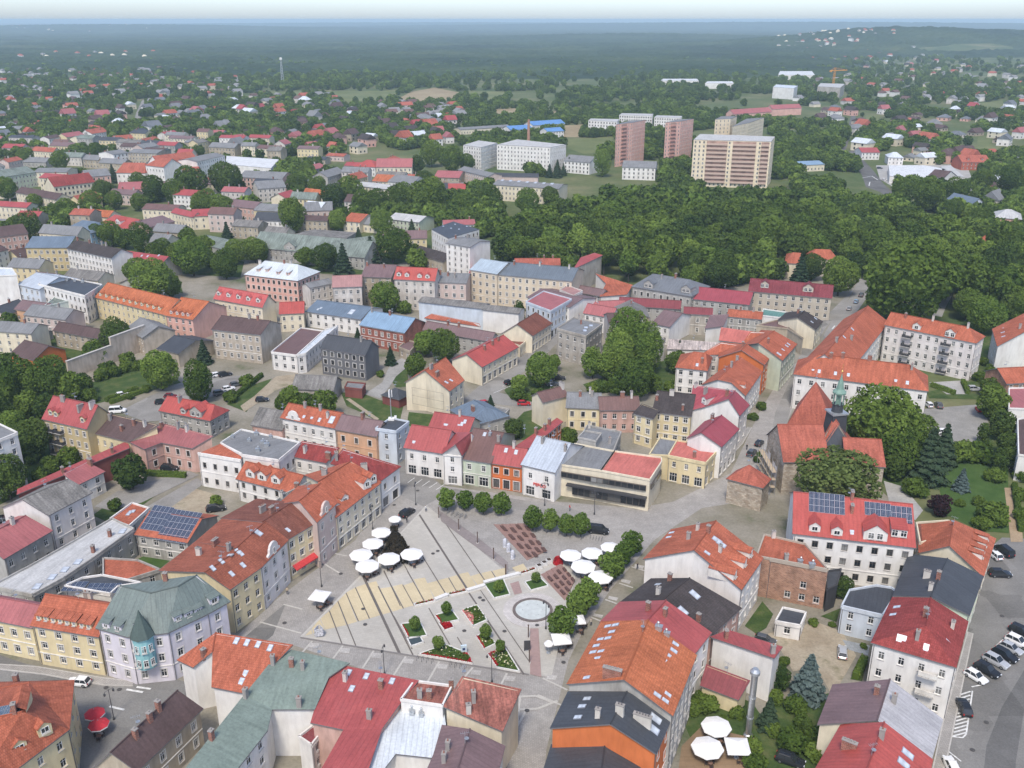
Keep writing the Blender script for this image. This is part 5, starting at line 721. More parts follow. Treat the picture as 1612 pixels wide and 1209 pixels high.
{"n":"villa","l":"grey villa with slate roof and two rounded gables","w":"g","r":"gy2","V":[[49.3,371.6,8],[70.9,356.9,8],[81,371.9,8],[59.4,386.5,8],[58.1,376.5,12],[72.2,366.9,12]],"F":[[0,1,5,4],[2,3,4,5],[3,0,4],[1,2,5]],"i":[["d",[55.3,368,8.2],4],["d",[69,359.5,8.5],4],["c",[66.7,370.6,12],1.5],["c",[61.3,372.1,11.2]]],"win":"all"},
{"l":"narrow red roof on a tall weathered firewall at park edge","w":"cn","r":"rd","V":[[26,388,11],[40,409.1,12],[36.9,409.5,13],[30.5,403,12.5]],"F":0,"win":"none"},
{"l":"house with orange roof and white side wall near the park","w":"w","r":"or","V":[[35.8,388.5,9],[39.6,379.9,7],[35.6,362.2,6.5],[46.4,366.8,6],[49.9,377.4,7]],"F":0,"win":"none"},
{"n":"outbuilding","l":"brown roofed link building under the weathered firewall","w":"g","r":"bp","V":[[25.1,371.3,6],[35.8,363.9,6],[39.5,369.4,6],[28.9,376.8,6],[27,374,8],[37.7,366.7,8]]},
{"l":"pale blue-grey three-storey house with pink sheet roof on the street","w":"bl","r":"pk","V":[[5.3,340.1,10.5],[14.2,328.1,10.5],[22.7,343.6,10.5],[12.4,354.6,10.5]],"F":0,"win":"all","fl":3,"shop":1,"flat":1},
{"l":"next pale street house with pink roof beyond the blue-grey one","w":"w3","r":"pk2","V":[[18.8,356.6,10.5],[23.6,348.2,10.5],[27.7,355.2,10.5],[22.2,363.4,10.5]],"F":0,"win":"all","fl":3,"shop":1,"flat":1},
{"n":"outbuilding","l":"white house with pink roof hidden behind tall birches","w":"w","r":"pk","V":[[27.2,339.2,6.5],[37.1,333,6.5],[40.5,338.4,6.5],[30.7,344.7,6.5],[29,341.9,9.5],[38.8,335.7,9.5]]},
{"n":"outbuilding","l":"row of maroon roofs in the courtyards below the slate villa","w":"g","r":"mr","V":[[41.6,351.4,6],[64.6,346.1,6],[66.7,355.1,6],[43.7,360.4,6],[42.7,355.9,8],[65.6,350.6,8]]},
{"n":"outbuilding","l":"low flat roofed house with pink sheet roof by the poplar","w":"w","r":"bp","V":[[6.2,352.1,9],[21.6,338.7,9],[32.5,351.1,9],[17.1,364.5,9],[11.7,358.3,10.7],[27,344.9,10.7]]},
{"n":"house","l":"house with orange hipped roof hidden in park trees","w":"c","r":"or","V":[[124.1,415.6,7],[129.8,413.7,7],[135.3,430.9,7],[129.5,432.7,7],[129.5,423.3,10],[132.5,422.3,10]],"F":[[0,1,5,4],[2,3,4,5],[3,0,4]]},
{"n":"house","l":"second orange roof showing through the park trees","w":"c","r":"or","V":[[137.5,423.1,7],[149.6,421.2,7],[151.3,431.9,7],[139.1,433.8,7],[141,428,10.5],[147.7,426.9,10.5]],"F":[[0,1,5,4],[2,3,4,5],[3,0,4],[1,2,5]]},
{"n":"house","l":"house with orange-red roof deep in the eastern trees","w":"c","r":"or","V":[[224.7,453.6,6],[232.3,441,6],[246.4,449.5,6],[238.8,462,6],[233.9,454.3,12.2],[239.3,445.3,12.2]],"F":[[0,1,5,4],[2,3,4,5],[3,0,4]]},
{"n":"house","l":"square pink brick house with pale roof at the eastern edge","w":"p3","r":"lg","V":[[266.9,514.7,8],[278.8,509.3,8],[286.3,525.6,8],[274.4,531.1,8],[275.5,520.7,11.6],[277.6,519.7,11.6]],"F":[[0,1,5,4],[2,3,4,5],[3,0,4],[1,2,5]],"win":"all"},
{"n":"house","l":"white house with steep blank gable beside the shopping hall","w":"w","r":"br","V":[[293.4,667.6,7],[300.7,658.8,7],[314.5,670.3,7],[307.2,679.1,7],[300.3,673.3,11],[307.6,664.6,11]]},
{"n":"house","l":"low blue-grey house with white annex among trees","w":"bl","r":"bl","V":[[269.4,584.7,4],[275.8,565.1,4],[289,569.4,4],[282.6,589.1,4],[276,586.9,9.2],[282.4,567.2,9.2]]},
{"n":"hall","l":"wide white flat roofed supermarket beside the ring road","c":"supermarket","w":"w","r":"wh","V":[[271.5,680.5,5],[294.7,671.6,5],[326.2,713.7,5],[319,734.1,5],[290.9,734.1,5]],"F":0,"flat":1,"win":"none"},
{"n":"hall","l":"lower white flat roof wing of the supermarket","w":"w","r":"lg","V":[[314.4,689.7,5],[323.3,676,5],[338.8,734.1,5],[329,728.9,5]],"F":0,"flat":1,"win":"none"},
{"n":"house","l":"red tile roofed semi-detached house with dormers on the eastern slope","w":"rb2","r":"or2","V":[[351.4,743,6],[373.3,743,6],[373.3,761,6],[351.4,761,6],[351.4,752,10.5],[373.3,752,10.5]],"i":[["d",[357.2,745.4,7.2],2],["d",[368,745.4,7.2],2]],"win":"all"},
{"n":"house","l":"white house with white hipped roof beside the ring road","w":"w","r":"wb","V":[[304.5,771,6],[315.6,768.6,6],[319,785.1,6],[308,787.4,6],[310.4,778.3,9.4],[313.2,777.7,9.4]],"F":[[0,1,5,4],[2,3,4,5],[3,0,4],[1,2,5]],"win":"all"},
{"n":"house","l":"house with red twin roofs by the ring road","w":"w","r":"rd","V":[[293.5,801,6],[308.4,801,6],[308.4,819,6],[293.5,819,6],[293.5,810,9],[308.4,810,9]]},
{"n":"house","l":"house with small red tent roof in the eastern gardens","w":"w","r":"rd","V":[[311.4,620.5,4],[319.9,616.7,4],[327.2,633.2,4],[318.6,637,4],[319.1,626.9,7],[319.4,626.8,7]],"F":[[0,1,5,4],[2,3,4,5],[3,0,4],[1,2,5]]},
{"n":"house","l":"house with low blue metal roof at the park corner","w":"c","r":"bl2","V":[[222.4,734.1,5],[243.1,739.4,5],[238.6,756.8,5],[217.9,751.6,5],[220.2,742.8,6.8],[240.8,748.1,6.8]]},
{"n":"hospital","l":"white six-storey hospital slab with rows of dark windows","w":"w","r":"lg","V":[[-11.8,747,19],[29.1,730.1,19],[42.2,747,19],[4.2,781.7,19]],"F":0,"win":"all","fl":6,"flat":1},
{"n":"hospital","l":"white hospital side wing with glass corner","w":"w","r":"lg","V":[[-38.3,752.5,18],[-24,738.1,18],[-11.6,766.1,18],[-27.1,783,18]],"F":0,"win":"all","fl":6,"flat":1},
{"n":"apartment_block","l":"white low flats with dark dormered roof under the towers","c":"apartment building","w":"w","r":"gy","V":[[81.1,697.6,9],[104.6,692.3,9],[108.5,709.9,9],[85.1,715.2,9],[83.1,706.4,12.6],[106.6,701.1,12.6]],"win":"all","fl":3},
{"n":"apartment_block","l":"second white low flats with dark roof behind conifers","c":"apartment building","w":"w","r":"gy","V":[[39.9,730.9,9],[58.6,719.5,9],[67.9,734.8,9],[49.2,746.2,9],[44.5,738.6,12.6],[63.3,727.1,12.6]],"win":"all","fl":3},
{"n":"apartment_block","l":"white row flats nearest the sheds beyond the towers","c":"apartment building","w":"w","r":"lg","V":[[78.9,998.7,13],[107,983.6,13],[112,1009.8,13],[83,1016.5,13]],"F":0,"win":"all","fl":4,"flat":1},
{"n":"apartment_block","l":"white row flats set further back beyond the towers","c":"apartment building","w":"w","r":"lg","V":[[117,1056.5,13],[151.2,1044.4,13],[155.8,1068.8,13],[121.9,1076.4,13]],"F":0,"win":"all","fl":4,"flat":1},
{"n":"apartment_block","l":"white row flats between the two pink towers","c":"apartment building","w":"w","r":"lg","V":[[151.9,1032.6,13],[178.3,1021.1,13],[183.4,1044.4,13],[157.3,1051.6,13]],"F":0,"win":"all","fl":4,"flat":1},
{"n":"warehouse","l":"long warehouse with blue roofs beyond the hospital","w":"w","r":"bb","V":[[-1.3,970.5,6],[21.5,984.3,6],[12.7,998.9,6],[-10.1,985.1,6],[-5.7,977.8,9.4],[17.1,991.6,9.4]]},
{"n":"warehouse","l":"broad warehouse with bright blue roof beside the field","w":"w","r":"bb","V":[[22,1005.3,7],[56.3,1026.7,7],[47.1,1041.6,7],[12.7,1020.2,7],[17.3,1012.7,10.5],[51.7,1034.1,10.5]]},
{"n":"warehouse","l":"low warehouse with blue end roof","w":"w","r":"bb","V":[[35.7,955.2,6],[52,964.7,6],[44.4,977.8,6],[28.1,968.3,6],[31.9,961.7,9],[48.2,971.2,9]]},
{"n":"warehouse","l":"long low yellow warehouse with grey roof","w":"c","r":"gy","V":[[-52.4,983.8,5],[-1.3,1014.3,5],[-9.3,1027.6,5],[-60.3,997,5],[-56.3,990.4,6.5],[-5.3,1020.9,6.5]]},
{"n":"tower_block","l":"pink and orange tower block nearer the hospital","c":"tower block","w":"pk3","r":"gy","V":[[81.9,759.4,33],[96.7,774,33],[109.6,794.3,33],[95.9,789.1,33]],"F":0,"win":"all","fl":11,"flat":1,"slab":2},
{"n":"tower_block","l":"pink and orange tower block nearer the long slab","c":"tower block","w":"pk3","r":"gy","V":[[123.1,774,33],[137,784,33],[151.1,804.8,33],[136.5,799.5,33]],"F":0,"win":"all","fl":11,"flat":1,"slab":2},
{"n":"tower_block","l":"broad yellow tower slab with brown balcony bands","c":"tower block","w":"y3","r":"lg","V":[[126.4,667.9,32],[177.5,657,32],[187.9,686.8,32],[137.4,702.8,32]],"F":0,"win":"all","fl":11,"flat":1,"slab":1},
{"n":"tower_block","l":"pale yellow tower block behind the broad slab","c":"tower block","w":"y3","r":"gy","V":[[168,799.5,33],[181.8,804.8,33],[192,826.7,33],[178.9,826.7,33]],"F":0,"win":"all","fl":11,"flat":1},
{"n":"tower_block","l":"second pale yellow tower block stepping behind the slab","c":"tower block","w":"y3","r":"gy","V":[[174.7,764.7,31],[195.3,794.1,31],[218,836.8,31],[200,825.7,31]],"F":0,"win":"all","fl":11,"flat":1},
{"n":"apartment_block","l":"white modern apartment block under construction area, nearer one","c":"apartment building","w":"w","r":"wb","V":[[389.7,1461.4,16],[413.2,1433.7,16],[434.8,1490.1,16],[409.8,1519.9,16]],"F":0,"win":"all","fl":5,"flat":1},
{"n":"apartment_block","l":"unfinished concrete apartment block beneath the orange crane","c":"apartment building","w":"cn","r":"lg","V":[[460.4,1475.6,16],[485.6,1447.4,16],[521.3,1535.2,16],[488.3,1550.9,16]],"F":0,"win":"all","fl":5,"flat":1},
{"n":"warehouse","l":"white factory roof at the edge of the far woods","w":"w","r":"wh","V":[[519.6,1920.1,9],[591.6,1920.1,9],[628.5,2064.5,9],[561.9,2064.5,9]],"F":0,"flat":1},
{"n":"terrace","l":"long row of red roofed terraces climbing behind the towers","w":"p3","r":"pk","V":[[258.2,1128.9,7],[311,1161,7],[304.2,1172,7],[251.5,1139.9,7],[254.9,1134.4,11.8],[307.6,1166.5,11.8]]},
{"n":"terrace","l":"farther red roofed terrace row with brick gables","w":"p3","r":"pk","V":[[317.4,1183.4,8],[358.1,1201,8],[353.3,1212,8],[312.7,1194.4,8],[315,1188.9,12.5],[355.7,1206.5,12.5]]},
{"n":"warehouse","l":"long white factory hall far off at the woodland edge","w":"w","r":"wh","V":[[-1483.7,3167.4,9],[-1331.5,3167.4,9],[-1418.8,3358.3,9],[-1563.4,3358.3,9]],"F":0,"win":"none","flat":1},
{"n":"warehouse","l":"white factory shed far off, second in its row","w":"w","r":"wh","V":[[-1277.9,3292.2,9],[-1223,3292.2,9],[-1301.7,3498.6,9],[-1348.1,3498.6,9]],"F":0,"win":"none","flat":1},
{"n":"warehouse","l":"white factory shed far off, end of its row","w":"w","r":"wh","V":[[-1160.4,3228.6,9],[-1119,3228.6,9],[-1189.2,3427,9],[-1222.1,3427,9]],"F":0,"win":"none","flat":1},
{"n":"warehouse","l":"pale factory hall at the far western edge","w":"w","r":"wh","V":[[-1549,2996.9,9],[-1452.9,2996.9,9],[-1539.5,3167.4,9],[-1627.8,3167.4,9]],"F":0,"win":"none","flat":1},
{"n":"warehouse","l":"white depot hall behind the river trees","w":"w","r":"wh","V":[[263.1,1737.1,9],[330.6,1737.1,9],[337.7,1794.2,9],[276.2,1794.2,9]],"F":0,"win":"none","flat":1},
{"n":"warehouse","l":"grey-white depot hall with vaulted roof","w":"w","r":"wh","V":[[328.2,1666.4,9],[376.8,1666.4,9],[385.9,1718.9,9],[342.8,1718.9,9]],"F":0,"win":"none","flat":1}]
G_=[["town_ground","yard",.02,[[-84.85,84.06],[87.9,84.06],[136.05,153.59],[104.8,176.72],[95.11,190.45],[89.74,227.68],[92.06,284.7],[135.95,363.14],[161.25,407.23],[146.76,426.49],[96.84,401.87],[53.09,389.49],[27.79,424.14],[-17.66,455.32],[-63.27,442.36],[-118.57,455.32],[-166.44,430.06],[-206.11,418.36],[-257.6,396.63],[-186.25,235.77]]],["market_square","setts",.04,[[-55.68,141.91],[-47.52,162.23],[-35.45,184.76],[-29.42,218.21],[-17.04,211.1],[11.5,202.74],[29.77,199.55],[39.49,202.74],[56.85,218.21],[74.15,258.26],[86.88,284.7],[100.3,306.16],[111.09,319.73],[86.02,263.2],[70.04,227.68],[56.59,202.74],[45.88,199.55],[32.28,184.76],[20.22,164.51],[14.03,151.54],[10.41,141.91],[8.17,131.54],[5.55,119.4],[4.09,104.06],[-2.42,104.06],[-.65,128.34],[-12.93,133.19],[-28.49,140.09],[-41.5,146.6]]],["street","asphalt",.045,[[-118.88,153.59],[-89.15,141],[-73.52,136.92],[-61,136.92],[-57.2,135.71],[-54.51,141.91],[-45.72,160],[-45.79,149.53],[-53.55,134.86],[-57.56,126.78],[-62.87,104.06],[-86.73,93.33]]],["street","asphalt2",.045,[[-22.88,228.82],[-19.87,247.16],[-14.13,271.42],[-3.94,297.19],[2.9,316.5],[12.67,334.54],[19.33,349.31],[32.67,382.61],[35.51,376.67],[21.84,339.34],[13.4,314.36],[6.1,298.15],[-.57,283.35],[-6.65,268.17],[-10.6,258.8],[-16.54,239.01]]],["street","asphalt2",.05,[[-31.62,221.65],[-28.88,230.05],[-17.36,210.5],[-5.33,206.3],[3.43,203.24],[11.07,201.24],[18.37,196.39],[16.3,193.56],[4.3,197.82],[-10.06,202.24],[-17.04,205.79],[-21.43,200.26],[-27.83,206.3]]],["street","asphalt2",.055,[[-7.87,268.17],[-4.3,274.74],[7.96,266.57],[10.18,260.33],[.66,263.41],[-4.77,264.98]]],["car_park","asphalt",.05,[[103.37,178.19],[111.62,185.76],[128.59,184.03],[83.32,104.14],[59.65,104.14],[67.53,116.62],[76.86,132.95],[87,149.24],[95.68,163.05]]],["street","asphalt3",.055,[[93.53,139.89],[84.11,129.42],[77,120.08],[70.32,107.83],[75.35,107.83],[80.06,116.62],[87.4,128.44],[106.83,145.62],[113.97,158.23]]],["street","asphalt2",.06,[[59.03,212.65],[71.63,236.39],[79.16,258.8],[90.09,283.35],[100.37,308.11],[110.93,332.19],[123.77,354.49],[140.88,382.61],[152.36,401.47],[137.01,370.9],[119.05,339.34],[99.53,298.15],[87.11,268.17],[78.95,247.16],[70.23,228.82],[59.03,210.5]]],["street","asphalt2",.05,[[115.56,330.49],[130.41,360.55],[145.54,386.47],[160.36,419.48],[165.8,419.48],[154.22,389.56],[138.33,360.55],[123.7,335.19],[113.53,317.08]]],["ring_road","asphalt3",.03,[[280.51,809.35],[300.43,853.82],[318.73,881.39],[294.73,797.44],[281.36,737.47],[266.54,676.77],[257.91,628.56],[256.87,596.44],[257.44,576.68],[244.29,549.23],[236.74,552.16],[246.94,603.31],[251.67,643.89],[249.35,664.08],[265.28,717.73],[278.99,780.19]]],["street","concrete",.035,[[294.35,769.08],[370.18,774.59],[343.81,708.23],[321.25,685.49],[303.06,689.92],[282.64,685.49],[268.97,668.26],[271.85,698.96]]],["path","paleconc",.05,[[168.09,357.86],[179.62,377.47],[185.57,386.47],[187.43,384.94],[177.95,368.83],[170.5,355.21]]],["ring_road","asphalt3",.03,[[290.9,842.77],[281.37,822.13],[338.69,971.91],[382.69,1096.5],[419.44,1198.08],[420.54,1184.4],[380.94,1073.65],[331.77,944.9],[293.72,842.77]]],["street","asphalt2",.03,[[-438.02,1120.3],[-475.27,1226.36],[-541.84,1427.47],[-536.54,1427.47],[-456.25,1198.08],[-423.01,1096.5]]],["grass_patch","grass",.075,[[-54.18,274.74],[-46.46,273.07],[-40.85,268.17],[-33.18,264.98],[-32.95,252.14],[-39.9,252.14],[-45.54,258.8],[-50.45,263.41]]],["grass_patch","grass",.075,[[-40.08,286.93],[-36.29,300.1],[-32.88,279.85],[-37.22,278.99]]],["grass_patch","grass",.075,[[-31.03,258.8],[-19.29,255.81],[-23.23,246.47],[-30.55,248.57]]],["grass_patch","grass",.075,[[-2.44,276.42],[2.03,290.59],[12.24,283.35],[15.49,271.42],[10.34,264.98],[-.55,269.78]]],["grass_patch","grass",.075,[[-87.55,264.98],[-84.81,279.85],[-78.9,286.93],[-79.11,279.85],[-79.87,258.8]]],["grass_patch","grass",.075,[[-138.56,278.13],[-133.46,290.59],[-125.59,305.06],[-107.51,283.35],[-117.77,273.07],[-124.49,268.17],[-128.05,264.98]]],["grass_patch","grass",.075,[[-99.79,195.91],[-96.61,208.38],[-86.67,211.04],[-90.26,199.28],[-94.08,192.18]]],["grass_patch","grass",.075,[[-178.33,296.23],[-154.31,302.07],[-134.26,268.17],[-122.61,228.82],[-122.23,206.3],[-126.76,196.39]]],["grass_patch","grass",.075,[[-126.02,236.39],[-117.8,233.82],[-114.65,225.18],[-120.84,213.74],[-123.82,211.57]]],["lawn_patch","lawn",.075,[[-82.64,175.39],[-80.09,179.01],[-73.72,178.19],[-75.97,172.26],[-80.62,173.42]]],["grass_patch","grass",.075,[[45.25,152.36],[50.76,160.61],[51.82,156.23],[49.31,151.72],[46.95,149.85]]],["grass_patch","grass",.075,[[31.16,131.42],[35.89,134.5],[41.53,130.41],[42.77,124.62],[39.37,113.72],[30.15,113.72],[28.96,124.62]]],["grass_patch","grass",.075,[[61.04,155.58],[65.8,158.23],[63.53,153.63]]],["grass_patch","grass",.075,[[60.49,136.62],[63.81,142.14],[65.24,141.58],[62.42,136.09]]],["grass_patch","grass",.075,[[46.76,131.42],[56.15,132.95],[52.36,120.08],[47.55,113.72],[36.48,113.72],[40.01,124.62]]],["lawn_patch","lawn",.075,[[110.96,221.65],[123.57,228.82],[132.44,225.18],[114.13,187.67],[108.44,188.56],[103.18,196.39],[107.78,210.5]]],["grass_patch","grass",.075,[[118.24,241.67],[145.01,247.16],[132.25,221.65],[120.88,226.38],[110.96,221.65]]],["grass_patch","grass",.075,[[97.93,252.87],[126.76,266.57],[109.32,223.99],[94.74,206.3],[92.47,236.39]]],["grass_patch","grass",.075,[[131.36,274.74],[147.73,283.35],[165.8,288.75],[155.51,268.17],[129.92,269.78]]],["grass_patch","grass",.075,[[176.37,350.01],[191.21,355.21],[161.73,291.09],[154.51,291.09],[168.55,321.44]]],["grass_patch","grass",.075,[[22.97,281.59],[32.78,290.59],[50.16,302.07],[58.96,314.36],[52.42,274.74],[33.89,276.42],[24.92,273.9]]],["grass_patch","grass",.075,[[-1.1,247.16],[3.59,258.8],[10.26,263.41],[14.27,247.16],[13.13,235.1],[2.25,239.01]]],["grass_patch","grass",.075,[[-210.57,360.55],[-193.71,355.21],[-168.49,330.49],[-148.51,328.19],[-143.69,355.21],[-138.31,328.19],[-147.43,291.09],[-156.4,289.25],[-183.49,308.66]]],["grass_patch","grass",.075,[[-240.16,508.51],[-200.87,513.61],[-151.13,470.83],[-130.33,445.78],[-124.18,415.96],[-155.38,423.07],[-196.52,470.83]]],["grass_patch","grass",.075,[[-185.3,434.15],[-155.38,423.07],[-141.66,389.56],[-172,409.06]]],["grass_patch","grass",.075,[[-108.31,445.78],[-72.44,449.79],[-61.41,470.83],[-54.1,498.58],[-44.76,453.86],[-57.49,437.97],[-67.98,419.48],[-88.64,423.07]]],["grass_patch","grass",.075,[[-61.07,395.87],[-45.94,383.43],[-40.31,360.55],[-56.53,363.27]]],["yard","sand",.09,[[46.57,148.93],[54.12,151.72],[59.67,153.63],[63.64,150.47],[63.84,143.29],[55.82,131.92],[55.5,139.89],[50.88,138.79],[50.2,145.62]]],["yard","sand",.09,[[-83.3,199.77],[-81.51,210.5],[-73.31,206.3],[-70.86,196.39],[-76.82,195.91]]],["path","sand",.09,[[-82.9,263.41],[-80.74,271.42],[-78.03,288.75],[-70.15,291.52],[-69.72,283.35],[-75.13,276.42],[-77.47,268.17],[-80.46,258.8]]],["path","sand",.09,[[-51.67,268.97],[-50.58,269.78],[-39.23,253.6],[-39.9,252.14]]],["path","paleconc",.09,[[-46.46,273.07],[-42.2,283.35],[-41.68,300.1],[-37.83,308.11],[-34.94,300.1],[-38.34,288.75],[-39.22,279.85],[-41.06,269.78]]],["car_park","asphalt2",.09,[[-118.37,258.8],[-113.45,271.42],[-107.51,283.35],[-98.87,288.75],[-87.06,289.67],[-87.37,273.07],[-100.67,268.17],[-100.95,252.87],[-107.39,251.42]]],["street","asphalt2",.09,[[-88.54,199.77],[-81.06,215.4],[-78.19,212.65],[-83.1,197.82]]],["street","asphalt2",.09,[[-101.13,200.26],[-98.59,208.38],[-96.61,208.38],[-94.84,211.57],[-84.35,219.34],[-81.07,217.07],[-90.4,202.24],[-96.53,198.31]]],["car_park","gravel",.09,[[124.22,261.09],[144.25,264.98],[138.9,249.28],[129.18,235.74],[122.08,236.39],[116.57,241.67]]],["path","tan",.09,[[124.03,209.97],[128,209.97],[115.36,183.76],[112.64,183.76]]],["courtyard","concrete",.09,[[135.56,283.35],[147.25,285.13],[143.69,273.07],[136.87,273.07]]],["church_yard","concrete",.09,[[95.05,213.74],[98.82,210.5],[98.8,198.31],[95,193.56],[91.86,201.24]]],["church_yard","concrete",.09,[[74.97,247.16],[80.87,249.99],[73.05,221.65],[63.92,206.3],[52.5,203.24],[65.9,226.38]]],["terrace","wood",.09,[[27.54,120.08],[31.59,124.62],[39.81,121.87],[37.53,113.72],[25.85,113.72]]],["courtyard","slabs",.09,[[62.83,148.02],[67.44,146.22],[66.03,143.29],[62.96,145.03]]],["field","field_tan",.03,[[-170.21,1427.47],[-164.94,1591.47],[-134.73,1693.4],[-73.12,1553.97],[-73.56,1427.47],[-145.32,1397.05]]],["field","field_tan",.03,[[-23.95,1271.3],[11.06,1293.38],[6.26,1184.4],[-19.76,1184.4]]],["field","field_tan",.03,[[41.65,1232.18],[64.46,1255.97],[50.17,1176.34]]],["field","field_green",.03,[[40.29,936.22],[104.16,971.91],[95.44,871.87],[64.1,835.79],[49.69,879.45]]],["field","field_tan",.03,[[55.41,1073.65],[79.89,1084.96],[66.97,962.74],[49.91,962.74]]],["field","field_green",.03,[[-280.95,1601.12],[-189.63,1625.76],[-173.33,1427.47],[-244.81,1389.64]]],["field","field_green",.03,[[-72.87,1625.76],[-9.05,1601.12],[-14.33,1427.47],[-65.07,1447.14]]],["field","field_green",.03,[[640.84,1353.71],[718.33,1427.47],[625.47,1226.36],[604.26,1255.97]]],["field","field_green",.03,[[471.03,971.91],[482.86,971.91],[432.05,857.09],[413.44,849.87]]],["field","field_green",.03,[[437.86,1198.08],[456.28,1198.08],[418.38,1108.28],[406.18,1108.28]]],["field","field_green",.03,[[405.06,887.15],[474.48,887.15],[451.84,842.77],[378.58,822.13]]],["field","field_tan",.03,[[1309.69,2759.54],[1416.64,2908.07],[1219.61,2503.25],[1165.95,2446.33]]],["field","field_green",.03,[[-1056.52,2289.9],[-1163.14,2625.25],[-1012,2289.9],[-965.71,2109.54]]],["field","field_green",.03,[[-420.38,1601.12],[-276.76,1601.12],[-261.32,1509.45],[-393.65,1509.45]]],["field","field_green",.03,[[-56.71,962.74],[-35.71,971.91],[-37.94,919.3],[-50.18,919.3]]],["field","field_tan",.03,[[-873.05,2151.97],[-891.92,2242.04],[-842.48,2109.54]]],["plaza","plaza",.06,[[-40.43,148.94],[-20.64,200.5],[-15.89,194.01],[-1.22,171.17],[10.29,176.72],[13.64,170.44],[10.14,152.56],[7.07,137.27],[2.98,137.97]]]]
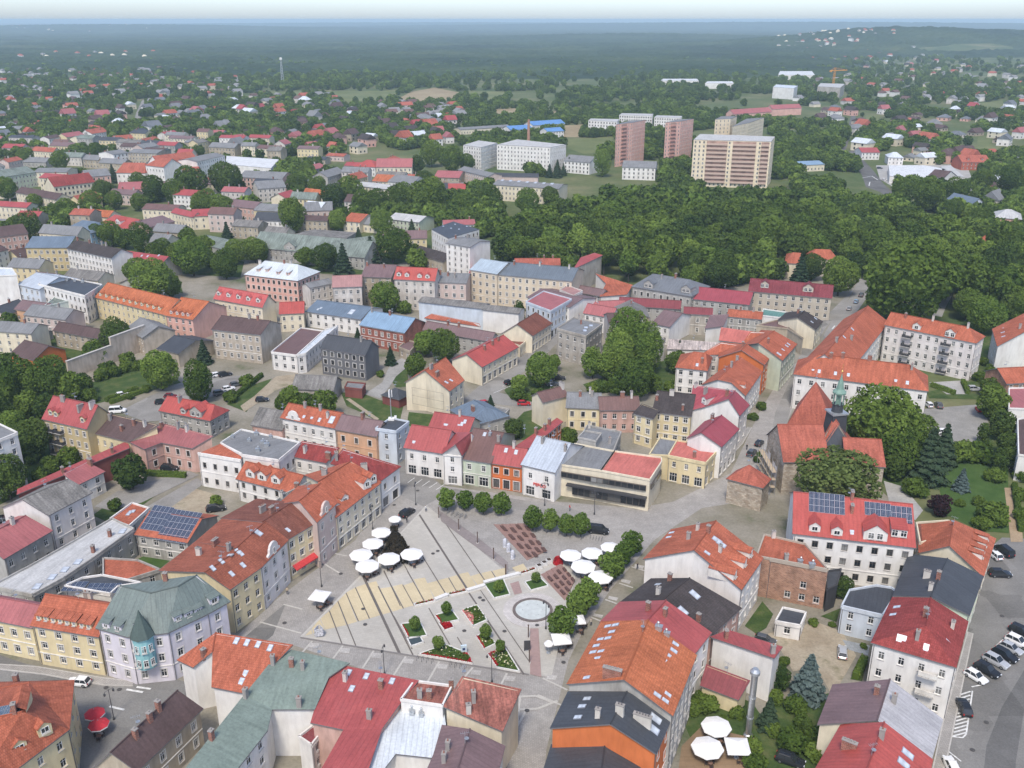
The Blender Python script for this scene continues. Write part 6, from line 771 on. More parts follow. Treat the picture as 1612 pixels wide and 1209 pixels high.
PC_=[["paving_panel","yellow",.075,[[-39.58,149.31],[-38.83,151.22],[-38.31,149.88]]],["paving_panel","yellow",.075,[[-38.79,151.62],[-37.84,154.61],[-36.17,151.22],[-38.1,149.98]]],["paving_panel","yellow",.075,[[-37.78,154.87],[-36.42,157.24],[-34.3,151.88],[-36.06,151.22]]],["paving_panel","yellow",.075,[[-36.35,157.51],[-35.42,160.68],[-32.28,152.64],[-34.19,151.95]]],["paving_panel","yellow",.075,[[-35.34,160.96],[-34.2,163.56],[-30.35,153.71],[-32.18,152.76]]],["paving_panel","yellow",.075,[[-34.1,163.76],[-32.54,165.57],[-28.18,154.74],[-30.24,153.84]]],["paving_panel","yellow",.075,[[-32.43,165.71],[-30.52,166.88],[-26.11,155.87],[-28.06,154.82]]],["paving_panel","yellow",.075,[[-30.15,167.17],[-28.51,167.9],[-23.97,156.92],[-25.67,156.1]]],["paving_panel","yellow",.075,[[-27.65,165.13],[-24.96,165.86],[-21.82,158.13],[-23.8,157.06]]],["paving_panel","yellow",.075,[[-24.81,166],[-22.94,166.88],[-19.83,159.21],[-21.66,158.26]]],["paving_panel","yellow",.075,[[-22.71,166.29],[-20.7,167.61],[-17.97,160.96],[-19.63,159.4]]],["paving_panel","yellow",.075,[[-20.71,168.64],[-18.4,169.3],[-15.96,161.72],[-17.75,160.64]]],["paving_panel","yellow",.075,[[-17.78,167.11],[-15.81,168.06],[-13.66,163.18],[-15.72,161.79]]],["paving_panel","yellow",.075,[[-15.61,168.26],[-13.52,169.23],[-11.61,164.21],[-13.45,163.25]]],["paving_panel","yellow",.075,[[-13.31,169.42],[-11.73,170.2],[-9.54,165.22],[-11.4,164.29]]],["paving_panel","yellow",.075,[[-11.32,170.6],[-9.39,171.39],[-7.35,166.16],[-9.12,165.29]]],["paving_panel","yellow",.075,[[-8.78,169.81],[-6.75,170.99],[-5.6,167.3],[-7.09,166.31]]],["paving_panel","yellow",.075,[[-6.53,170.99],[-4.48,171.9],[-3.26,168.45],[-5.41,167.37]]],["paving_panel","yellow",.075,[[-4.21,171.9],[-1.31,173.11],[-1.07,169.3],[-3,168.53]]],["drain_strip","darkstrip",.085,[[-31.28,169.95],[-31.79,169.74],[-21.2,143.83],[-20.69,144.04]]],["drain_strip","darkstrip",.085,[[-27.72,166.06],[-27.98,165.95],[-18.53,143.42],[-18.27,143.53]]],["drain_strip","darkstrip",.085,[[-36.34,157.42],[-36.55,157.33],[-32.23,146.72],[-32.03,146.81]]],["drain_strip","darkstrip",.085,[[-35.3,160.89],[-35.5,160.81],[-29.42,145.89],[-29.22,145.97]]],["drain_strip","darkstrip",.085,[[-34.1,163.74],[-34.28,163.67],[-30.18,153.8],[-29.99,153.88]]],["drain_strip","darkstrip",.085,[[-32.44,165.6],[-32.63,165.53],[-28.15,154.7],[-27.96,154.78]]],["drain_strip","darkstrip",.085,[[-27.33,171.7],[-27.51,171.63],[-21.84,158.09],[-21.65,158.16]]],["drain_strip","darkstrip",.085,[[-22.28,171.7],[-22.46,171.63],[-17.99,161],[-17.8,161.08]]],["drain_strip","darkstrip",.085,[[-22.74,166.62],[-22.91,166.55],[-19.8,159.17],[-19.64,159.24]]],["drain_strip","darkstrip",.085,[[-21.86,196.28],[-22.28,196.11],[-9.53,164.95],[-9.11,165.12]]],["drain_strip","darkstrip",.085,[[-16.05,193.55],[-16.25,193.46],[-5.45,167.26],[-5.25,167.34]]],["drain_strip","darkstrip",.085,[[-23.14,174.04],[-23.32,173.96],[-17.83,160.42],[-17.64,160.5]]],["drain_strip","darkstrip",.085,[[-27.31,172.02],[-27.5,171.95],[-22.55,159],[-22.36,159.08]]],["drain_strip","darkstrip",.085,[[-19.59,177.76],[-19.79,177.68],[-13.65,163.06],[-13.45,163.15]]],["drain_strip","darkstrip",.085,[[-4.28,171.7],[-4.45,171.63],[-3.26,168.42],[-3.09,168.48]]],["drain_strip","darkstrip",.085,[[-13.32,169.26],[-13.49,169.19],[-11.53,164.18],[-11.36,164.24]]],["drain_strip","darkstrip",.085,[[-8.68,163.63],[-9,163.49],[1.98,137.87],[2.3,138]]],["drain_strip","darkstrip",.085,[[-6.45,164.62],[-6.62,164.55],[2.97,141.76],[3.14,141.83]]],["drain_strip","darkstrip",.085,[[-16.57,158.3],[-16.77,158.21],[-11.87,146.5],[-11.67,146.59]]],["drain_strip","darkstrip",.085,[[-10.38,148.9],[-10.56,148.83],[-9.53,146.36],[-9.35,146.44]]],["drain_strip","darkstrip",.085,[[-23.26,155.59],[-23.46,155.5],[-18.78,145.08],[-18.58,145.17]]],["paving_line","paleline",.06,[[-37.74,147.53],[-38.1,147.65],[-39.21,144.39],[-38.85,144.27]]],["paving_line","paleline",.06,[[-31.71,146.16],[-32.07,146.27],[-33.18,142.48],[-32.81,142.37]]],["paving_line","paleline",.06,[[-25.64,144.69],[-26,144.79],[-27.38,139.67],[-27.01,139.57]]],["paving_line","paleline",.06,[[-19.49,142.94],[-19.85,143.06],[-21.49,137.75],[-21.12,137.64]]],["paving_line","paleline",.06,[[-13.18,141.52],[-13.54,141.63],[-15.31,135.61],[-14.95,135.5]]],["paving_line","paleline",.06,[[-6.97,139.81],[-7.31,139.98],[-8.94,136.7],[-8.6,136.54]]],["paving_line","paleline",.06,[[-.74,138.18],[-1.1,138.3],[-2.07,135.35],[-1.71,135.23]]],["paving_line","paleline",.06,[[5.62,137.04],[5.39,136.74],[9.63,133.57],[9.86,133.87]]],["paving_line","paleline",.06,[[-46,159.76],[-46.14,159.41],[-42.01,157.72],[-41.87,158.07]]],["paving_line","paleline",.06,[[-49.27,153.81],[-49.41,153.46],[-40.56,149.86],[-40.42,150.21]]],["paving_line","paleline",.06,[[2.57,128.37],[2.21,128.51],[.51,124.23],[.87,124.08]]],["paving_line","paleline",.06,[[-41.39,175.53],[-41.65,175.25],[-36.57,170.59],[-36.31,170.87]]],["paving_line","paleline",.06,[[-39.53,179.19],[-39.66,178.83],[-36.41,177.61],[-36.28,177.97]]],["paving_square","paleslab",.06,[[-38.27,147.11],[-36.36,146.87],[-36.38,145.45],[-38.18,145.74]]],["paving_square","paleslab",.06,[[-32.19,145.56],[-30.3,145.33],[-30.37,143.92],[-32.14,144.22]]],["paving_square","paleslab",.06,[[-26.02,144.04],[-24.15,143.81],[-24.26,142.43],[-26.01,142.71]]],["paving_square","paleslab",.06,[[-19.9,142.43],[-18.06,142.2],[-18.21,140.84],[-19.94,141.12]]],["paving_square","paleslab",.06,[[-13.49,140.9],[-11.67,140.67],[-11.88,139.34],[-13.58,139.62]]],["paving_square","paleslab",.06,[[-7.29,139.23],[-5.5,139.01],[-5.74,137.7],[-7.42,137.97]]],["paving_square","paleslab",.06,[[-1.1,137.48],[.67,137.27],[.39,135.98],[-1.26,136.25]]],["paving_square","paleslab",.06,[[6.35,137.86],[8.12,137.64],[7.78,136.35],[6.13,136.62]]],["paving_line","paleline",.07,[[-40.49,149.02],[-40.02,148.84],[-31.68,169.81],[-32.15,169.99]]],["paving_line","darkline",.07,[[-40.34,148.88],[-40.44,148.49],[3.01,137.67],[3.1,138.06]]],["paving_line","paleline",.075,[[-32.06,170.28],[-31.64,170.12],[-20.42,200.8],[-20.85,200.96]]],["paving_line","paleline",.06,[[22.51,167.34],[22.3,167.02],[24.99,165.32],[25.2,165.64]]],["paving_line","paleline",.06,[[19.07,161.41],[18.85,161.09],[21,159.66],[21.21,159.98]]],["paving_line","paleline",.06,[[15.77,155.29],[15.56,154.98],[17.27,153.8],[17.49,154.11]]],["paving_line","paleline",.06,[[25.82,173.63],[25.63,173.31],[28.7,171.5],[28.89,171.83]]],["paving_square","paleslab",.06,[[23.11,168.72],[25.04,168.03],[24.52,166.88],[22.84,167.64]]],["paving_square","paleslab",.06,[[19.81,162.52],[21.69,161.86],[21.2,160.78],[19.57,161.5]]],["paving_square","paleslab",.06,[[16.28,156.5],[18.12,155.88],[17.66,154.86],[16.06,155.54]]],["paving_square","paleslab",.06,[[26.63,174.49],[28.59,173.75],[28.04,172.54],[26.33,173.35]]],["paving_panel","pinkpave",.075,[[-.43,166.99],[1.39,167.95],[2.1,163.62],[.52,162.88]]],["paving_panel","yellow",.075,[[-0,173.07],[2.44,174.69],[3.4,172.06],[1.3,170.87]]],["paving_panel","pinkpave",.075,[[3.49,151.54],[5.14,151.54],[5.27,137.16],[3.25,137.93]]],["paving_panel","mauve",.07,[[-17.72,198.44],[-15.58,195.95],[-7.68,185.57],[-.83,175.23],[-.82,171.98],[-3.78,176.05],[-10.44,184.67],[-16.6,193.02]]],["paving_line","paleline",.06,[[4.61,132.6],[4.39,132.27],[9.37,129.01],[9.59,129.34]]],["paving_line","paleline",.06,[[1.59,131.91],[1.2,131.94],[.47,122.33],[.87,122.3]]],["paving_line","paleline",.06,[[.7,132.17],[.74,131.67],[4.18,131.93],[4.14,132.43]]],["paving_line","paleline",.06,[[4.29,132.39],[4.03,131.96],[7.05,130.2],[7.31,130.63]]],["paving_line","paleline",.06,[[1.03,128.93],[1.06,128.43],[4.44,128.68],[4.4,129.18]]],["paving_line","paleline",.06,[[4.3,129.14],[4.55,128.71],[8.01,130.7],[7.76,131.13]]]]
MK_=[["road_marking","roadpaint",.075,[[-67.83,134.05],[-67.93,133.61],[-64.73,132.87],[-64.63,133.31]]],["road_marking","roadpaint",.075,[[-66.28,134.71],[-66.37,134.27],[-63.66,133.73],[-63.58,134.17]]],["road_marking","roadpaint",.075,[[-69.04,129.71],[-69.18,129.28],[-66.32,128.4],[-66.18,128.82]]],["road_marking","roadpaint",.075,[[121.74,339.64],[122.18,339.39],[124.57,343.57],[124.14,343.82]]],["road_marking","roadpaint",.075,[[122.79,339.64],[123.23,339.39],[125.63,343.57],[125.2,343.82]]],["road_marking","roadpaint",.075,[[123.85,339.64],[124.28,339.39],[126.7,343.57],[126.26,343.82]]],["road_marking","roadpaint",.075,[[124.9,339.64],[125.33,339.39],[127.76,343.57],[127.33,343.82]]],["road_marking","roadpaint",.075,[[72.49,122.46],[72.58,122.18],[75.16,123],[75.07,123.28]]],["road_marking","roadpaint",.075,[[72.99,123.33],[73.08,123.04],[75.62,123.87],[75.53,124.16]]],["road_marking","roadpaint",.075,[[73.49,124.2],[73.58,123.92],[76.09,124.76],[76,125.04]]],["road_marking","roadpaint",.075,[[73.99,125.09],[74.09,124.81],[76.56,125.65],[76.47,125.94]]],["road_marking","roadpaint",.075,[[74.5,125.98],[74.6,125.7],[77.04,126.56],[76.94,126.84]]],["road_marking","roadpaint",.075,[[75.02,126.89],[75.12,126.61],[77.52,127.47],[77.42,127.75]]],["road_marking","roadpaint",.075,[[75.63,127.8],[75.74,127.52],[78.02,128.4],[77.91,128.68]]],["road_marking","roadpaint",.075,[[76.11,128.72],[76.22,128.44],[78.51,129.33],[78.4,129.61]]],["road_marking","roadpaint",.075,[[76.59,129.66],[76.7,129.38],[79.01,130.27],[78.9,130.55]]],["road_marking","roadpaint",.075,[[77.08,130.6],[77.19,130.32],[79.51,131.23],[79.4,131.51]]],["road_marking","roadpaint",.075,[[77.57,131.56],[77.68,131.28],[80.02,132.19],[79.91,132.47]]],["road_marking","roadpaint",.075,[[78.07,132.52],[78.18,132.24],[80.53,133.17],[80.42,133.45]]],["road_marking","roadpaint",.075,[[81,133.4],[80.78,133.52],[74.84,122.84],[75.06,122.71]]],["road_marking","roadpaint",.075,[[75.03,122.68],[74.87,122.87],[73.92,122.05],[74.08,121.86]]],["road_marking","roadpaint",.075,[[73.98,121.83],[74.02,122.08],[72.19,122.35],[72.16,122.11]]],["road_marking","roadpaint",.075,[[70.39,119.04],[70.17,118.93],[71.28,116.65],[71.5,116.76]]],["road_marking","roadpaint",.075,[[83.22,134.91],[83.15,135.15],[81.17,134.62],[81.23,134.38]]],["road_marking","roadpaint",.075,[[87.59,142.62],[87.42,142.81],[84.81,140.55],[84.97,140.36]]],["road_marking","roadpaint",.075,[[93.46,147.92],[93.3,148.11],[89.16,144.54],[89.33,144.35]]],["road_marking","roadpaint",.075,[[-24.97,215.35],[-25.13,215.44],[-26.62,212.7],[-26.46,212.61]]],["road_marking","roadpaint",.075,[[-22.96,214.47],[-23.12,214.56],[-24.71,211.72],[-24.56,211.64]]],["road_marking","roadpaint",.075,[[-20.97,213.59],[-21.13,213.68],[-22.83,210.76],[-22.67,210.67]]],["road_marking","roadpaint",.075,[[-18.99,212.72],[-19.15,212.81],[-20.96,209.8],[-20.8,209.71]]],["road_marking","roadpaint",.075,[[-17.03,211.85],[-17.18,211.94],[-19.1,208.85],[-18.94,208.76]]],["road_marking","roadpaint",.075,[[-5.92,273.97],[-5.77,273.84],[.14,280.65],[-.01,280.79]]],["road_marking","roadpaint",.075,[[-3.19,279.91],[-3.02,279.8],[1.45,286.88],[1.28,286.99]]],["road_marking","roadpaint",.075,[[260.15,703.79],[260.54,703.34],[271.23,712.72],[270.84,713.17]]],["road_marking","roadpaint",.075,[[271.33,712.91],[270.74,712.99],[268.43,694.45],[269.03,694.38]]],["road_marking","roadpaint",.075,[[260.04,685.37],[259.48,685.6],[252.64,668.37],[253.2,668.15]]]]
ST_=[["upper",.12,[[-4.32,191.68],[3.28,176.05],[4.24,176.88],[-2.45,191.59]]],["upper",.26,[[-2.45,191.59],[4.24,176.88],[5.2,177.72],[-.58,191.49]]],["upper",.4,[[-.58,191.49],[5.2,177.72],[6.17,178.57],[1.29,191.4]]],["upper",.54,[[1.29,191.4],[6.17,178.57],[7.14,179.42],[3.15,191.3]]],["lower",.12,[[6.09,170.48],[10.71,160.89],[11.3,162.52],[7.21,171.35]]],["lower",.26,[[7.21,171.35],[11.3,162.52],[11.9,164.17],[8.34,172.22]]],["lower",.4,[[8.34,172.22],[11.9,164.17],[12.5,165.86],[9.48,173.11]]],["lower",.54,[[9.48,173.11],[12.5,165.86],[13.12,167.57],[10.62,174]]]]
BN_=[[.12,[[-2.83,190.35],[-1.8,188.22],[-.98,188.22],[-2,190.35]]],[.12,[[-.95,186.44],[.05,184.38],[.86,184.38],[-.13,186.44]]],[.12,[[.95,182.51],[1.91,180.52],[2.71,180.52],[1.76,182.51]]],[.12,[[2.64,179.01],[3.57,177.08],[4.36,177.08],[3.43,179.01]]],[.26,[[-.56,189.26],[.34,187.28],[1.16,187.28],[.28,189.26]]],[.26,[[1.08,185.62],[1.95,183.7],[2.76,183.7],[1.9,185.62]]],[.26,[[2.73,181.96],[3.57,180.1],[4.37,180.1],[3.54,181.96]]],[.26,[[4.21,178.69],[5.02,176.88],[5.81,176.88],[5,178.69]]],[.4,[[.75,190.33],[1.52,188.46],[2.35,188.46],[1.58,190.33]]],[.4,[[2.17,186.9],[2.92,185.09],[3.74,185.09],[2.99,186.9]]],[.4,[[3.61,183.44],[4.34,181.68],[5.15,181.68],[4.42,183.44]]],[.4,[[4.9,180.34],[5.61,178.63],[6.4,178.63],[5.7,180.34]]],[.54,[[2.89,189.38],[3.54,187.66],[4.36,187.66],[3.72,189.38]]],[.54,[[4.08,186.22],[4.71,184.55],[5.52,184.55],[4.9,186.22]]],[.54,[[5.28,183.02],[5.9,181.39],[6.7,181.39],[6.09,183.02]]],[.54,[[6.36,180.15],[6.96,178.57],[7.75,178.57],[7.16,180.15]]],[.12,[[7.4,169.03],[8.15,167.45],[8.65,167.83],[7.9,169.41]]],[.12,[[8.66,166.39],[9.4,164.85],[9.89,165.22],[9.16,166.76]]],[.12,[[9.81,164],[10.52,162.5],[11.01,162.86],[10.3,164.37]]],[.26,[[8.67,169.5],[9.33,168.06],[9.84,168.45],[9.18,169.89]]],[.26,[[9.78,167.09],[10.43,165.68],[10.93,166.05],[10.28,167.46]]],[.26,[[10.79,164.9],[11.42,163.52],[11.92,163.89],[11.29,165.27]]],[.4,[[9.45,171.08],[10.03,169.76],[10.54,170.15],[9.96,171.47]]],[.4,[[10.42,168.87],[10.99,167.58],[11.49,167.96],[10.93,169.25]]],[.4,[[11.3,166.86],[11.86,165.59],[12.36,165.97],[11.81,167.24]]],[.54,[[10.68,171.67],[11.17,170.49],[11.68,170.88],[11.19,172.07]]],[.54,[[11.5,169.69],[11.98,168.53],[12.49,168.92],[12.01,170.08]]],[.54,[[12.25,167.89],[12.72,166.75],[13.22,167.13],[12.75,168.27]]]]
BD_=[["grass",[[-21.64,152.7],[-17.93,153.37],[-16.26,149.01],[-19.59,147.99]],"square white-edged bed with lawn and a ball tree, nearest the yellow paving"],["dark",[[-19.98,148.22],[-17.49,148.63],[-16.77,146.98],[-18.97,145.75]],"small white-edged bed with dark slate cover"],["grass",[[-15.23,155.55],[-11.86,157.07],[-10.38,153.99],[-13.81,152.76]],"white-edged lawn bed behind the small red flower box"],["red",[[-14.19,152.82],[-11.9,153.13],[-11.31,151.54],[-13.02,150.55]],"small white box full of solid red flowers"],["mixed",[[-10.07,157.19],[-7.03,159],[-4.9,153.99],[-7.52,152]],"flower bed split between pink-red roses and green shrubs"],["flow",[[-6.85,148.81],[-5.26,149.99],[-3.02,146.55],[-5.12,144.93]],"white-edged bed with red border next to pale roses"],["flow2",[[-4.47,143.5],[-1.23,145.07],[1.38,138.41],[-2.74,139.59]],"pointed corner bed with pale yellow roses and red border"],["flow3",[[-17.33,143.39],[-12.55,146.2],[-8.25,143.67],[-7.26,140.72]],"triangular lawn bed with red border along the bicycle stands"],["grass2",[[-5.89,166.69],[-1.84,168.45],[-.42,162.7],[-3.65,161.36]],"lawn bed between yellow paving and fountain"],["grass2",[[2.68,167.3],[5.94,168.84],[7.56,165.86],[3.91,164.17]],"lawn bed between fountain and lower bench terrace"],["strip",[[-19.72,159.46],[-15.84,160.97],[-15.57,160.47],[-19.41,158.81]],"narrow flower trough at the western end of the white wall"],["strip",[[-13.18,162.98],[-9.57,164.55],[-9.22,163.86],[-12.72,162.44]],"narrow flower trough in the middle of the white wall"],["strip",[[1.63,170.79],[4.95,172.66],[5.11,171.98],[1.89,170.16]],"narrow flower trough where the white wall meets the steps"]]
WW_=[[[-15.58,160.71],[-13.24,162.44]],[[-9.23,163.93],[-5.65,165.86]],[[-5.89,166.8],[1.52,170.28]]]
PX_=[[5.83,172.87],[6.97,174.08],[8.01,175.1]]
RB_=[10,174.9]
FO_=[4.12,157.6]
PA_=[[-27.15,190.47,1.5,"oct","small white parasol nearest the parked dark car"],[-29.45,184.05,2.3,"oct","white octagonal parasol touching the twisted top of the weeping tree"],[-30.68,179.26,2.4,"oct","white octagonal parasol third along the western facade side"],[-32.57,174.6,2.55,"oct","white octagonal parasol nearest the western arcade"],[-30.61,170.2,2.6,"oct","white octagonal parasol at the corner nearest the square bench"],[-26.38,173.07,2.5,"oct","white octagonal parasol in the middle of the southern cafe row"],[-21.67,174.93,2.5,"oct","white octagonal parasol at the eastern end of the southern cafe row"],[12.65,174.47,2.4,"oct","white parasol nearest the red flower bush"],[17.35,175.31,2.4,"oct","white parasol behind the red-bush parasol, furthest from the fountain trees"],[15.07,170.01,2.7,"oct","large white parasol at the front of the eastern cafe"],[18.35,165.99,2.6,"oct","white parasol standing apart beside the paving squares"],[21.51,177.72,2.2,"oct","white parasol half hidden by the linden crown"],[12.61,151.16,2,"sq","white square parasol half behind the fountain linden"],[-38.57,159.26,2.5,"sq","white square parasol over the small terrace with dark cypress pots"],[9.21,145.27,2.4,"sq","white square parasol above the red-floored terrace"],[6.82,144.08,.9,"oct","tiny white parasol beside the red-floored terrace"],[33.38,122.02,2.5,"oct","white parasol with faint pattern in the garden yard, nearer the steel chimney"],[31,117.26,2.6,"oct","white parasol with faint pattern in the garden yard, nearer the orange gable"],[35.85,117.57,2.6,"sq","white square parasol in the garden yard"],[-69.62,125.33,1.7,"red","red parasol with white hem, nearer the street"],[-67.87,122.74,1.7,"red","red parasol with white hem, nearer the brown roof"]]
CA_=[[-76.76,135.23,172,"white","hatch","white hatchback on the street before the lilac corner building"],[-24.98,196.19,58,"black","suv","dark car parked at the edge of the market square by the small parasol"],[19.84,187.91,-14,"black","van","black van parked beside the row of low square trees"],[105.79,177.38,100,"white","hatch","small white car beside the dark van under the stepped dormers"],[108.67,178.85,100,"black","van","dark van beside the small white car under the stepped dormers"],[103.35,169.88,-4,"black","suv","black car parked crosswise at the car park entrance"],[97.74,149.79,-50,"black","suv","black car at the top of the diagonal parking row"],[95.46,146.62,-52,"white","suv","white car second in the diagonal parking row"],[93.23,144.67,-52,"silver","hatch","pale silver car third in the diagonal parking row"],[91.02,142.64,-54,"black","suv","dark van-like car in the middle of the diagonal parking row"],[88.56,140.93,-54,"silver","suv","silver estate car in the diagonal parking row"],[85.75,138.43,-56,"black","suv","black car near the lower end of the diagonal parking row"],[82.9,136.64,-58,"white","hatch","small white car with blue side at the end of the diagonal row"],[77.16,128.59,80,"black","suv","black car standing on the striped road marking"],[69.1,115.25,85,"white","hatch","white car cut off at the lower picture edge"],[61.28,143.5,72,"silver","hatch","silver car alone in the sandy yard"],[44.1,116.43,-28,"black","suv","black car half hidden under garden bushes"],[47.94,147.22,-25,"grey","hatch","grey car tucked behind the narrow red roof"],[64.96,229.25,58,"grey","suv","dark grey car behind another in the church street"],[68.54,235.57,58,"black","hatch","black car ahead of another in the church street"],[-.76,282.07,40,"black","hatch","dark car turning by the street garden"],[3.68,264.25,0,"red","hatch","red hatchback on the side street"],[12.89,280.66,0,"grey","suv","dark grey car parked under the street garden trees"],[15.23,285.99,0,"black","suv","black car behind the grey one under the street garden trees"],[-8.08,264.56,20,"red","hatch","small red car hidden beside the blue-grey hipped roof"],[-121.85,271.33,28,"white","hatch","white car on the lane beside the retaining wall"],[-118.31,258.38,10,"white","van","white van behind the ochre apartments"],[-107.56,265.35,20,"black","hatch","black car beside the red-roofed villa"],[-106.3,270.02,0,"darkred","hatch","dark red car beside the red-roofed villa"],[-97.36,288.9,35,"white","hatch","white car at the far corner of the gravel car park"],[-94.92,289.27,35,"black","suv","black car at the far corner of the gravel car park"],[-91.54,272.66,30,"grey","suv","grey car in the car park row under the hedge"],[-90.15,276.52,30,"white","hatch","white car in the car park row under the hedge"],[-88.69,280.31,30,"grey","hatch","last grey car in the car park row under the hedge"],[-77.19,267.27,10,"black","hatch","dark car on the dirt track"],[-89.64,219.95,-5,"black","suv","black car in the forecourt of the salmon pink house"],[-71.1,198.18,20,"black","suv","black car in the sandy lot by the white modern building"],[-119.38,192.68,20,"black","suv","dark car at the western picture edge"],[126.97,263.31,90,"white","hatch","white car in the gravel car park behind the church tree"],[129.77,262.68,80,"grey","suv","grey car in the gravel car park behind the church tree"],[140.67,259.45,80,"red","hatch","red car at the corner of the church car park"],[146.9,276.18,0,"silver","suv","silver car beside the pink-white apartment block"],[123.03,243.01,0,"white","hatch","white car half hidden behind the spruces"],[130.19,217.21,80,"black","suv","dark car by the eastern hedge"],[136.97,364.93,62,"silver","hatch","nearest silver car at the kerb by the maroon school"],[143.28,375.17,62,"blue","hatch","light blue car in the middle of the kerb row by the school"],[148.73,384.72,62,"grey","suv","furthest grey car at the kerb by the school"],[290.31,749.54,10,"grey","suv","grey car on the supermarket forecourt"],[272.55,691.26,10,"white","hatch","white car at the supermarket entrance"]]
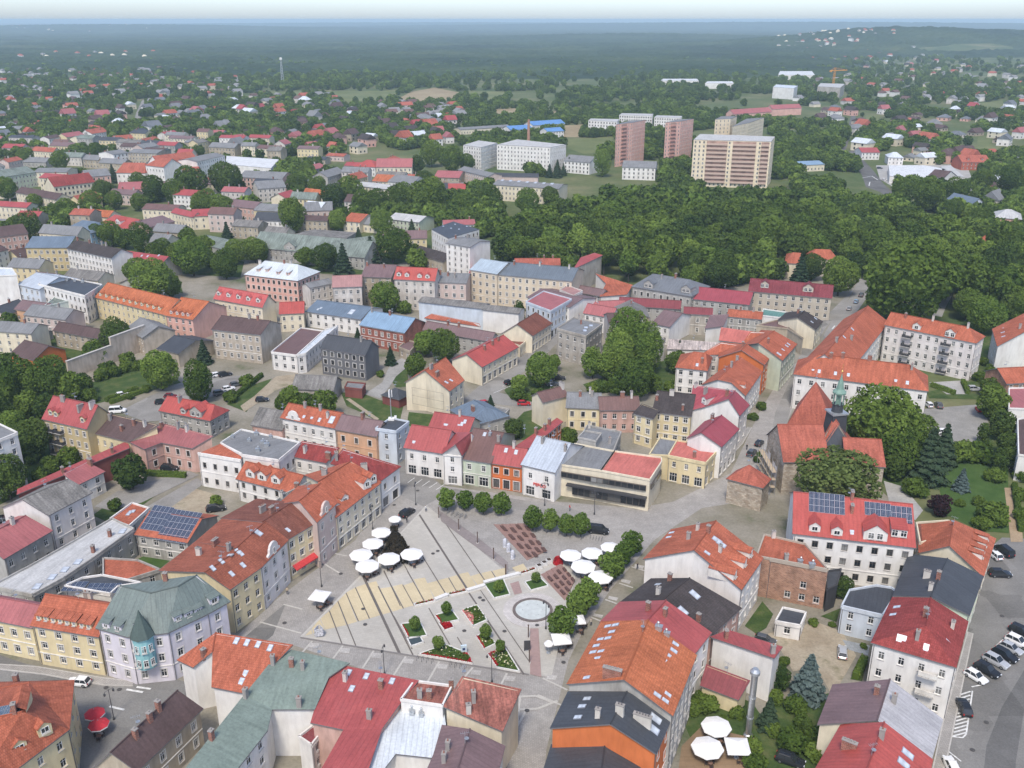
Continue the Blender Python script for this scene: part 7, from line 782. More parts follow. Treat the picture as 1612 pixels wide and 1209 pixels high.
TR_=[[-15.52,198.27,2.16,"q"],[-11.27,198.72,1.84,"q"],[-6.84,196.75,2.07,"q"],[-2.53,196.26,2.07,"q"],[-25.45,178.75,2.82,"w",.72],[4.82,188.95,2.24,"f"],[8.81,188.68,2,"f"],[12.46,186.62,1.98,"f"],[15.7,186.3,2.1,"f"],[26.19,177.9,2.24,"q"],[23.79,173.39,2.2,"q"],[20.78,168.51,2.36,"q"],[15.23,157.74,2.54,"q"],[12.99,154.51,2.5,"q"],[9.5,148.67,2.43,"q"],[-2.62,163.25,1.05,"j"],[5.01,167,.9,"j"],[-18.66,150.39,1.12,"j"],[-12.92,155.46,1.08,"j"],[-4.99,147.7,1.18,"j"],[-2.26,143.52,1.08,"j"],[-13.78,144.39,1.12,"j"],[-8.68,141.91,.87,"u"],[-6.78,154.97,.84,"u"],[-153.79,267.85,6.62,"b"],[-142.1,267.2,6.31,"b"],[-135.67,265.91,4.22,"b"],[-142.58,253.22,3.76,"b"],[-142.03,243.67,3.08,"l"],[-135.85,251.78,3.74,"d"],[-128.15,226.22,4.97,"d"],[-123.28,204.15,5.04,"d"],[-131.62,222.79,3.11,"d"],[-116.86,222.75,3.12,"u"],[-120.99,214.64,2.02,"u"],[-120.42,219.1,2.82,"u"],[-127.75,224.73,2.62,"u"],[-111.34,277.1,5.72,"l"],[-95.78,266.17,4.8,"o"],[-95.09,209.07,4.17,"d"],[-95.56,198.77,1.8,"u"],[-105.35,301.05,2.82,"k"],[-134.33,285.49,2.57,"u"],[-131.91,289.11,2.6,"u"],[-129.07,293.46,2.31,"u"],[-125.82,295.35,2.32,"u"],[-143.52,302.35,3.51,"b"],[-68.18,258.22,2.65,"b"],[-86.76,267.14,2.31,"u"],[-85.42,280.45,2.41,"u"],[-71.63,201.05,1.58,"u"],[-131.12,267.41,3.04,"u"],[-134.44,273.01,3.09,"b"],[-115.88,275.17,1.56,"u"],[-118.62,269.15,1.22,"u"],[-153.49,261.26,4.15,"b"],[-149.13,247.58,5.08,"d"],[-129.43,267.48,2.13,"u"],[-135.41,233.72,3.24,"b"],[-30.13,308.93,4.26,"l"],[-23.11,302.02,5.24,"b"],[-31.79,286.85,3.74,"b"],[-41.38,300.17,2.15,"k"],[-66.43,258.58,3.42,"b"],[-60.93,257.32,2.93,"b"],[-55.62,254.5,3.83,"b"],[9.17,279.55,5.02,"l"],[2.54,274.01,2.79,"l"],[13.91,294.08,2.51,"l"],[.61,239.42,2.65,"d"],[2.2,268.52,2.44,"u"],[8,268.75,2.32,"u"],[15.15,232.98,2.59,"b"],[-57.12,329.12,1.31,"k"],[-6.53,263.34,1.2,"k"],[-43.49,288.67,1.43,"u"],[7.71,257.27,1.3,"u"],[38.3,297.58,6.55,"p"],[44.1,290.85,5.49,"p"],[26.4,286.96,3.54,"p"],[30.74,285.15,3.33,"p"],[37.66,269.1,5.76,"b"],[34.63,286.87,5.11,"p"],[54.3,291.83,3.4,"b"],[58.81,310.39,1.73,"k"],[14.84,232.65,2.48,"b"],[32.99,269.58,3.36,"b"],[28.72,275.33,2.37,"u"],[44.64,274.01,2.79,"b"],[50.11,276.53,2.19,"u"],[25.56,274.84,2.18,"u"],[75.27,260.99,1.61,"u"],[70.83,253.08,1.39,"u"],[67.4,227.72,1.49,"u"],[7.68,256.73,1.18,"u"],[65.33,224.6,1.15,"u"],[97.88,225.95,9.01,"b"],[100.56,219.36,6.1,"b"],[75.27,193.49,8.83,"f",.66],[105.88,213.75,4.72,"k"],[113.54,222.66,3.87,"k"],[112.33,208.59,2.06,"s"],[99.94,206.09,2.92,"u"],[101.26,196.07,2.57,"m"],[112.2,192.69,3.46,"u"],[120.61,225.66,3.57,"u"],[125.05,225.06,3.57,"u"],[126.44,218.2,2.04,"c"],[141.38,253.15,4.5,"b"],[136.75,238.63,3.84,"d"],[148.73,270.72,2.76,"b"],[96.71,242.21,2.12,"u"],[113.23,201.25,1.44,"u"],[117.17,224.73,2.62,"u"],[123.44,213.72,2.26,"u"],[108.81,189.94,2.05,"u"],[131.68,221.82,2.59,"d"],[133.75,228.25,2.91,"d"],[130.59,236.12,1.91,"c"],[142.44,255.65,2.63,"u"],[152.36,284.33,2.25,"u"],[109.88,233.05,4.83,"b"],[97.75,214.68,3.52,"d"],[160.32,299.88,2.02,"u"],[159.38,292.25,1.97,"u"],[108.66,200.59,1.19,"u"],[124.63,203.58,1.93,"u"],[119.96,193.9,1.86,"u"],[130.19,214.09,2.01,"u"],[51.48,132.34,2.9,"s"],[49.69,140.65,1.08,"u"],[47.13,133.41,1.65,"c"],[42.55,124.31,2.02,"k"],[48.26,128.19,1.94,"u"],[48.32,122.2,1.1,"c"],[50.05,120.94,1.92,"u"],[45.33,119.66,2.38,"u"],[67.43,161.83,2.08,"d"],[38.71,119,1.59,"u"],[45.78,130.7,1.36,"u"],[38.23,115.15,1.86,"u"],[51.4,120.54,1.6,"u"],[48.28,125.23,1.48,"u"],[43.07,122.92,1.46,"u"],[66.02,145.55,.67,"u"],[62.26,152.27,.69,"u"],[48.24,117.49,1.57,"u"],[33.26,128.68,1.95,"u"],[30.98,127.99,1.34,"u"],[32.49,130.7,1.36,"u"],[37.91,126.79,1.33,"u"],[35.37,125.65,.99,"u"],[58.67,152.63,.96,"u"],[-149.65,377.91,7.74,"l"],[-166.04,402.98,5.39,"b"],[-139.82,313.45,5.21,"d"],[-141.85,299.94,3.48,"b"],[-186.84,332.4,3.67,"b"],[-185.03,460.91,5.68,"o"],[-207.22,477.87,5.89,"b"],[-198.06,471.9,4.53,"b"],[-168.35,439.43,5.64,"b"],[-161.79,440.45,4.72,"b"],[-146.46,419.18,7.88,"l"],[-167.29,476.33,4.57,"b"],[-152.9,459.07,4.42,"b"],[-129.66,413.06,6.21,"b"],[-132.41,440.41,5.47,"b"],[-124.44,444.3,5.51,"b"],[-142.55,431.02,3.89,"b"],[-217.72,485.41,4.65,"b"],[-143.67,382.6,4.16,"b"],[-120.81,511.47,6.98,"o"],[-187.36,618.86,10.19,"d"],[-207.79,608.15,10.03,"b"],[-211.43,591.21,7.4,"b"],[-183.26,559.6,7.03,"b"],[-171.61,551.53,6.37,"b"],[-245.88,580.18,5.11,"b"],[-254.84,565.81,6.17,"b"],[-262.38,603.3,6.3,"d"],[-291.32,570.68,5.04,"b"],[-258.37,532.51,5.61,"b"],[-253.88,484.6,7.17,"d"],[-328.54,612,6.64,"l"],[-229.87,604.8,7.55,"b"],[-229.56,575.45,4.84,"b"],[-142.48,621.06,6.47,"d"],[-287.26,681.15,4.25,"k"],[-257.22,649.97,5.42,"b"],[-264.29,553.2,5.24,"b"],[-147.12,510.66,3.03,"k"],[-152.18,494.27,3.15,"k"],[-171.78,325.61,2.17,"u"],[-131.92,300.99,2.7,"u"],[-134.51,290.8,2.94,"u"],[-186.56,335.86,2.22,"k"],[-390.49,766.07,6.32,"b"],[-350.95,738.3,6.85,"b"],[-341.13,780.96,7.22,"b"],[-150.19,696.67,5.78,"b"],[-51.04,360.63,5.66,"l"],[-77.85,421.81,4.71,"k"],[-67.6,438.99,4.51,"k"],[-87.05,427.24,5.68,"d"],[-98.21,435.23,4.21,"b"],[-122.42,446.86,4.31,"b"],[-57.58,442.8,8,"b"],[-71.44,508.17,5.91,"l"],[-97.16,515.27,5.23,"l"],[-123.82,524.24,6.84,"b"],[-101.38,584.48,8.74,"b"],[-86.03,546.27,8,"b"],[-109.61,575,7.21,"d"],[-67.66,567.08,8.28,"b"],[-50.29,559.51,10.19,"b"],[-27.62,549.3,6.69,"b"],[-13.17,576.62,6.99,"b"],[-42.97,360.48,3.32,"u"],[-16.99,443.36,4.94,"d"],[8.94,559.6,7.03,"l"],[23.76,593.31,5.22,"d"],[-44.74,434.54,5.61,"u"],[-49.95,458.21,3.93,"u"],[-81.01,559.6,7.03,"b"],[-129.25,625.81,5.87,"b"],[-142.81,628.44,6.54,"b"],[-71.91,724.9,6,"d"],[-46.54,729,8.97,"b"],[-64.07,759.82,9.32,"b"],[-59.54,635.99,6.62,"d"],[-34.82,734.79,6.07,"b"],[33.82,705.05,3.8,"k"],[28.03,706.6,3.23,"k"],[38.72,714.44,2.97,"k"],[-81.03,488.66,2.6,"k"],[-54.88,508.08,2.7,"k"],[2.74,346.14,2.66,"c"],[90.17,393.77,7.2,"d"],[53.69,421.06,3.18,"u"],[69.15,409.34,3.55,"u"],[79.09,397.31,5.15,"l"],[44.1,732.29,3.64,"k"],[61.75,744.1,3.08,"k"],[67.6,709.06,6.55,"p"],[35.09,733.96,3.04,"k"],[128.34,405.68,4.37,"k"],[135.07,410.51,5.31,"d"],[138.98,385.69,7.48,"b"],[150.76,345.22,14.39,"b"],[184.02,390.46,9.18,"b"],[196.86,394.26,8.44,"b"],[176.58,334.02,6.23,"l"],[177.8,350.78,5.37,"l"],[207.59,390.46,9.18,"d"],[232.07,425.44,8.16,"b"],[206.56,425.44,8.16,"l"],[189.95,418.31,8.03,"l"],[195.73,350.19,6.11,"b"],[146.94,357.38,6.99,"b"],[198.08,366.11,6.36,"b"],[249.7,597.93,7.47,"b"],[253.82,572.49,8.93,"b"],[257.43,543.69,5.72,"b"],[256.43,510,6.46,"b"],[254.03,472.31,6.02,"b"],[320.1,643.7,6.69,"b"],[282.21,597.93,7.47,"b"],[329.99,624.34,9.03,"b"]]
PK_=[[-9.28,430.06],[19.35,523.38],[63.26,606.13],[101.65,615.29],[151.53,597.22],[196.09,597.22],[196.77,533.89],[211.09,500.29],[225.47,470.4],[241.27,430.06],[240.21,381.62],[197.6,350.3],[180.18,350.3],[173.21,363.14],[164.98,381.62],[168.41,412.73],[169.43,430.06],[149.29,407.23],[147.88,430.06],[114.95,430.06],[87.97,399.76],[54.35,399.76],[28.14,430.06]]
SUB_=[["western suburb",[[-1284.94,2248.43],[-733.84,2248.43],[-425.18,1743.68],[-242.68,1398.54],[-113.21,869.66],[-150.47,788.33],[-211.99,847.87],[-355.23,883.26],[-476.76,807.28]],150],["middle suburb",[[-180.95,1344.92],[-64.36,1295.14],[-52.23,916.6],[-95.88,869.66],[-125.1,916.6]],24],["eastern slope",[[490.76,1743.68],[830.84,2166.99],[1101.17,2463.98],[1296.54,2248.43],[352.53,580.12],[289.44,580.12],[275.68,788.33],[330.34,1058.2]],98],["far eastern suburb",[[916.34,3585.54],[1632.37,4157.48],[1272.14,2853.2],[919.47,2248.43],[695.71,2644.57]],28]]
MAST_=[-32.48,231.1,9.5]
STK_=[38.79,122.23,0]
RW_=[[-145.28,286.52],[-137.25,302.61],[-130.62,316.65]]
CRN_=[532.86,1625.76]
RMST_=[-404.95,1732.15]
HST_=[13.65,789,19]
PO_=[[-17.31,194.57],[-12.29,189],[-7.78,183.24],[-4.01,176.38],[-1.28,169.73],[3.12,148.69],[3.17,141.2],[-4.03,176.43],[-1.37,169.77]]
LP_=[[-23.39,201.08],[-32.24,189.47],[19.61,196.44],[6.54,151.47],[-39.6,165.91],[-22.97,137.97],[-3.58,135.82],[19.62,196.39],[7.92,200.75],[-67.09,126.33],[7.94,200.75]]
INF_=[2.84,144.7]
KIO_=[-8.96,143.86]
SIGN_=[-36.85,149.24]
PE_=[[-20.61,197.68],[-24.61,192.45],[13.84,198.03],[26.88,172.46],[15.35,152.46],[-3.55,292.45],[-5.04,290.59],[64.33,232.3],[-46.05,163.05]]
HG_=[[[-94.85,217.07],[-83.95,215.73]],[[-86.63,268.17],[-82.59,288.75]],[[-123.21,264.98],[-115.25,276.42]],[[134.74,279.85],[139.21,272.74]],[[146.45,283.35],[143.38,273.07]],[[126.68,210.5],[117.07,188.11]],[[24.98,274.74],[42.67,276.42]],[[.07,271.42],[10.39,266.57]],[[61.37,136.62],[64.7,141.58]],[[152.59,286.93],[156.91,285.13]],[[-125.06,266.57],[-119.02,276.42]]]
BK_=[[-17.42,142.07],[-16.49,141.8],[-15.56,141.53],[-14.63,141.26],[-11.21,140.31],[-10.3,140.05],[-9.39,139.78],[-8.48,139.51],[17.81,185.21],[18.44,184.98],[19.08,184.76],[19.71,184.53],[20.34,184.31]]
BIK_=[[-15.25,196.86],[-14.18,196.29],[-13.11,195.72],[-12.05,195.15],[-11,194.59],[5.8,189.09],[8.37,188.08],[10.91,187.07],[13.43,186.06],[15.94,185.07]]
QU_=[[[[-379.51,649.49],[-338.3,736.25],[-216.64,676.18],[-100.36,601.65],[-40.45,559.98],[-15.54,490.97],[-20.54,448.75],[-53.64,412.73],[-120.01,424.14],[-162.83,381.62],[-183.72,346.2],[-227.51,372.18]],36],[[[-525.92,916.6],[-387.98,968.63],[-238.09,931.64],[-105.1,763.19],[-35.27,690.32],[-26.92,601.65],[-103.95,624.71],[-220.9,690.32],[-345.52,752.87],[-394.14,676.18]],72],[[[-19.03,412.73],[27.11,412.73],[52.73,386.51],[98.25,372.18],[72.78,323.29],[43.26,309.46],[31.19,354.49],[-1.54,363.14]],16],[[[-211.75,372.18],[-172.54,354.49],[-138.95,338.25],[-144.07,309.46],[-175.29,309.46]],3]]
PV_=[[[-94.66,140.76],[-86.51,140.01],[-72.91,136.81],[-67.53,136.01],[-67.06,134.77],[-72.15,134.92],[-79,136.54],[-84.23,137.9],[-94.02,139.51]],[[87.75,150.47],[88.49,149.85],[78.59,132.95],[73.71,124.62],[68.76,116.2],[65.3,111.7],[64.24,111.7],[71.74,124.62],[77.26,133.46]],[[55.81,226.38],[68.08,247.16],[69.22,247.16],[64.18,236.39],[55.97,223.4]]]
MH_=[[-71.66,134.3],[-69.13,133.83],[-67.62,136.25],[-28.62,152.81],[-29.77,157.96],[-16.47,179.85],[-17.45,178.78],[-28.61,200.98],[-9.2,150.79],[-1.45,150.64],[-5.85,160.97],[-6.55,161.87],[4.89,152.54],[-44.45,153.31],[-36.44,170.73],[2.56,128.44],[9.44,141.29],[96.88,155.58],[79.58,125.56],[74.35,119.2],[-23.63,208.38],[-7.62,201.24]]
DSP_=[[-1.61,181.44],[-.8,179.5],[.11,176.55]]
VIL_=[[[[-8547.91,16307.04],[-5546.83,16307.04],[-2900.77,8670.03],[-3838.1,7298.4]],60],[[[-1595.89,3206.32],[-1078.18,3323.6],[-913.35,2808.92],[-1319.98,2644.57]],14],[[[1151.89,4461.79],[1479.97,4690.4],[1467.18,3732.42],[1031.31,3323.6],[927.82,3585.54]],40],[[[133.2,14989.43],[894.37,14989.43],[643.62,12062.74],[183.89,12062.74]],8]]
# ------------------------------------------------------------------ terrain
def hz(x,y):
    """height of the land: flat town, a wooded ridge far to the east, low swells near the horizon"""
    g=lambda cx,cy,sx,sy,a:a*np.exp(-((x-cx)/sx)**2-((y-cy)/sy)**2)
    h=g(1500,3950,520,520,56)+g(2700,4300,1100,700,62)+g(700,5600,900,500,25)+g(2600,2500,900,700,22)+g(-3800,9500,2200,1200,55)+g(3500,12000,5000,1500,70)+g(-1000,16000,6000,2000,55)
    return h*np.clip((y-1500)/900,0,1)
LAND=M_ground('meadow_land',[(.30,(.055,.088,.030)),(.45,(.085,.115,.04)),(.56,(.125,.14,.06)),(.72,(.22,.20,.11))],.012,7.0,fine=.25)
def sheet(name,ys,fx,zf,mat,kind,smooth=True):
    nx=len(fx); X=np.array([[f*(.85*max(y,0)+460) for f in fx] for y in ys]); Y=np.repeat(np.array(ys)[:,None],nx,1); Zz=zf(X,Y)
    V=np.stack([X,Y,Zz],-1).reshape(-1,3); ny=len(ys)
    F=[(j*nx+i,j*nx+i+1,(j+1)*nx+i+1,(j+1)*nx+i) for j in range(ny-1) for i in range(nx-1)]
    o=obj(name,mesh(name,V.tolist(),F,[mat],smooth=smooth)); o['kind']=kind; return o
sheet('ground',[-150+40*(1.077**k-1) for k in range(91)],np.linspace(-1,1,61),hz,LAND,'structure')
GM={'yard':M_ground('yard_ground',[(.3,(.085,.11,.05)),(.42,(.20,.185,.14)),(.65,(.30,.275,.23))],.06,6.0,fine=1.5),
 'setts':M_paved('setts_grey',(.36,.342,.318),.45,.3,rot=.6),'asphalt':M_ground('asphalt_grey',[(.3,(.165,.16,.15)),(.7,(.225,.218,.205))],.15,6.0,fine=3.0),'asphalt2':M_ground('asphalt_light',[(.3,(.215,.205,.19)),(.7,(.29,.28,.26))],.15,6.0,fine=3.0),
 'asphalt3':M_ground('asphalt_dark',[(.3,(.11,.108,.104)),(.7,(.155,.152,.146))],.15,6.0,fine=3.0),'concrete':M_ground('concrete',[(.3,(.30,.295,.28)),(.7,(.42,.41,.39))],.2,6.0,fine=2.0),'paleconc':M_ground('pale_concrete',[(.3,(.26,.255,.24)),(.7,(.36,.35,.33))],.2,6.0,fine=2.0),
 'grass':M_ground('rough_grass',[(.3,(.035,.065,.018)),(.5,(.06,.095,.027)),(.72,(.12,.13,.05))],.25,7.0,fine=2.5,bump=.6),'lawn':M_ground('lawn_grass',[(.3,(.042,.085,.020)),(.7,(.075,.125,.035))],.2,6.0,fine=3.0,bump=.5),
 'sand':M_ground('sandy_soil',[(.3,(.26,.21,.145)),(.55,(.36,.31,.23)),(.75,(.15,.14,.07))],.18,7.0,fine=2.0),'tan':M_ground('tan_path',[(.3,(.30,.22,.14)),(.7,(.38,.29,.19))],.2,5.0,fine=2.0),'gravel':M_ground('gravel_lot',[(.3,(.22,.215,.20)),(.7,(.31,.30,.28))],.25,6.0,fine=3.0),
 'wood':M_paved('timber_deck',(.30,.21,.13),2.5,.16),'slabs':M_paved('slab_paving',(.30,.32,.33),.8,.8),'field_tan':M_ground('dry_field',[(.3,(.26,.20,.12)),(.7,(.34,.28,.17))],.02,5.0,fine=.2),'field_green':M_ground('green_field',[(.3,(.10,.13,.045)),(.7,(.18,.19,.08))],.02,5.0,fine=.2),
 'plaza':M_paved('plaza_slabs',(.45,.43,.385),.9,.6,.86,.06,rot=.25),'yellow':M_paved('plaza_yellow',(.56,.475,.31),.6,.4,.88,.05,rot=.25),'darkstrip':M_plain('plaza_dark_strip',(.13,.115,.105),.8),'paleline':M_plain('pale_stone_line',(.46,.44,.40),.8),'darkline':M_plain('kerb_line',(.20,.185,.175),.8),
 'paleslab':M_paved('pale_stone_square',(.48,.46,.43),.5,.5),'pinkpave':M_paved('plaza_pink',(.38,.27,.25),.5,.3),'mauve':M_paved('plaza_mauve',(.28,.245,.235),.5,.3),'roadpaint':M_plain('road_paint',(.60,.60,.58),.7,0,.25,2.0)}
def flat_poly(name,mk,z,P,parent=None,th=0.0):
    n=len(P); ar=sum(P[i][0]*P[(i+1)%n][1]-P[(i+1)%n][0]*P[i][1] for i in range(n)); P=P if ar>0 else P[::-1]
    V=[(p[0],p[1],z) for p in P]; F=[tuple(range(n))]
    if th: V+=[(p[0],p[1],z-th) for p in P]; F+=[(i,n+i,n+(i+1)%n,(i+1)%n) for i in range(n)]
    return obj(name,mesh(name,V,F,[GM[mk] if isinstance(mk,str) else mk]),parent)
sheets={}; _zn={}
for name,mk,z,P in G_:
    _zn[name]=_zn.get(name,0)+1; z=z+.0007*(len(sheets)+_zn[name])
    o=flat_poly(name,mk,z,P); o['kind']='structure'; sheets.setdefault(name,o)
plaza=sheets['plaza']; square=sheets['market_square']
for i,(name,mk,z,P) in enumerate(PC_): flat_poly(name,mk,z+.02+i*.0004,P,plaza if name in('paving_panel','drain_strip') else square)
for i,(name,mk,z,P) in enumerate(MK_): flat_poly(name,mk,z+.05+i*.0003,P,sheets['street'])
KERB=M_plain('kerb_stone',(.42,.40,.37),.85)
for P in PV_:
    o=flat_poly('pavement','setts',.19,P,None,.14); o['kind']='structure'
    for i in range(len(P)):
        a,c=Vector(P[i]),Vector(P[(i+1)%len(P)]); d=c-a
        if d.length>2: b=MB(); b.box(((a.x+c.x)/2,(a.y+c.y)/2,.125),(d.length,.22,.16),0,math.atan2(d.y,d.x)); obj('kerb',b.build('kerb',[KERB]),o)
b=MB(); b.lathe([(.42,0),(.42,.012),(.34,.014)],14); MHM=b.build('manhole_cover',[M_plain('cast_iron',(.075,.07,.068),.7)])
for i,(x,y) in enumerate(MH_): o=obj('manhole_cover',MHM,None,(x,y,.145)); tag(o,'dark round manhole cover set in the paving of the square and streets','manhole cover','manhole covers in the paving')

# ------------------------------------------------------------------ buildings
SHORT=[]
for D in B:
    norm(D)
    if 1:
        s=D['l']
        for w in (' between ',' beside ',' behind ',' in ',' on ',' at ',' near ',' by ',' under ',' next ',' below ',' along ',' before ',' that ',' whose ',' squeezed ',' wedged ',' hidden ',' facing ',' beyond ',' among ',' deep ',' crowded ',' carrying ',' showing ',' running ',' climbing ',' from ',' against ',' further ',' ending ',', '):
            k=s.find(w)
            if k>12: s=s[:k]
        SHORT.append((D,' '.join(s.split()[:9])))
roots={}; seen0={}; ORD0=['','second ','third ','fourth ','fifth ','sixth ']
def foot(D): V=D['V']; return sum(v[0] for v in V)/len(V),sum(v[1] for v in V)/len(V)
CEN=[(foot(D),s) for D,s in SHORT]
def near_label(x,y):
    return min(CEN,key=lambda c:(c[0][0]-x)**2+(c[0][1]-y)**2)[1]
for D in B: roots[D['l']]=build(D)
def root_of(word): return next(r for l,r in roots.items() if word in l)
# crowded quarter of smaller tenements behind the old town, laid out on two street directions
def boxes(): return np.array([(min(v[0] for v in D['V']),max(v[0] for v in D['V']),min(v[1] for v in D['V']),max(v[1] for v in D['V'])) for D in B])
TRA=np.array([(t[0],t[1],t[2]) for t in TR_]); RP=[P for n_,mk,z,P in G_ if n_ in('street','ring_road','car_park','path') or mk in('sand','field_tan','field_green')]
qr=random.Random(21); BXS=boxes(); QA=[]
RNAM={'gy':'grey','ol':'mottled grey','br':'brown','bp':'dusty brown','pk':'faded red','rm2':'dark red','or2':'orange','gs2':'grey-green','dg':'charcoal','bn':'rust brown'}; WNAM={'w':'white','c':'cream','b':'beige','p2':'pale pink','w3':'off-white','g':'grey','y':'yellow'}
for P,nq in QU_:
    xs=[p[0] for p in P]; ys=[p[1] for p in P]; k=t=0
    while k<nq and t<5000:
        t+=1; y=1/qr.uniform(1/max(ys),1/min(ys)); x=qr.uniform(min(xs),max(xs)); L,W_,h=qr.uniform(12,26),qr.uniform(8.5,12),qr.choice([4.2,6.8,7,8.5,10])
        if not inside(P,x,y): continue
        m=L*.33
        if ((BXS[:,0]-m<x)&(x<BXS[:,1]+m)&(BXS[:,2]-m<y)&(y<BXS[:,3]+m)).any() or any((x-a)**2+(y-b)**2<((L+l)*.44)**2 for a,b,l in QA) or any(inside(q,x,y) for q in RP): continue
        if (((TRA[:,0]-x)**2+(TRA[:,1]-y)**2)<(TRA[:,2]*.5+4.5)**2).any(): continue
        a=(-.28 if qr.random()<.7 else 1.25)+qr.uniform(-.12,.12)+(.35 if x>-60 else 0); u=Vector((math.cos(a),math.sin(a))); n_=Vector((-u.y,u.x)); r_=qr.uniform(1.6,3.6)
        q=lambda s,d,z:[x+u.x*s+n_.x*d,y+u.y*s+n_.y*d,z]
        rk,wk=qr.choice(['gy','gy','ol','br','bp','pk','rm2','or2','gs2','dg','bn']),qr.choice(['w','c','c','b','p2','w3','g','y'])
        lab='%s house with %s roof near the %s'%(WNAM[wk],RNAM[rk],near_label(x,y)); n0=seen0.get(lab,0); seen0[lab]=n0+1; lab=' '.join((ORD0[n0]+lab).split()[:16])
        D={'n':'tenement','c':'house','l':lab,'g':'houses of the crowded quarter behind the old town','w':wk,'r':rk,'V':[q(-L/2,-W_/2,h),q(L/2,-W_/2,h),q(L/2,W_/2,h),q(-L/2,W_/2,h),q(-L/2,0,h+r_),q(L/2,0,h+r_)],'F':[[0,1,5,4],[2,3,4,5]],'win':'all'}
        c=Vector((x,y,h+r_)); D['i']=[['c',[x+u.x*s*L,y+u.y*s*L,h+r_*.9]] for s in qr.sample([-.3,-.1,.15,.35],qr.choice([1,2]))]
        build(D); QA.append((x,y,L)); B.append(D); k+=1
# corner turret on the lilac building
r=root_of('turquoise bay'); TQ=M_plaster('turquoise',(.30,.56,.58)); 
_D=next(D for D in B if 'turquoise bay' in D['l']); _p=(Vector(_D['V'][1])*.62+Vector(_D['V'][2])*.38); tx,ty=_p.x-r.location.x,_p.y-r.location.y-.3
b=MB(); b.lathe([(.2,3.2),(1.7,4.2),(1.75,10.2),(1.95,10.3),(1.95,10.6)],14,(tx,ty,0)); t=obj('bay_turret',b.build('bay_turret',[TQ]),r)
b=MB(); b.lathe([(2.15,10.5),(1.3,12.4),(.5,14.2),(.05,15.6)],8,(tx,ty,0)); obj('turret_roof',b.build('turret_roof',[M_plain('old_copper_dark',(.075,.105,.095),.6)]),r)
for k in range(2):
    for a in (-150,-110,-70,-30): obj('window',win_mesh(.8,1.4,2),t,(tx+1.9*math.cos(R(a)),ty+1.9*math.sin(R(a)),4.9+k*2.9),(0,0,R(a)-math.pi/2))
# long window bands of the yellow modern building
r=root_of('long window band'); V=[Vector(v)-r.location for D in B if 'long window band' in D['l'] for v in D['V']]
def band(p,q,z0,z1,n,out,name):
    d=(q-p); L=d.to_2d().length; u=d.to_2d()/L; nr=Vector((u.y,-u.x)); ang=math.atan2(u.y,u.x); fb=MB(); fb.box(((p.x+q.x)/2+nr.x*(out-.05),(p.y+q.y)/2+nr.y*(out-.05),(z0+z1)/2),(L,.3,z1-z0+.3),0,ang); w=obj(name,fb.build(name,[DARKF]),r)
    for i in range(n):
        pb=MB(); c=p+d*((i+.5)/n); pb.box((c.x+nr.x*(out+.11),c.y+nr.y*(out+.11),(z0+z1)/2),(L/n-.18,.08,z1-z0),0,ang); obj('pane',pb.build('pane',[M_glass()]),w)
a,b_,c_=V[0],V[5],V[6]
band(a+(b_-a)*.08,a+(b_-a)*.97,5.6,6.7,14,.28,'window_band'); band(a+(b_-a)*.2,a+(b_-a)*.97,1.2,3.2,12,.1,'shop_glazing')
band(b_+(c_-b_)*.08,b_+(c_-b_)*.9,5.6,6.7,4,.28,'window_band')
d=(b_-a); mb=MB(); u=d.to_2d().normalized(); nr=Vector((u.y,-u.x)); m=(a+b_)/2; mb.box((m.x+u.x*1.5+nr.x*.5,m.y+u.y*1.5+nr.y*.5,3.75),(d.length*.84,1.4,.35),0,math.atan2(u.y,u.x)); obj('canopy',mb.build('canopy',[M_plain('canopy_dark',(.05,.05,.055),.5)]),r)
# painted frame lines on the blank gable
r=root_of('painted frame lines'); _D=next(D for D in B if 'painted frame lines' in D['l']); E=Vector(_D['V'][0])-r.location; Lw=Vector(_D['V'][5])-r.location; d=Lw-E; u=d.to_2d().normalized(); nr=Vector((-u.y,u.x)); nr=nr if nr.dot(Vector((0,-1)))>0 else -nr
LN=M_plain('painted_line',(.30,.26,.21),.8); fm=MB(); ang=math.atan2(u.y,u.x)
for f,z,w,h in ((.5,5.2,.72,.08),(.5,2.6,.72,.08),(.5,7.8,.72,.08)): q=E+d*f; fm=MB(); fm.box((q.x+nr.x*.03,q.y+nr.y*.03,z),(d.to_2d().length*w,.05,h),0,ang); obj('frame_line',fm.build('frame_line',[LN]),r)
for f in (.14,.5,.86): q=E+d*f; fm=MB(); fm.box((q.x+nr.x*.035,q.y+nr.y*.035,5.2),(.08,.05,5.2),0,ang); obj('frame_line',fm.build('frame_line',[LN]),r)
# church fleche
r=root_of('steep orange roofs'); sp_=next(D for D in B if 'steep orange roofs' in D['l'])['spire']; sx,sy,sz=sp_[0]-r.location.x,sp_[1]-r.location.y,sp_[2]
SLT=M_plain('slate_dark',(.05,.053,.06),.6); COP=M_plain('copper_green',(.17,.27,.22),.6)
f=empty('ridge_turret',(sx,sy,0)); f.parent=r
b=MB(); b.box((0,0,sz-1),(4.2,4.2,6),0,.2,.86); b.box((0,0,sz+2.1),(4.3,4.3,.4),1,.2); b.lathe([(1.5,sz+2.2),(1.35,sz+4.2),(1.6,sz+4.4)],8,(0,0,0),0); obj('turret_base',b.build('turret_base',[SLT,METAL]),f)
b=MB(); [b.tube((1.25*math.cos(i*math.pi/4),1.25*math.sin(i*math.pi/4),sz+4.4),(1.25*math.cos(i*math.pi/4),1.25*math.sin(i*math.pi/4),sz+7.3),.16,n=5) for i in range(8)]; b.lathe([(.7,sz+4.4),(.7,sz+7.3)],8); b.lathe([(1.7,sz+7.2),(1.75,sz+7.6),(1.0,sz+8.3),(.75,sz+9.8),(.3,sz+11.2),(.05,sz+12.5)],8); obj('lantern',b.build('lantern',[COP]),f)
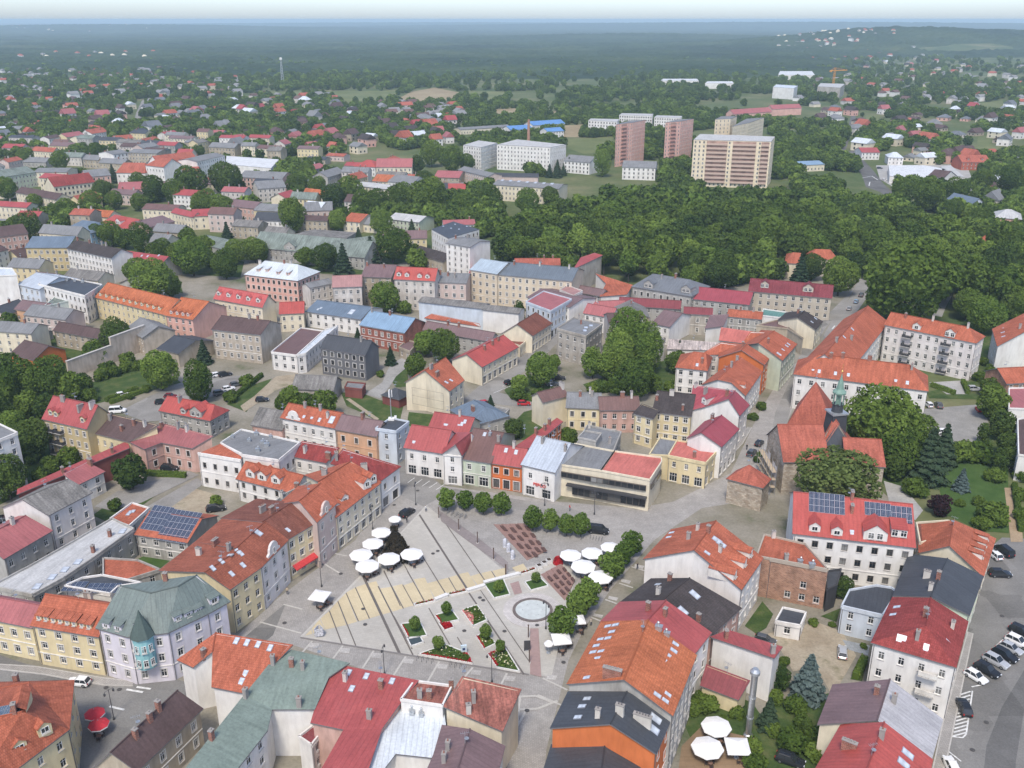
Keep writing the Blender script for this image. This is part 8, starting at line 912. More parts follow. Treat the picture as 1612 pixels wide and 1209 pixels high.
b=MB(); b.lathe([(.02,sz+12.8),(.3,sz+13.1),(.02,sz+13.4)],8); b.tube((0,0,sz+12.4),(0,0,sz+15),.05); obj('finial',b.build('finial',[M_plain('gilt',(.5,.36,.12),.4,.6)]),f)
# phone mast on the pale blue corner house, steel chimney, masts, crane, retaining wall
def pole_thing(name,label,cat,loc,parts):
    e=empty(name,loc); tag(e,label,cat)
    for n,mb,m in parts: obj(n,mb.build(n,m if isinstance(m,list) else [m]),e)
    return e
b=MB(); b.tube((0,0,0),(0,0,8.5),.14,.11,8); c=MB(); [c.box((.45*math.cos(a),.45*math.sin(a),7.6),(.3,.16,2.0),0,a+math.pi/2) for a in (0,2.1,4.2)]; k=MB(); k.box((0,0,.25),(1.6,1.6,.5)); k.box((1.1,.3,.5),(.6,.5,1.0))
pole_thing('phone_mast','phone mast with three white antennas on the pale blue corner house','mast',(MAST_[0],MAST_[1],MAST_[2]+.1),[('pole',b,METAL),('antenna',c,FRAME),('mast_foot',k,FRAME)])
b=MB(); b.lathe([(.75,0),(.75,.6),(.52,.8),(.52,12.4),(.6,12.4),(.6,12.6)],16); c=MB(); c.lathe([(.8,12.7),(.8,13.2),(.45,13.7),(.3,13.7)],14); c.tube((.5,0,12.5),(.5,0,12.8),.05); k=MB(); [k.lathe([(.58,z),(.58,z+.15)],16) for z in (4,8)]
pole_thing('steel_chimney','tall shiny steel chimney standing in the garden yard','chimney',(STK_[0],STK_[1],0),[('flue',b,M_plain('stainless',(.55,.56,.57),.3,.8)),('flue_cap',c,METAL),('clamp',k,METAL)])
b=MB(); b.lathe([(1.6,0),(.9,30)],10); pole_thing('boiler_chimney','slim brick chimney rising from the hospital','chimney',(HST_[0],HST_[1],HST_[2]-15),[('shaft',b,M_plain('chimney_brick',(.36,.2,.14),.9))])
def lattice(h,w0,w1):
    b=MB(); n=10
    for sx,sy in ((-1,-1),(1,-1),(1,1),(-1,1)): b.tube((sx*w0,sy*w0,0),(sx*w1,sy*w1,h),.35,.25,4)
    for i in range(n):
        z0,z1=h*i/n,h*(i+1)/n; a,c=w0+(w1-w0)*i/n,w0+(w1-w0)*(i+1)/n
        b.tube((-a,-a,z0),(c,-c,z1),.18,n=4); b.tube((a,a,z0),(-c,c,z1),.18,n=4)
    return b
pole_thing('radio_mast','lattice radio mast standing at the edge of the far woods','mast',(RMST_[0],RMST_[1],0),[('lattice',lattice(46,2.2,.8),METAL),('platform',MB().lathe([(2.2,44),(2.4,47),(1.2,48)],10),FRAME)])
YC=M_plain('crane_orange',(.62,.26,.03),.6); jb=MB(); jb.box((9,0,31.5),(38,1.3,1.3)); jb.box((-9,0,30.5),(4,2,2.2)); jb.tube((0,0,36),(24,0,32),.2); jb.tube((0,0,36),(-9,0,32),.2)
e=pole_thing('tower_crane','orange tower crane over the unfinished concrete block','crane',(CRN_[0],CRN_[1],0),[('mast',lattice(36,1.1,1.1),YC),('jib',jb,YC)]); e.rotation_euler=(0,0,.5)
wr=empty('retaining_wall',(RW_[0][0],RW_[0][1],0)); tag(wr,'long stepped beige plaster retaining wall in the western gardens','wall')
WM=M_plaster('retaining',(.56,.48,.39),.3)
for i in range(2):
    p,q=Vector((*RW_[i],0))-wr.location,Vector((*RW_[i+1],0))-wr.location; d=q-p; m=(p+q)/2; L=d.length; h=(6.2,9.0)[i]; b=MB(); b.box((m.x,m.y,h/2),(L,.7,h),0,math.atan2(d.y,d.x)); o=obj('wall_section',b.build('wall_section',[WM]),wr)
    b=MB(); b.box((m.x,m.y,h+.06),(L+.1,.95,.14),0,math.atan2(d.y,d.x)); obj('coping',b.build('coping',[SILL]),wr)

# ------------------------------------------------------------------ trees
GREEN=M_leaf('leaf_green',(.040,.076,.017),(.175,.245,.048)); LIGHT=M_leaf('leaf_light',(.068,.125,.024),(.22,.30,.062)); DARK=M_leaf('leaf_dark',(.031,.060,.018),(.12,.172,.040)); SPRU=M_leaf('needle_green',(.020,.043,.024),(.07,.10,.055),.1); BLUE=M_leaf('needle_blue',(.045,.075,.07),(.13,.17,.16),.1)
PURP=M_leaf('leaf_purple',(.016,.010,.012),(.05,.025,.03),.1); WEEP=M_leaf('leaf_weeping',(.02,.018,.013),(.075,.062,.045),.1); SQT=M_leaf('leaf_square_tree',(.055,.105,.020),(.185,.265,.058)); BLOS=M_leaf('leaf_blossom',(.045,.078,.02),(.17,.215,.07))
BARK=M_plain('bark',(.07,.055,.042),.95)
def leaf_mesh(name,P,Nn,size,mat,seed,tints,droop=0.0,core=None):
    rs=np.random.RandomState(seed); n=len(P); Nn=Nn/np.linalg.norm(Nn,axis=1,keepdims=True)
    t=rs.normal(size=(n,3)); t-=Nn*(t*Nn).sum(1,keepdims=True); t/=np.linalg.norm(t,axis=1,keepdims=True); b=np.cross(Nn,t)
    s=size*rs.uniform(.6,1.35,(n,1)); k=rs.uniform(.55,.9,(n,1)); c=P+Nn*0
    V=np.stack([c-t*s-b*s*k*.4,c-t*s*.2-b*s*k,c+t*s-b*s*k*.1,c+t*s*.25+b*s*k],1); V[:,1:3,2]-=droop*s
    V=V.reshape(-1,3); F=np.arange(4*n).reshape(-1,4); T=np.repeat(tints,4)
    VV=V.tolist(); FF=F.tolist()
    if core is not None:
        o=len(VV); cv,cf=core; VV+=cv; FF+=[[i+o for i in f] for f in cf]; T=np.concatenate([T,np.full(len(cv),.25)])
    m=mesh(name,VV,FF,[mat]); a=m.attributes.new('tint','FLOAT','POINT'); a.data.foreach_set('value',T.astype(np.float32)); return m
def blob(rx,rz,seed,n=10,z0=0):
    rs=np.random.RandomState(seed); V=[];F=[]; m=7
    for j in range(m):
        ph=math.pi*(j+.5)/m
        for i in range(n): k=rs.uniform(.8,1.1); a=2*math.pi*i/n; V.append([rx*k*math.sin(ph)*math.cos(a),rx*k*math.sin(ph)*math.sin(a),z0+rz*k*math.cos(ph)])
    for j in range(m-1):
        for i in range(n): F.append([j*n+i,(j+1)*n+i,(j+1)*n+(i+1)%n,j*n+(i+1)%n])
    return V,F
def crown(name,asp,seed,n,leaf,mat,lobes=12,spread=.55,taper=0.0):
    rs=np.random.RandomState(seed); C=[];Rr=[]
    for i in range(lobes):
        z=1-2*(i+.5)/lobes; a=i*2.39996+rs.uniform(0,1); q=math.sqrt(max(0,1-z*z)); rr=rs.uniform(.34,.52)
        k=spread*rs.uniform(.85,1.15)*(1-taper*max(0,z)); C.append([q*math.cos(a)*k,q*math.sin(a)*k,z*spread*asp*rs.uniform(.95,1.2)]); Rr.append(rr*(1-taper*.5*max(0,z)))
    C=np.array(C);Rr=np.array(Rr); idx=rs.choice(lobes,n*2,p=Rr**2/(Rr**2).sum()); d=rs.normal(size=(n*2,3)); d/=np.linalg.norm(d,axis=1,keepdims=True)
    P=C[idx]+d*Rr[idx,None]*rs.uniform(.82,1.06,(n*2,1))*np.array([1,1,min(1.25,max(.85,asp))])
    dist=np.linalg.norm(P[:,None]-C[None],axis=2)/Rr[None]; dist[np.arange(n*2),idx]=9; keep=dist.min(1)>.72
    P=P[keep][:n]; idx=idx[keep][:n]; d=d[keep][:n]; Nn=d+rs.normal(size=P.shape)*.8+np.array([0,0,.3])
    lt=rs.uniform(0,1,lobes); T=np.clip(.45*lt[idx]+.55*rs.uniform(0,1,len(P)),0,1)
    return leaf_mesh(name,P,Nn,leaf,mat,seed,T,core=blob(.62,.62*asp,seed))
def conifer(name,asp,seed,n,leaf,mat):
    rs=np.random.RandomState(seed); t=rs.uniform(0,1,n)**1.25; lay=np.floor(t*11)/11+.02; fr=(t*11)%1; ang=rs.uniform(0,2*math.pi,n); wob=1+.16*np.sin(ang*5+lay*40)
    rad=(1-lay)*(.35+.72*rs.uniform(0,1,n)**.5)*wob; z=-asp+2*asp*lay+ (1-rad/np.maximum(.05,1-lay))*.22*(1-lay)-.05
    P=np.stack([rad*np.cos(ang),rad*np.sin(ang),z],1); Nn=np.stack([np.cos(ang)*.6,np.sin(ang)*.6,np.full(n,.9)],1)+rs.normal(size=(n,3))*.3
    V=[];F=[]; m=9
    for j in range(8):
        f=j/7
        for i in range(m): a=2*math.pi*i/m; V.append([(1-f)*.6*math.cos(a)+.01,(1-f)*.6*math.sin(a),-asp+2*asp*f*.97])
    for j in range(7):
        for i in range(m): F.append([j*m+i,j*m+(i+1)%m,(j+1)*m+(i+1)%m,(j+1)*m+i])
    return leaf_mesh(name,P,Nn,leaf,mat,seed,rs.uniform(0,1,n),droop=.5,core=(V,F))
def weeping(name,seed,n,leaf,mat):
    rs=np.random.RandomState(seed); a=rs.uniform(0,2*math.pi,n); t=rs.uniform(0,1,n); lobe=1+.28*np.sin(a*3+1)+.18*np.sin(a*7)+.1*np.sin(a*13+t*5)
    rad=(.1+.9*t**.8)*lobe*np.where(rs.rand(n)<.25,.75,1); z=1.25-2.2*t**1.15+.12*np.sin(a*5)*t; P=np.stack([rad*np.cos(a)+.55*t-.35,rad*np.sin(a)*.8,z],1); Nn=np.stack([np.cos(a),np.sin(a),np.full(n,.3)],1)+rs.normal(size=(n,3))*.5
    k=n//12; P[:k]=np.stack([-.35-.35*np.sin(t[:k]*3)+rs.normal(size=k)*.07,rs.normal(size=k)*.1,1.1+.5*np.sin(t[:k]*3.1)],1)
    return leaf_mesh(name,P,Nn,leaf,mat,seed,rs.uniform(0,1,n),droop=1.6)
CRN={}
for k,(asp,mat,n,lf,lob,tp) in {'b':(.95,GREEN,2100,.10,15,0),'l':(.95,LIGHT,2100,.10,14,0),'d':(1.0,DARK,2100,.10,13,0),'o':(1.25,GREEN,2100,.10,14,.1),'p':(1.5,LIGHT,2100,.09,16,.2),'q':(1.05,SQT,1500,.105,11,.3),'j':(1.0,SQT,1300,.12,14,0),'f':(1.1,SQT,2200,.085,16,.1),'m':(1.0,PURP,1500,.10,10,0),'u':(.75,GREEN,1100,.13,10,0),'c':(1.9,DARK,1500,.11,14,.35)}.items():
    CRN[k]=[crown('crown',asp,11*i+ord(k),n,lf,mat,lob,taper=tp) for i in range(4 if k in 'bdl' else 2)]
BIG={k:[crown('crown',asp,77+ord(k)+i,6000,.054,mat,lob) for i in range(2)] for k,(asp,mat,lob) in {'b':(.95,GREEN,22),'f':(1.1,BLOS,24),'l':(.95,LIGHT,20),'d':(1.0,DARK,20),'p':(1.5,LIGHT,22),'o':(1.25,GREEN,20)}.items()}
CRN['k']=[conifer('crown',1.6,5+i,3200,.12,SPRU) for i in range(2)]; CRN['s']=[conifer('crown',1.5,9+i,3000,.12,BLUE) for i in range(2)]; CRN['w']=[weeping('crown',3,3200,.11,WEEP)]
ASP={'b':.95,'o':1.25,'l':.95,'d':1.0,'k':1.6,'s':1.5,'u':.75,'c':1.9,'p':1.5,'q':1.05,'j':1.0,'w':1.1,'m':1.0,'f':1.1}; TRK={'b':.35,'o':.3,'l':.35,'d':.3,'k':.05,'s':.05,'u':0.0,'c':.05,'p':.25,'q':.6,'j':1.0,'w':.0,'m':.1,'f':.5}
def trunk_mesh():
    b=MB(); b.tube((0,0,0),(.02,.01,.6),.09,.06,7); b.tube((.02,.01,.6),(.0,.03,1.0),.06,.035,6)
    for a in (0.3,2.2,4.4): b.tube((.01,.01,.5),(.28*math.cos(a),.28*math.sin(a),.95),.04,.015,5)
    return b.build('trunk',[BARK])
TRUNK=trunk_mesh()
TNAME={'b':('broadleaf_tree','leafy green tree'),'o':('broadleaf_tree','tall oval green tree'),'l':('broadleaf_tree','light green leafy tree'),'d':('broadleaf_tree','dark green dense tree'),'k':('spruce_tree','dark pointed spruce'),'s':('spruce_tree','blue-grey spruce'),'u':('bush','rounded green bush'),'c':('columnar_tree','slim columnar evergreen'),'p':('birch_tree','tall feathery birch'),'q':('linden_tree','trimmed conical linden'),'j':('ball_tree','small ball-shaped tree'),'w':('weeping_tree','black-green weeping tree'),'m':('maple_tree','dark purple maple'),'f':('linden_tree','bushy linden with pale tips')}
seen={}
ORD=['','second ','third ','fourth ','fifth ','sixth ','seventh ','eighth ','ninth ','tenth ','eleventh ','twelfth ']
def plant(x,y,r,k,label=None,group=None,name=None,vs=1.0):
    nm,kind=TNAME[k]; zc=r*(ASP[k]*vs+TRK[k])+(rng.uniform(0,5) if name else 0); g=float(hz(np.float64(x),np.float64(y)))
    e=empty(name or nm,(x,y,g),rng.uniform(0,6.28)); me=rng.choice(BIG[k] if r>4.6 and k in BIG and name is None else CRN[k]); r*={'q':1.22,'f':1.12,'j':1.08,'k':1.05}.get(k,1.08); s=r*rng.uniform(.95,1.05)
    obj('crown',me,e,(0,0,zc),(0,0,0),(s,s*rng.uniform(.92,1.08),r*vs))
    h=max(.3,zc*.95); w=max(.5,r*.55) if k!='j' else .35; obj('trunk',TRUNK,e,(0,0,0),(0,0,0),(w,w,h)) if k not in 'w' else None
    if label is None:
        base=kind+' beside the '+near_label(x,y); n=seen.get(base,0); seen[base]=n+1
        size=('small ' if r<2 else 'large ' if r>6 else ''); label=ORD[min(n,11)]+(size if n==0 else '')+base
        label=' '.join(label.split()[:16])
    tag(e,label,{'bush':'bush'}.get(nm,'tree'),group); return e
SQL={}
for i,(x,y,r_,k,*vs) in enumerate(TR_):
    lab=None; vs=vs[0] if vs else 1.0
    if k=='w': lab='black-green weeping tree in the middle of the white cafe parasols'
    if k=='f' and r_>6: lab='huge round linden with pale tips covering the church front'
    plant(x,y,r_,k,lab,vs=vs)
# the park: one tree each for the nearest crowns, the rest of the wood as one mass
rs=np.random.RandomState(4)
HULLS=[]
for D in B:
    xs=[v[0] for v in D['V']]; ys=[v[1] for v in D['V']]; HULLS.append((min(xs),max(xs),min(ys),max(ys)))
HA=np.array(HULLS)
def blocked(x,y,m): return bool(((HA[:,0]-m<x)&(x<HA[:,1]+m)&(HA[:,2]-m<y)&(y<HA[:,3]+m)).any())
px=[p[0] for p in PK_]; py=[p[1] for p in PK_]; pts=[]
tries=0
while len(pts)<420 and tries<14000:
    tries+=1; x,y=rs.uniform(min(px),max(px)),rs.uniform(min(py),max(py))
    if not inside(PK_,x,y) or blocked(x,y,3.5): continue
    if any((x-a)**2+(y-b)**2<9.3**2 for a,b in pts): continue
    pts.append((x,y))
pts.sort(key=lambda p:p[1]); wood=[]
for i,(x,y) in enumerate(pts):
    r_=rs.uniform(4.6,7.4); k=rs.choice(['b','b','b','d','d','l','o'])
    if i<190: plant(x,y,r_,k,{'l':'yellow-green park tree standing out in the dense wood behind the old town','o':'tall narrow-crowned park tree in the dense wood behind the old town','d':'dark green park tree in the dense wood behind the old town'}.get(k,'mid green park tree in the dense wood behind the old town'),'trees of the dense park wood','park_tree')
    else: wood.append((x,y,0,r_,'bdlo'.index(k)))
# scattered masses of distant trees
protos=[crown('far_crown',.95,90+i,420,.22,[GREEN,DARK,LIGHT,GREEN][i],9) for i in range(4)]
pc_=bpy.data.collections.new('tree_kinds')
for i,m in enumerate(protos): pc_.objects.link(bpy.data.objects.new('tree_kind_%d'%i,m))
def gn_mass(name,label,arr):
    arr=np.array(arr); m=bpy.data.meshes.new(name); m.from_pydata([(a[0],a[1],a[2]+a[3]*1.0) for a in arr],[],[])
    for nm,ty,v in (('sc','FLOAT',arr[:,3]),('rz','FLOAT',rs.uniform(0,6.28,len(arr))),('pi','INT',arr[:,4].astype(int))):
        a=m.attributes.new(nm,ty,'POINT'); a.data.foreach_set('value',v.tolist())
    o=obj(name,m); tag(o,label,'woodland',kind='stuff')
    g=bpy.data.node_groups.new(name,'GeometryNodeTree'); g.interface.new_socket('Geometry',in_out='INPUT',socket_type='NodeSocketGeometry'); g.interface.new_socket('Geometry',in_out='OUTPUT',socket_type='NodeSocketGeometry')
    A=lambda t:g.nodes.new(t); L=g.links.new
    gi,go=A('NodeGroupInput'),A('NodeGroupOutput'); mp=A('GeometryNodeMeshToPoints'); ip=A('GeometryNodeInstanceOnPoints'); ci=A('GeometryNodeCollectionInfo'); ci.inputs['Collection'].default_value=pc_; ci.inputs['Separate Children'].default_value=True; ci.inputs['Reset Children'].default_value=True
    def att(nm,ty): n=A('GeometryNodeInputNamedAttribute'); n.data_type=ty; n.inputs['Name'].default_value=nm; return [s for s in n.outputs if s.enabled and s.name=='Attribute'][0]
    ip.inputs['Pick Instance'].default_value=True; L(gi.outputs[0],mp.inputs['Mesh']); L(mp.outputs[0],ip.inputs['Points']); L(ci.outputs[0],ip.inputs['Instance'])
    L(att('pi','INT'),ip.inputs['Instance Index']); L(att('sc','FLOAT'),ip.inputs['Scale']); cx=A('ShaderNodeCombineXYZ'); L(att('rz','FLOAT'),cx.inputs[2]); L(cx.outputs[0],ip.inputs['Rotation'])
    rl=A('GeometryNodeRealizeInstances'); L(ip.outputs[0],go.inputs[0]); g.nodes.remove(rl)
    md=o.modifiers.new('scatter','NODES'); md.node_group=g; return o
if wood: gn_mass('park_woodland','far half of the park wood, crowns merging into one mass',wood)
FIELDS=[P for n,mk,z,P in G_ if mk.startswith('field') or n in('ring_road','street','path','car_park') or mk in('concrete','gravel')]
FB=[(min(p[0] for p in P),max(p[0] for p in P),min(p[1] for p in P),max(p[1] for p in P),P) for P in FIELDS]
def on_open(x,y): return any(a<x<b and c<y<d and inside(P,x,y) for a,b,c,d,P in FB)
PARK=PK_
# distant detached houses, one thing each
HP=[]
def house_mesh(L,W,h,r,wk,rk,hip):
    b=MB(); b.box((0,0,h/2),(L,W,h),0)
    for sx in (-1,1):
        for i in (-1,1):
            for z in ((1.0,),(1.0,3.6))[h>5]: b.box((i*L*.25,sx*(W/2+.01),z+.65),(1.3,.12,1.3),1)
            b.box((i*(L/2+.01),sx*W*.2,1.65),(.12,1.2,1.3),1)
    if not hip: b.add([(-L/2,-W/2,h),(-L/2,W/2,h),(-L/2,0,h+r)],[(0,2,1)]); b.add([(L/2,-W/2,h),(L/2,W/2,h),(L/2,0,h+r)],[(0,1,2)])
    w=b.build('wall',[wall_mat(wk),GLASS]); o=.45; c=MB(); e=(L*.28 if hip else 0)
    t=[(-L/2-o,-W/2-o,h-.25),(L/2+o,-W/2-o,h-.25),(L/2+o,W/2+o,h-.25),(-L/2-o,W/2+o,h-.25),(-L/2-(0 if hip else o)+e,0,h+r),(L/2+(0 if hip else o)-e,0,h+r)]
    c.add(t,[(0,1,5,4),(2,3,4,5),(1,2,5),(3,0,4),(3,2,1,0)]); m=c.build('roof',[roof_mat(rk)]); l=m.uv_layers.new(name='UVMap')
    for p in m.polygons:
        for li in p.loop_indices: v=m.vertices[m.loops[li].vertex_index].co; l.data[li].uv=(v.x,v.y*1.2)
    return w,m
RK=[('or2','orange-tiled'),('rm2','red'),('gy','grey'),('br','brown'),('pk','dull pink'),('gy2','slate'),('wb','white sheet'),('db','dark')]; WK=[('w','white'),('c','cream'),('b','beige'),('p3','pink'),('w3','pale')]
combos=[]
for i in range(26):
    rk=RK[[0,1,2,3,4,5,6,7,2,3,5,7,0,2,3,4][i%16]]; wk=WK[rng.choice([0,0,1,1,2,3,4])]; hip=rng.random()<.35; L,W=rng.uniform(9,14),rng.uniform(7.5,10); combos.append((house_mesh(L,W,rng.choice([3.4,5.6,6.0]),rng.uniform(2.2,4.2),wk[0],rk[0],hip),rk[1],wk[1],hip))
fm=MB(); FMM=[wall_mat('w'),wall_mat('c'),wall_mat('w3'),M_plain('far_roof_red',(.34,.10,.07),.9),M_plain('far_roof_grey',(.22,.22,.22),.9),M_plain('far_roof_brown',(.13,.08,.07),.9)]
for rname,P,n in SUB_:
    xs=[p[0] for p in P]; ys=[p[1] for p in P]; t=0; base=rng.uniform(0,1); got=[]
    while len(got)<n*2.1 and t<9000:
        t+=1; y=1/rs.uniform(1/max(ys),1/min(ys)); x=rs.uniform(min(xs),max(xs))
        if not inside(P,x,y) or blocked(x,y,9) or on_open(x,y) or inside(PARK,x,y): continue
        if any((x-a)**2+(y-b)**2<(14+.003*y)**2 for a,b in HP): continue
        HP.append((x,y)); got.append((x,y))
    got.sort(key=lambda p:p[1])
    for k,(x,y) in enumerate(got):
        z=float(hz(np.float64(x),np.float64(y))); a=base+rng.choice([0,math.pi/2,.3])+rng.uniform(-.15,.15); s=rng.uniform(.9,1.35)
        if k>=n:   # past the three hundred that show largest: one mass
            L,W_,h,r_=11*s,8.5*s,rng.choice([3.5,5.8])*s,3*s; ca,sa=math.cos(a),math.sin(a); fm.box((x,y,z+h/2),(L,W_,h),rng.choice([0,1,2]),a); T=lambda u,v,q:(x+u*ca-v*sa,y+u*sa+v*ca,z+q)
            fm.add([T(-L/2-.4,-W_/2-.4,h),T(L/2+.4,-W_/2-.4,h),T(L/2+.4,W_/2+.4,h),T(-L/2-.4,W_/2+.4,h),T(-L/2-.4,0,h+r_),T(L/2+.4,0,h+r_)],[(0,1,5,4),(2,3,4,5),(1,2,5),(3,0,4)],rng.choice([3,4,4,5])); continue
        (w,m),rn,wn,hip=rng.choice(combos); e=empty('detached_house',(x,y,z-.1),a)
        obj('wall',w,e,sc=s); obj('roof',m,e,sc=s)
        tag(e,'small distant %s house with %s %s roof among trees of the %s'%(wn,rn,'hipped' if hip else 'gabled',rname),'house','detached houses of the '+rname)
tag(obj('distant_houses',fm.build('distant_houses',FMM)),'farthest small houses of the suburbs, too many to tell apart','houses',kind='stuff')
HPA=np.array(HP); mass=[]
def open_near_house(x,y,m): return bool((((HPA[:,0]-x)**2+(HPA[:,1]-y)**2)<m*m).any())
def vnoise(x,y,s,seed):
    r_=np.random.RandomState(seed); T=r_.rand(64,64); u,v=x/s,y/s; i,j=np.floor(u).astype(int),np.floor(v).astype(int); f,g=u-i,v-j; f=f*f*(3-2*f); g=g*g*(3-2*g)
    return (T[i%64,j%64]*(1-f)+T[(i+1)%64,j%64]*f)*(1-g)+(T[i%64,(j+1)%64]*(1-f)+T[(i+1)%64,(j+1)%64]*f)*g
TOWN=next(P for n_,mk,z,P in G_ if n_=='town_ground')
n=0
while len(mass)<15000 and n<90000:
    n+=1; y=1/rs.uniform(1/2900,1/400); x=rs.uniform(-.64,.64)*y
    if inside(TOWN,x,y) and y<520: continue
    if inside(PARK,x,y) or blocked(x,y,3) or blocked(x,y+9,2) or on_open(x,y) or on_open(x,y+9) or on_open(x,y+18) or open_near_house(x,y,7.5) or open_near_house(x,y+9,6): continue
    d=.42*vnoise(np.float64(x+5000),np.float64(y),90,1)+.38*vnoise(np.float64(x+5000),np.float64(y),38,2)+.2*vnoise(np.float64(x+5000),np.float64(y),300,3)
    if y<800 and x<.16*y: d-=.22 if y>430 else .3
    if x>.2*y and 560<y<1700: d-=.07
    if d<.42: continue
    mass.append((x,y,float(hz(np.float64(x),np.float64(y))),rs.uniform(2.6,5.6)*(1+.25*(y>1400)),rs.choice([0,0,1,1,2,3])))
gn_mass('suburban_trees','scattered green trees filling the gaps between the distant houses',mass)
# the far forest: a bumpy canopy sheet that dips underground where there are clearings
FOR=M_ground('forest_canopy',[(.32,(.013,.028,.012)),(.45,(.022,.042,.016)),(.55,(.036,.060,.021)),(.66,(.06,.082,.032)),(.75,(.10,.11,.05))],.0022,9.0,fine=.03)
def fz(X,Y):
    m=.5*vnoise(X+40000,Y,420,5)+.3*vnoise(X+40000,Y,150,6)+.2*vnoise(X+40000,Y,1300,7)
    edge=np.clip((Y-1750-350*vnoise(X+40000,Y*0,500,8))/250,0,1); east=np.clip((X-.30*Y)/(.08*Y),0,1); edge=np.minimum(edge,1-east*np.clip((3300-Y)/500,0,1))
    k=np.clip((m-.22)*9,0,1)*edge; j=np.random.RandomState(2).uniform(-1,1,X.shape)
    return hz(X,Y)-3+k*(14+j*(2.6+Y*.00025)+6*(vnoise(X+40000,Y,60,9)-.5))
o=sheet('forest',[1650*(1.0062**k) for k in range(460)],np.linspace(-1,1,520),fz,FOR,'stuff',False); tag(o,'dark blue-green forest stretching to the horizon','forest')

# pale specks of villages far off among the woods
b=MB()
for P,n in VIL_:
    for _ in range(n):
        t=0
        while t<50:
            t+=1; y=1/rs.uniform(1/max(p[1] for p in P),1/min(p[1] for p in P)); x=rs.uniform(min(p[0] for p in P),max(p[0] for p in P))
            if inside(P,x,y): break
        g_=float(hz(np.float64(x),np.float64(y))); L,W_,a=rs.uniform(9,16),rs.uniform(8,11),rs.uniform(0,3); b.box((x,y,g_+6),(L,W_,14),rs.choice([0,1]),a); b.box((x,y,g_+14.5),(L+1,W_+1,3.5),rs.choice([2,3,1]),a,.35)
o=obj('distant_villages',b.build('distant_villages',[wall_mat('w'),wall_mat('c'),M_plain('far_roof_red',(.34,.10,.07),.9),M_plain('far_roof_grey',(.25,.25,.25),.9)])); tag(o,'pale specks of villages far off among the woods','village',kind='stuff')
# ------------------------------------------------------------------ the square: fountain, walls, steps, beds, parasols
WHT=M_plain('white_stone',(.66,.65,.62),.8); SOIL=M_plain('soil',(.05,.035,.025),.95)
f=empty('fountain',(FO_[0],FO_[1],.08)); tag(f,'round flat fountain with dark ring and pale wet basin','fountain')
def ring(name,r0,r1,z0,z1,mat,n=56):
    b=MB(); V=[];F=[]
    for rr,z in ((r0,z0),(r0,z1),(r1,z1),(r1,z0)):
        for i in range(n): a=2*math.pi*i/n; V.append((rr*math.cos(a),rr*math.sin(a),z))
    for k in range(3):
        for i in range(n): F.append((k*n+i,k*n+(i+1)%n,(k+1)*n+(i+1)%n,(k+1)*n+i) if k!=0 else (i,n+i,n+(i+1)%n,(i+1)%n)) if False else F.append((k*n+i,(k+1)*n+i,(k+1)*n+(i+1)%n,k*n+(i+1)%n))
    b.add(V,[tuple(reversed(q)) for q in F]); return obj(name,b.build(name,[mat]),f)
ring('outer_paving',4.05,5.9,0,.06,M_paved('fountain_paving',(.52,.49,.465),.5,.4)); ring('stone_ring',3.45,4.0,0,.22,M_plain('ring_stone',(.15,.125,.115),.7))
b=MB(); b.lathe([(3.45,0),(3.45,.1),(.05,.12)],48); obj('basin',b.build('basin',[M_plain('wet_basin',(.50,.53,.51),.35,0,.1,1.0,.4)]),f)
b=MB(); [b.lathe([(.06,.1),(.05,.22)],6,(2*math.cos(a),2*math.sin(a),0)) for a in np.linspace(0,5.3,6)]; obj('jets',b.build('jets',[METAL]),f)
for i,(p,q) in enumerate(WW_):
    d=Vector(q)-Vector(p); b=MB(); b.box((0,0,.3),(d.length,.7,.6)); b.box((0,0,.63),(d.length+.08,.86,.08)); e=obj('low_wall',b.build('low_wall',[WHT]),None,((p[0]+q[0])/2,(p[1]+q[1])/2,.06),(0,0,math.atan2(d.y,d.x))); tag(e,['western length of low white wall between two flower troughs','middle length of low white wall south of the yellow paving','eastern length of low white wall running to the steps'][i],'wall')
STEPM=M_plain('terrace_brick',(.27,.17,.145),.85); BENCHM=M_plain('bench_timber',(.105,.06,.05),.7)
for kind in ('upper','lower'):
    e=empty('bench_terrace',(FO_[0],FO_[1],0)); tag(e,{'upper':'reddish stepped terrace with long bench rows above the yellow paving','lower':'reddish stepped terrace with bench rows beside the fountain'}[kind],'terrace')
    for k,z,P in ST_:
        if k==kind: b=MB(); P=P if sum(P[i][0]*P[(i+1)%4][1]-P[(i+1)%4][0]*P[i][1] for i in range(4))>0 else P[::-1]; b.poly([(p[0]-FO_[0],p[1]-FO_[1]) for p in P],0,z); obj('step',b.build('step',[STEPM]),e)
for i,(z,P) in enumerate(BN_):
    P=P if sum(P[i][0]*P[(i+1)%4][1]-P[(i+1)%4][0]*P[i][1] for i in range(4))>0 else P[::-1]
    cx=sum(p[0] for p in P)/4; cy2=sum(p[1] for p in P)/4; e=empty('timber_bench',(cx,cy2,z)); q=[((p[0]-cx),(p[1]-cy2)) for p in P]
    tag(e,'dark timber bench slab on the reddish %s terrace'%('upper' if i<16 else 'lower'),'bench','benches on the stepped terraces')
    b=MB(); b.poly(q,.32,.42); obj('seat',b.build('seat',[BENCHM]),e); b=MB(); b.poly([(x*.8,y*.8) for x,y in q],0,.33); obj('plinth',b.build('plinth',[STEPM]),e)
FLM={c:M_leaf('flower_'+c,d,l,.2) for c,d,l in (('red',(.30,.015,.02),(.55,.04,.05)),('pink',(.50,.12,.12),(.75,.32,.30)),('pale',(.55,.52,.30),(.80,.76,.55)))}
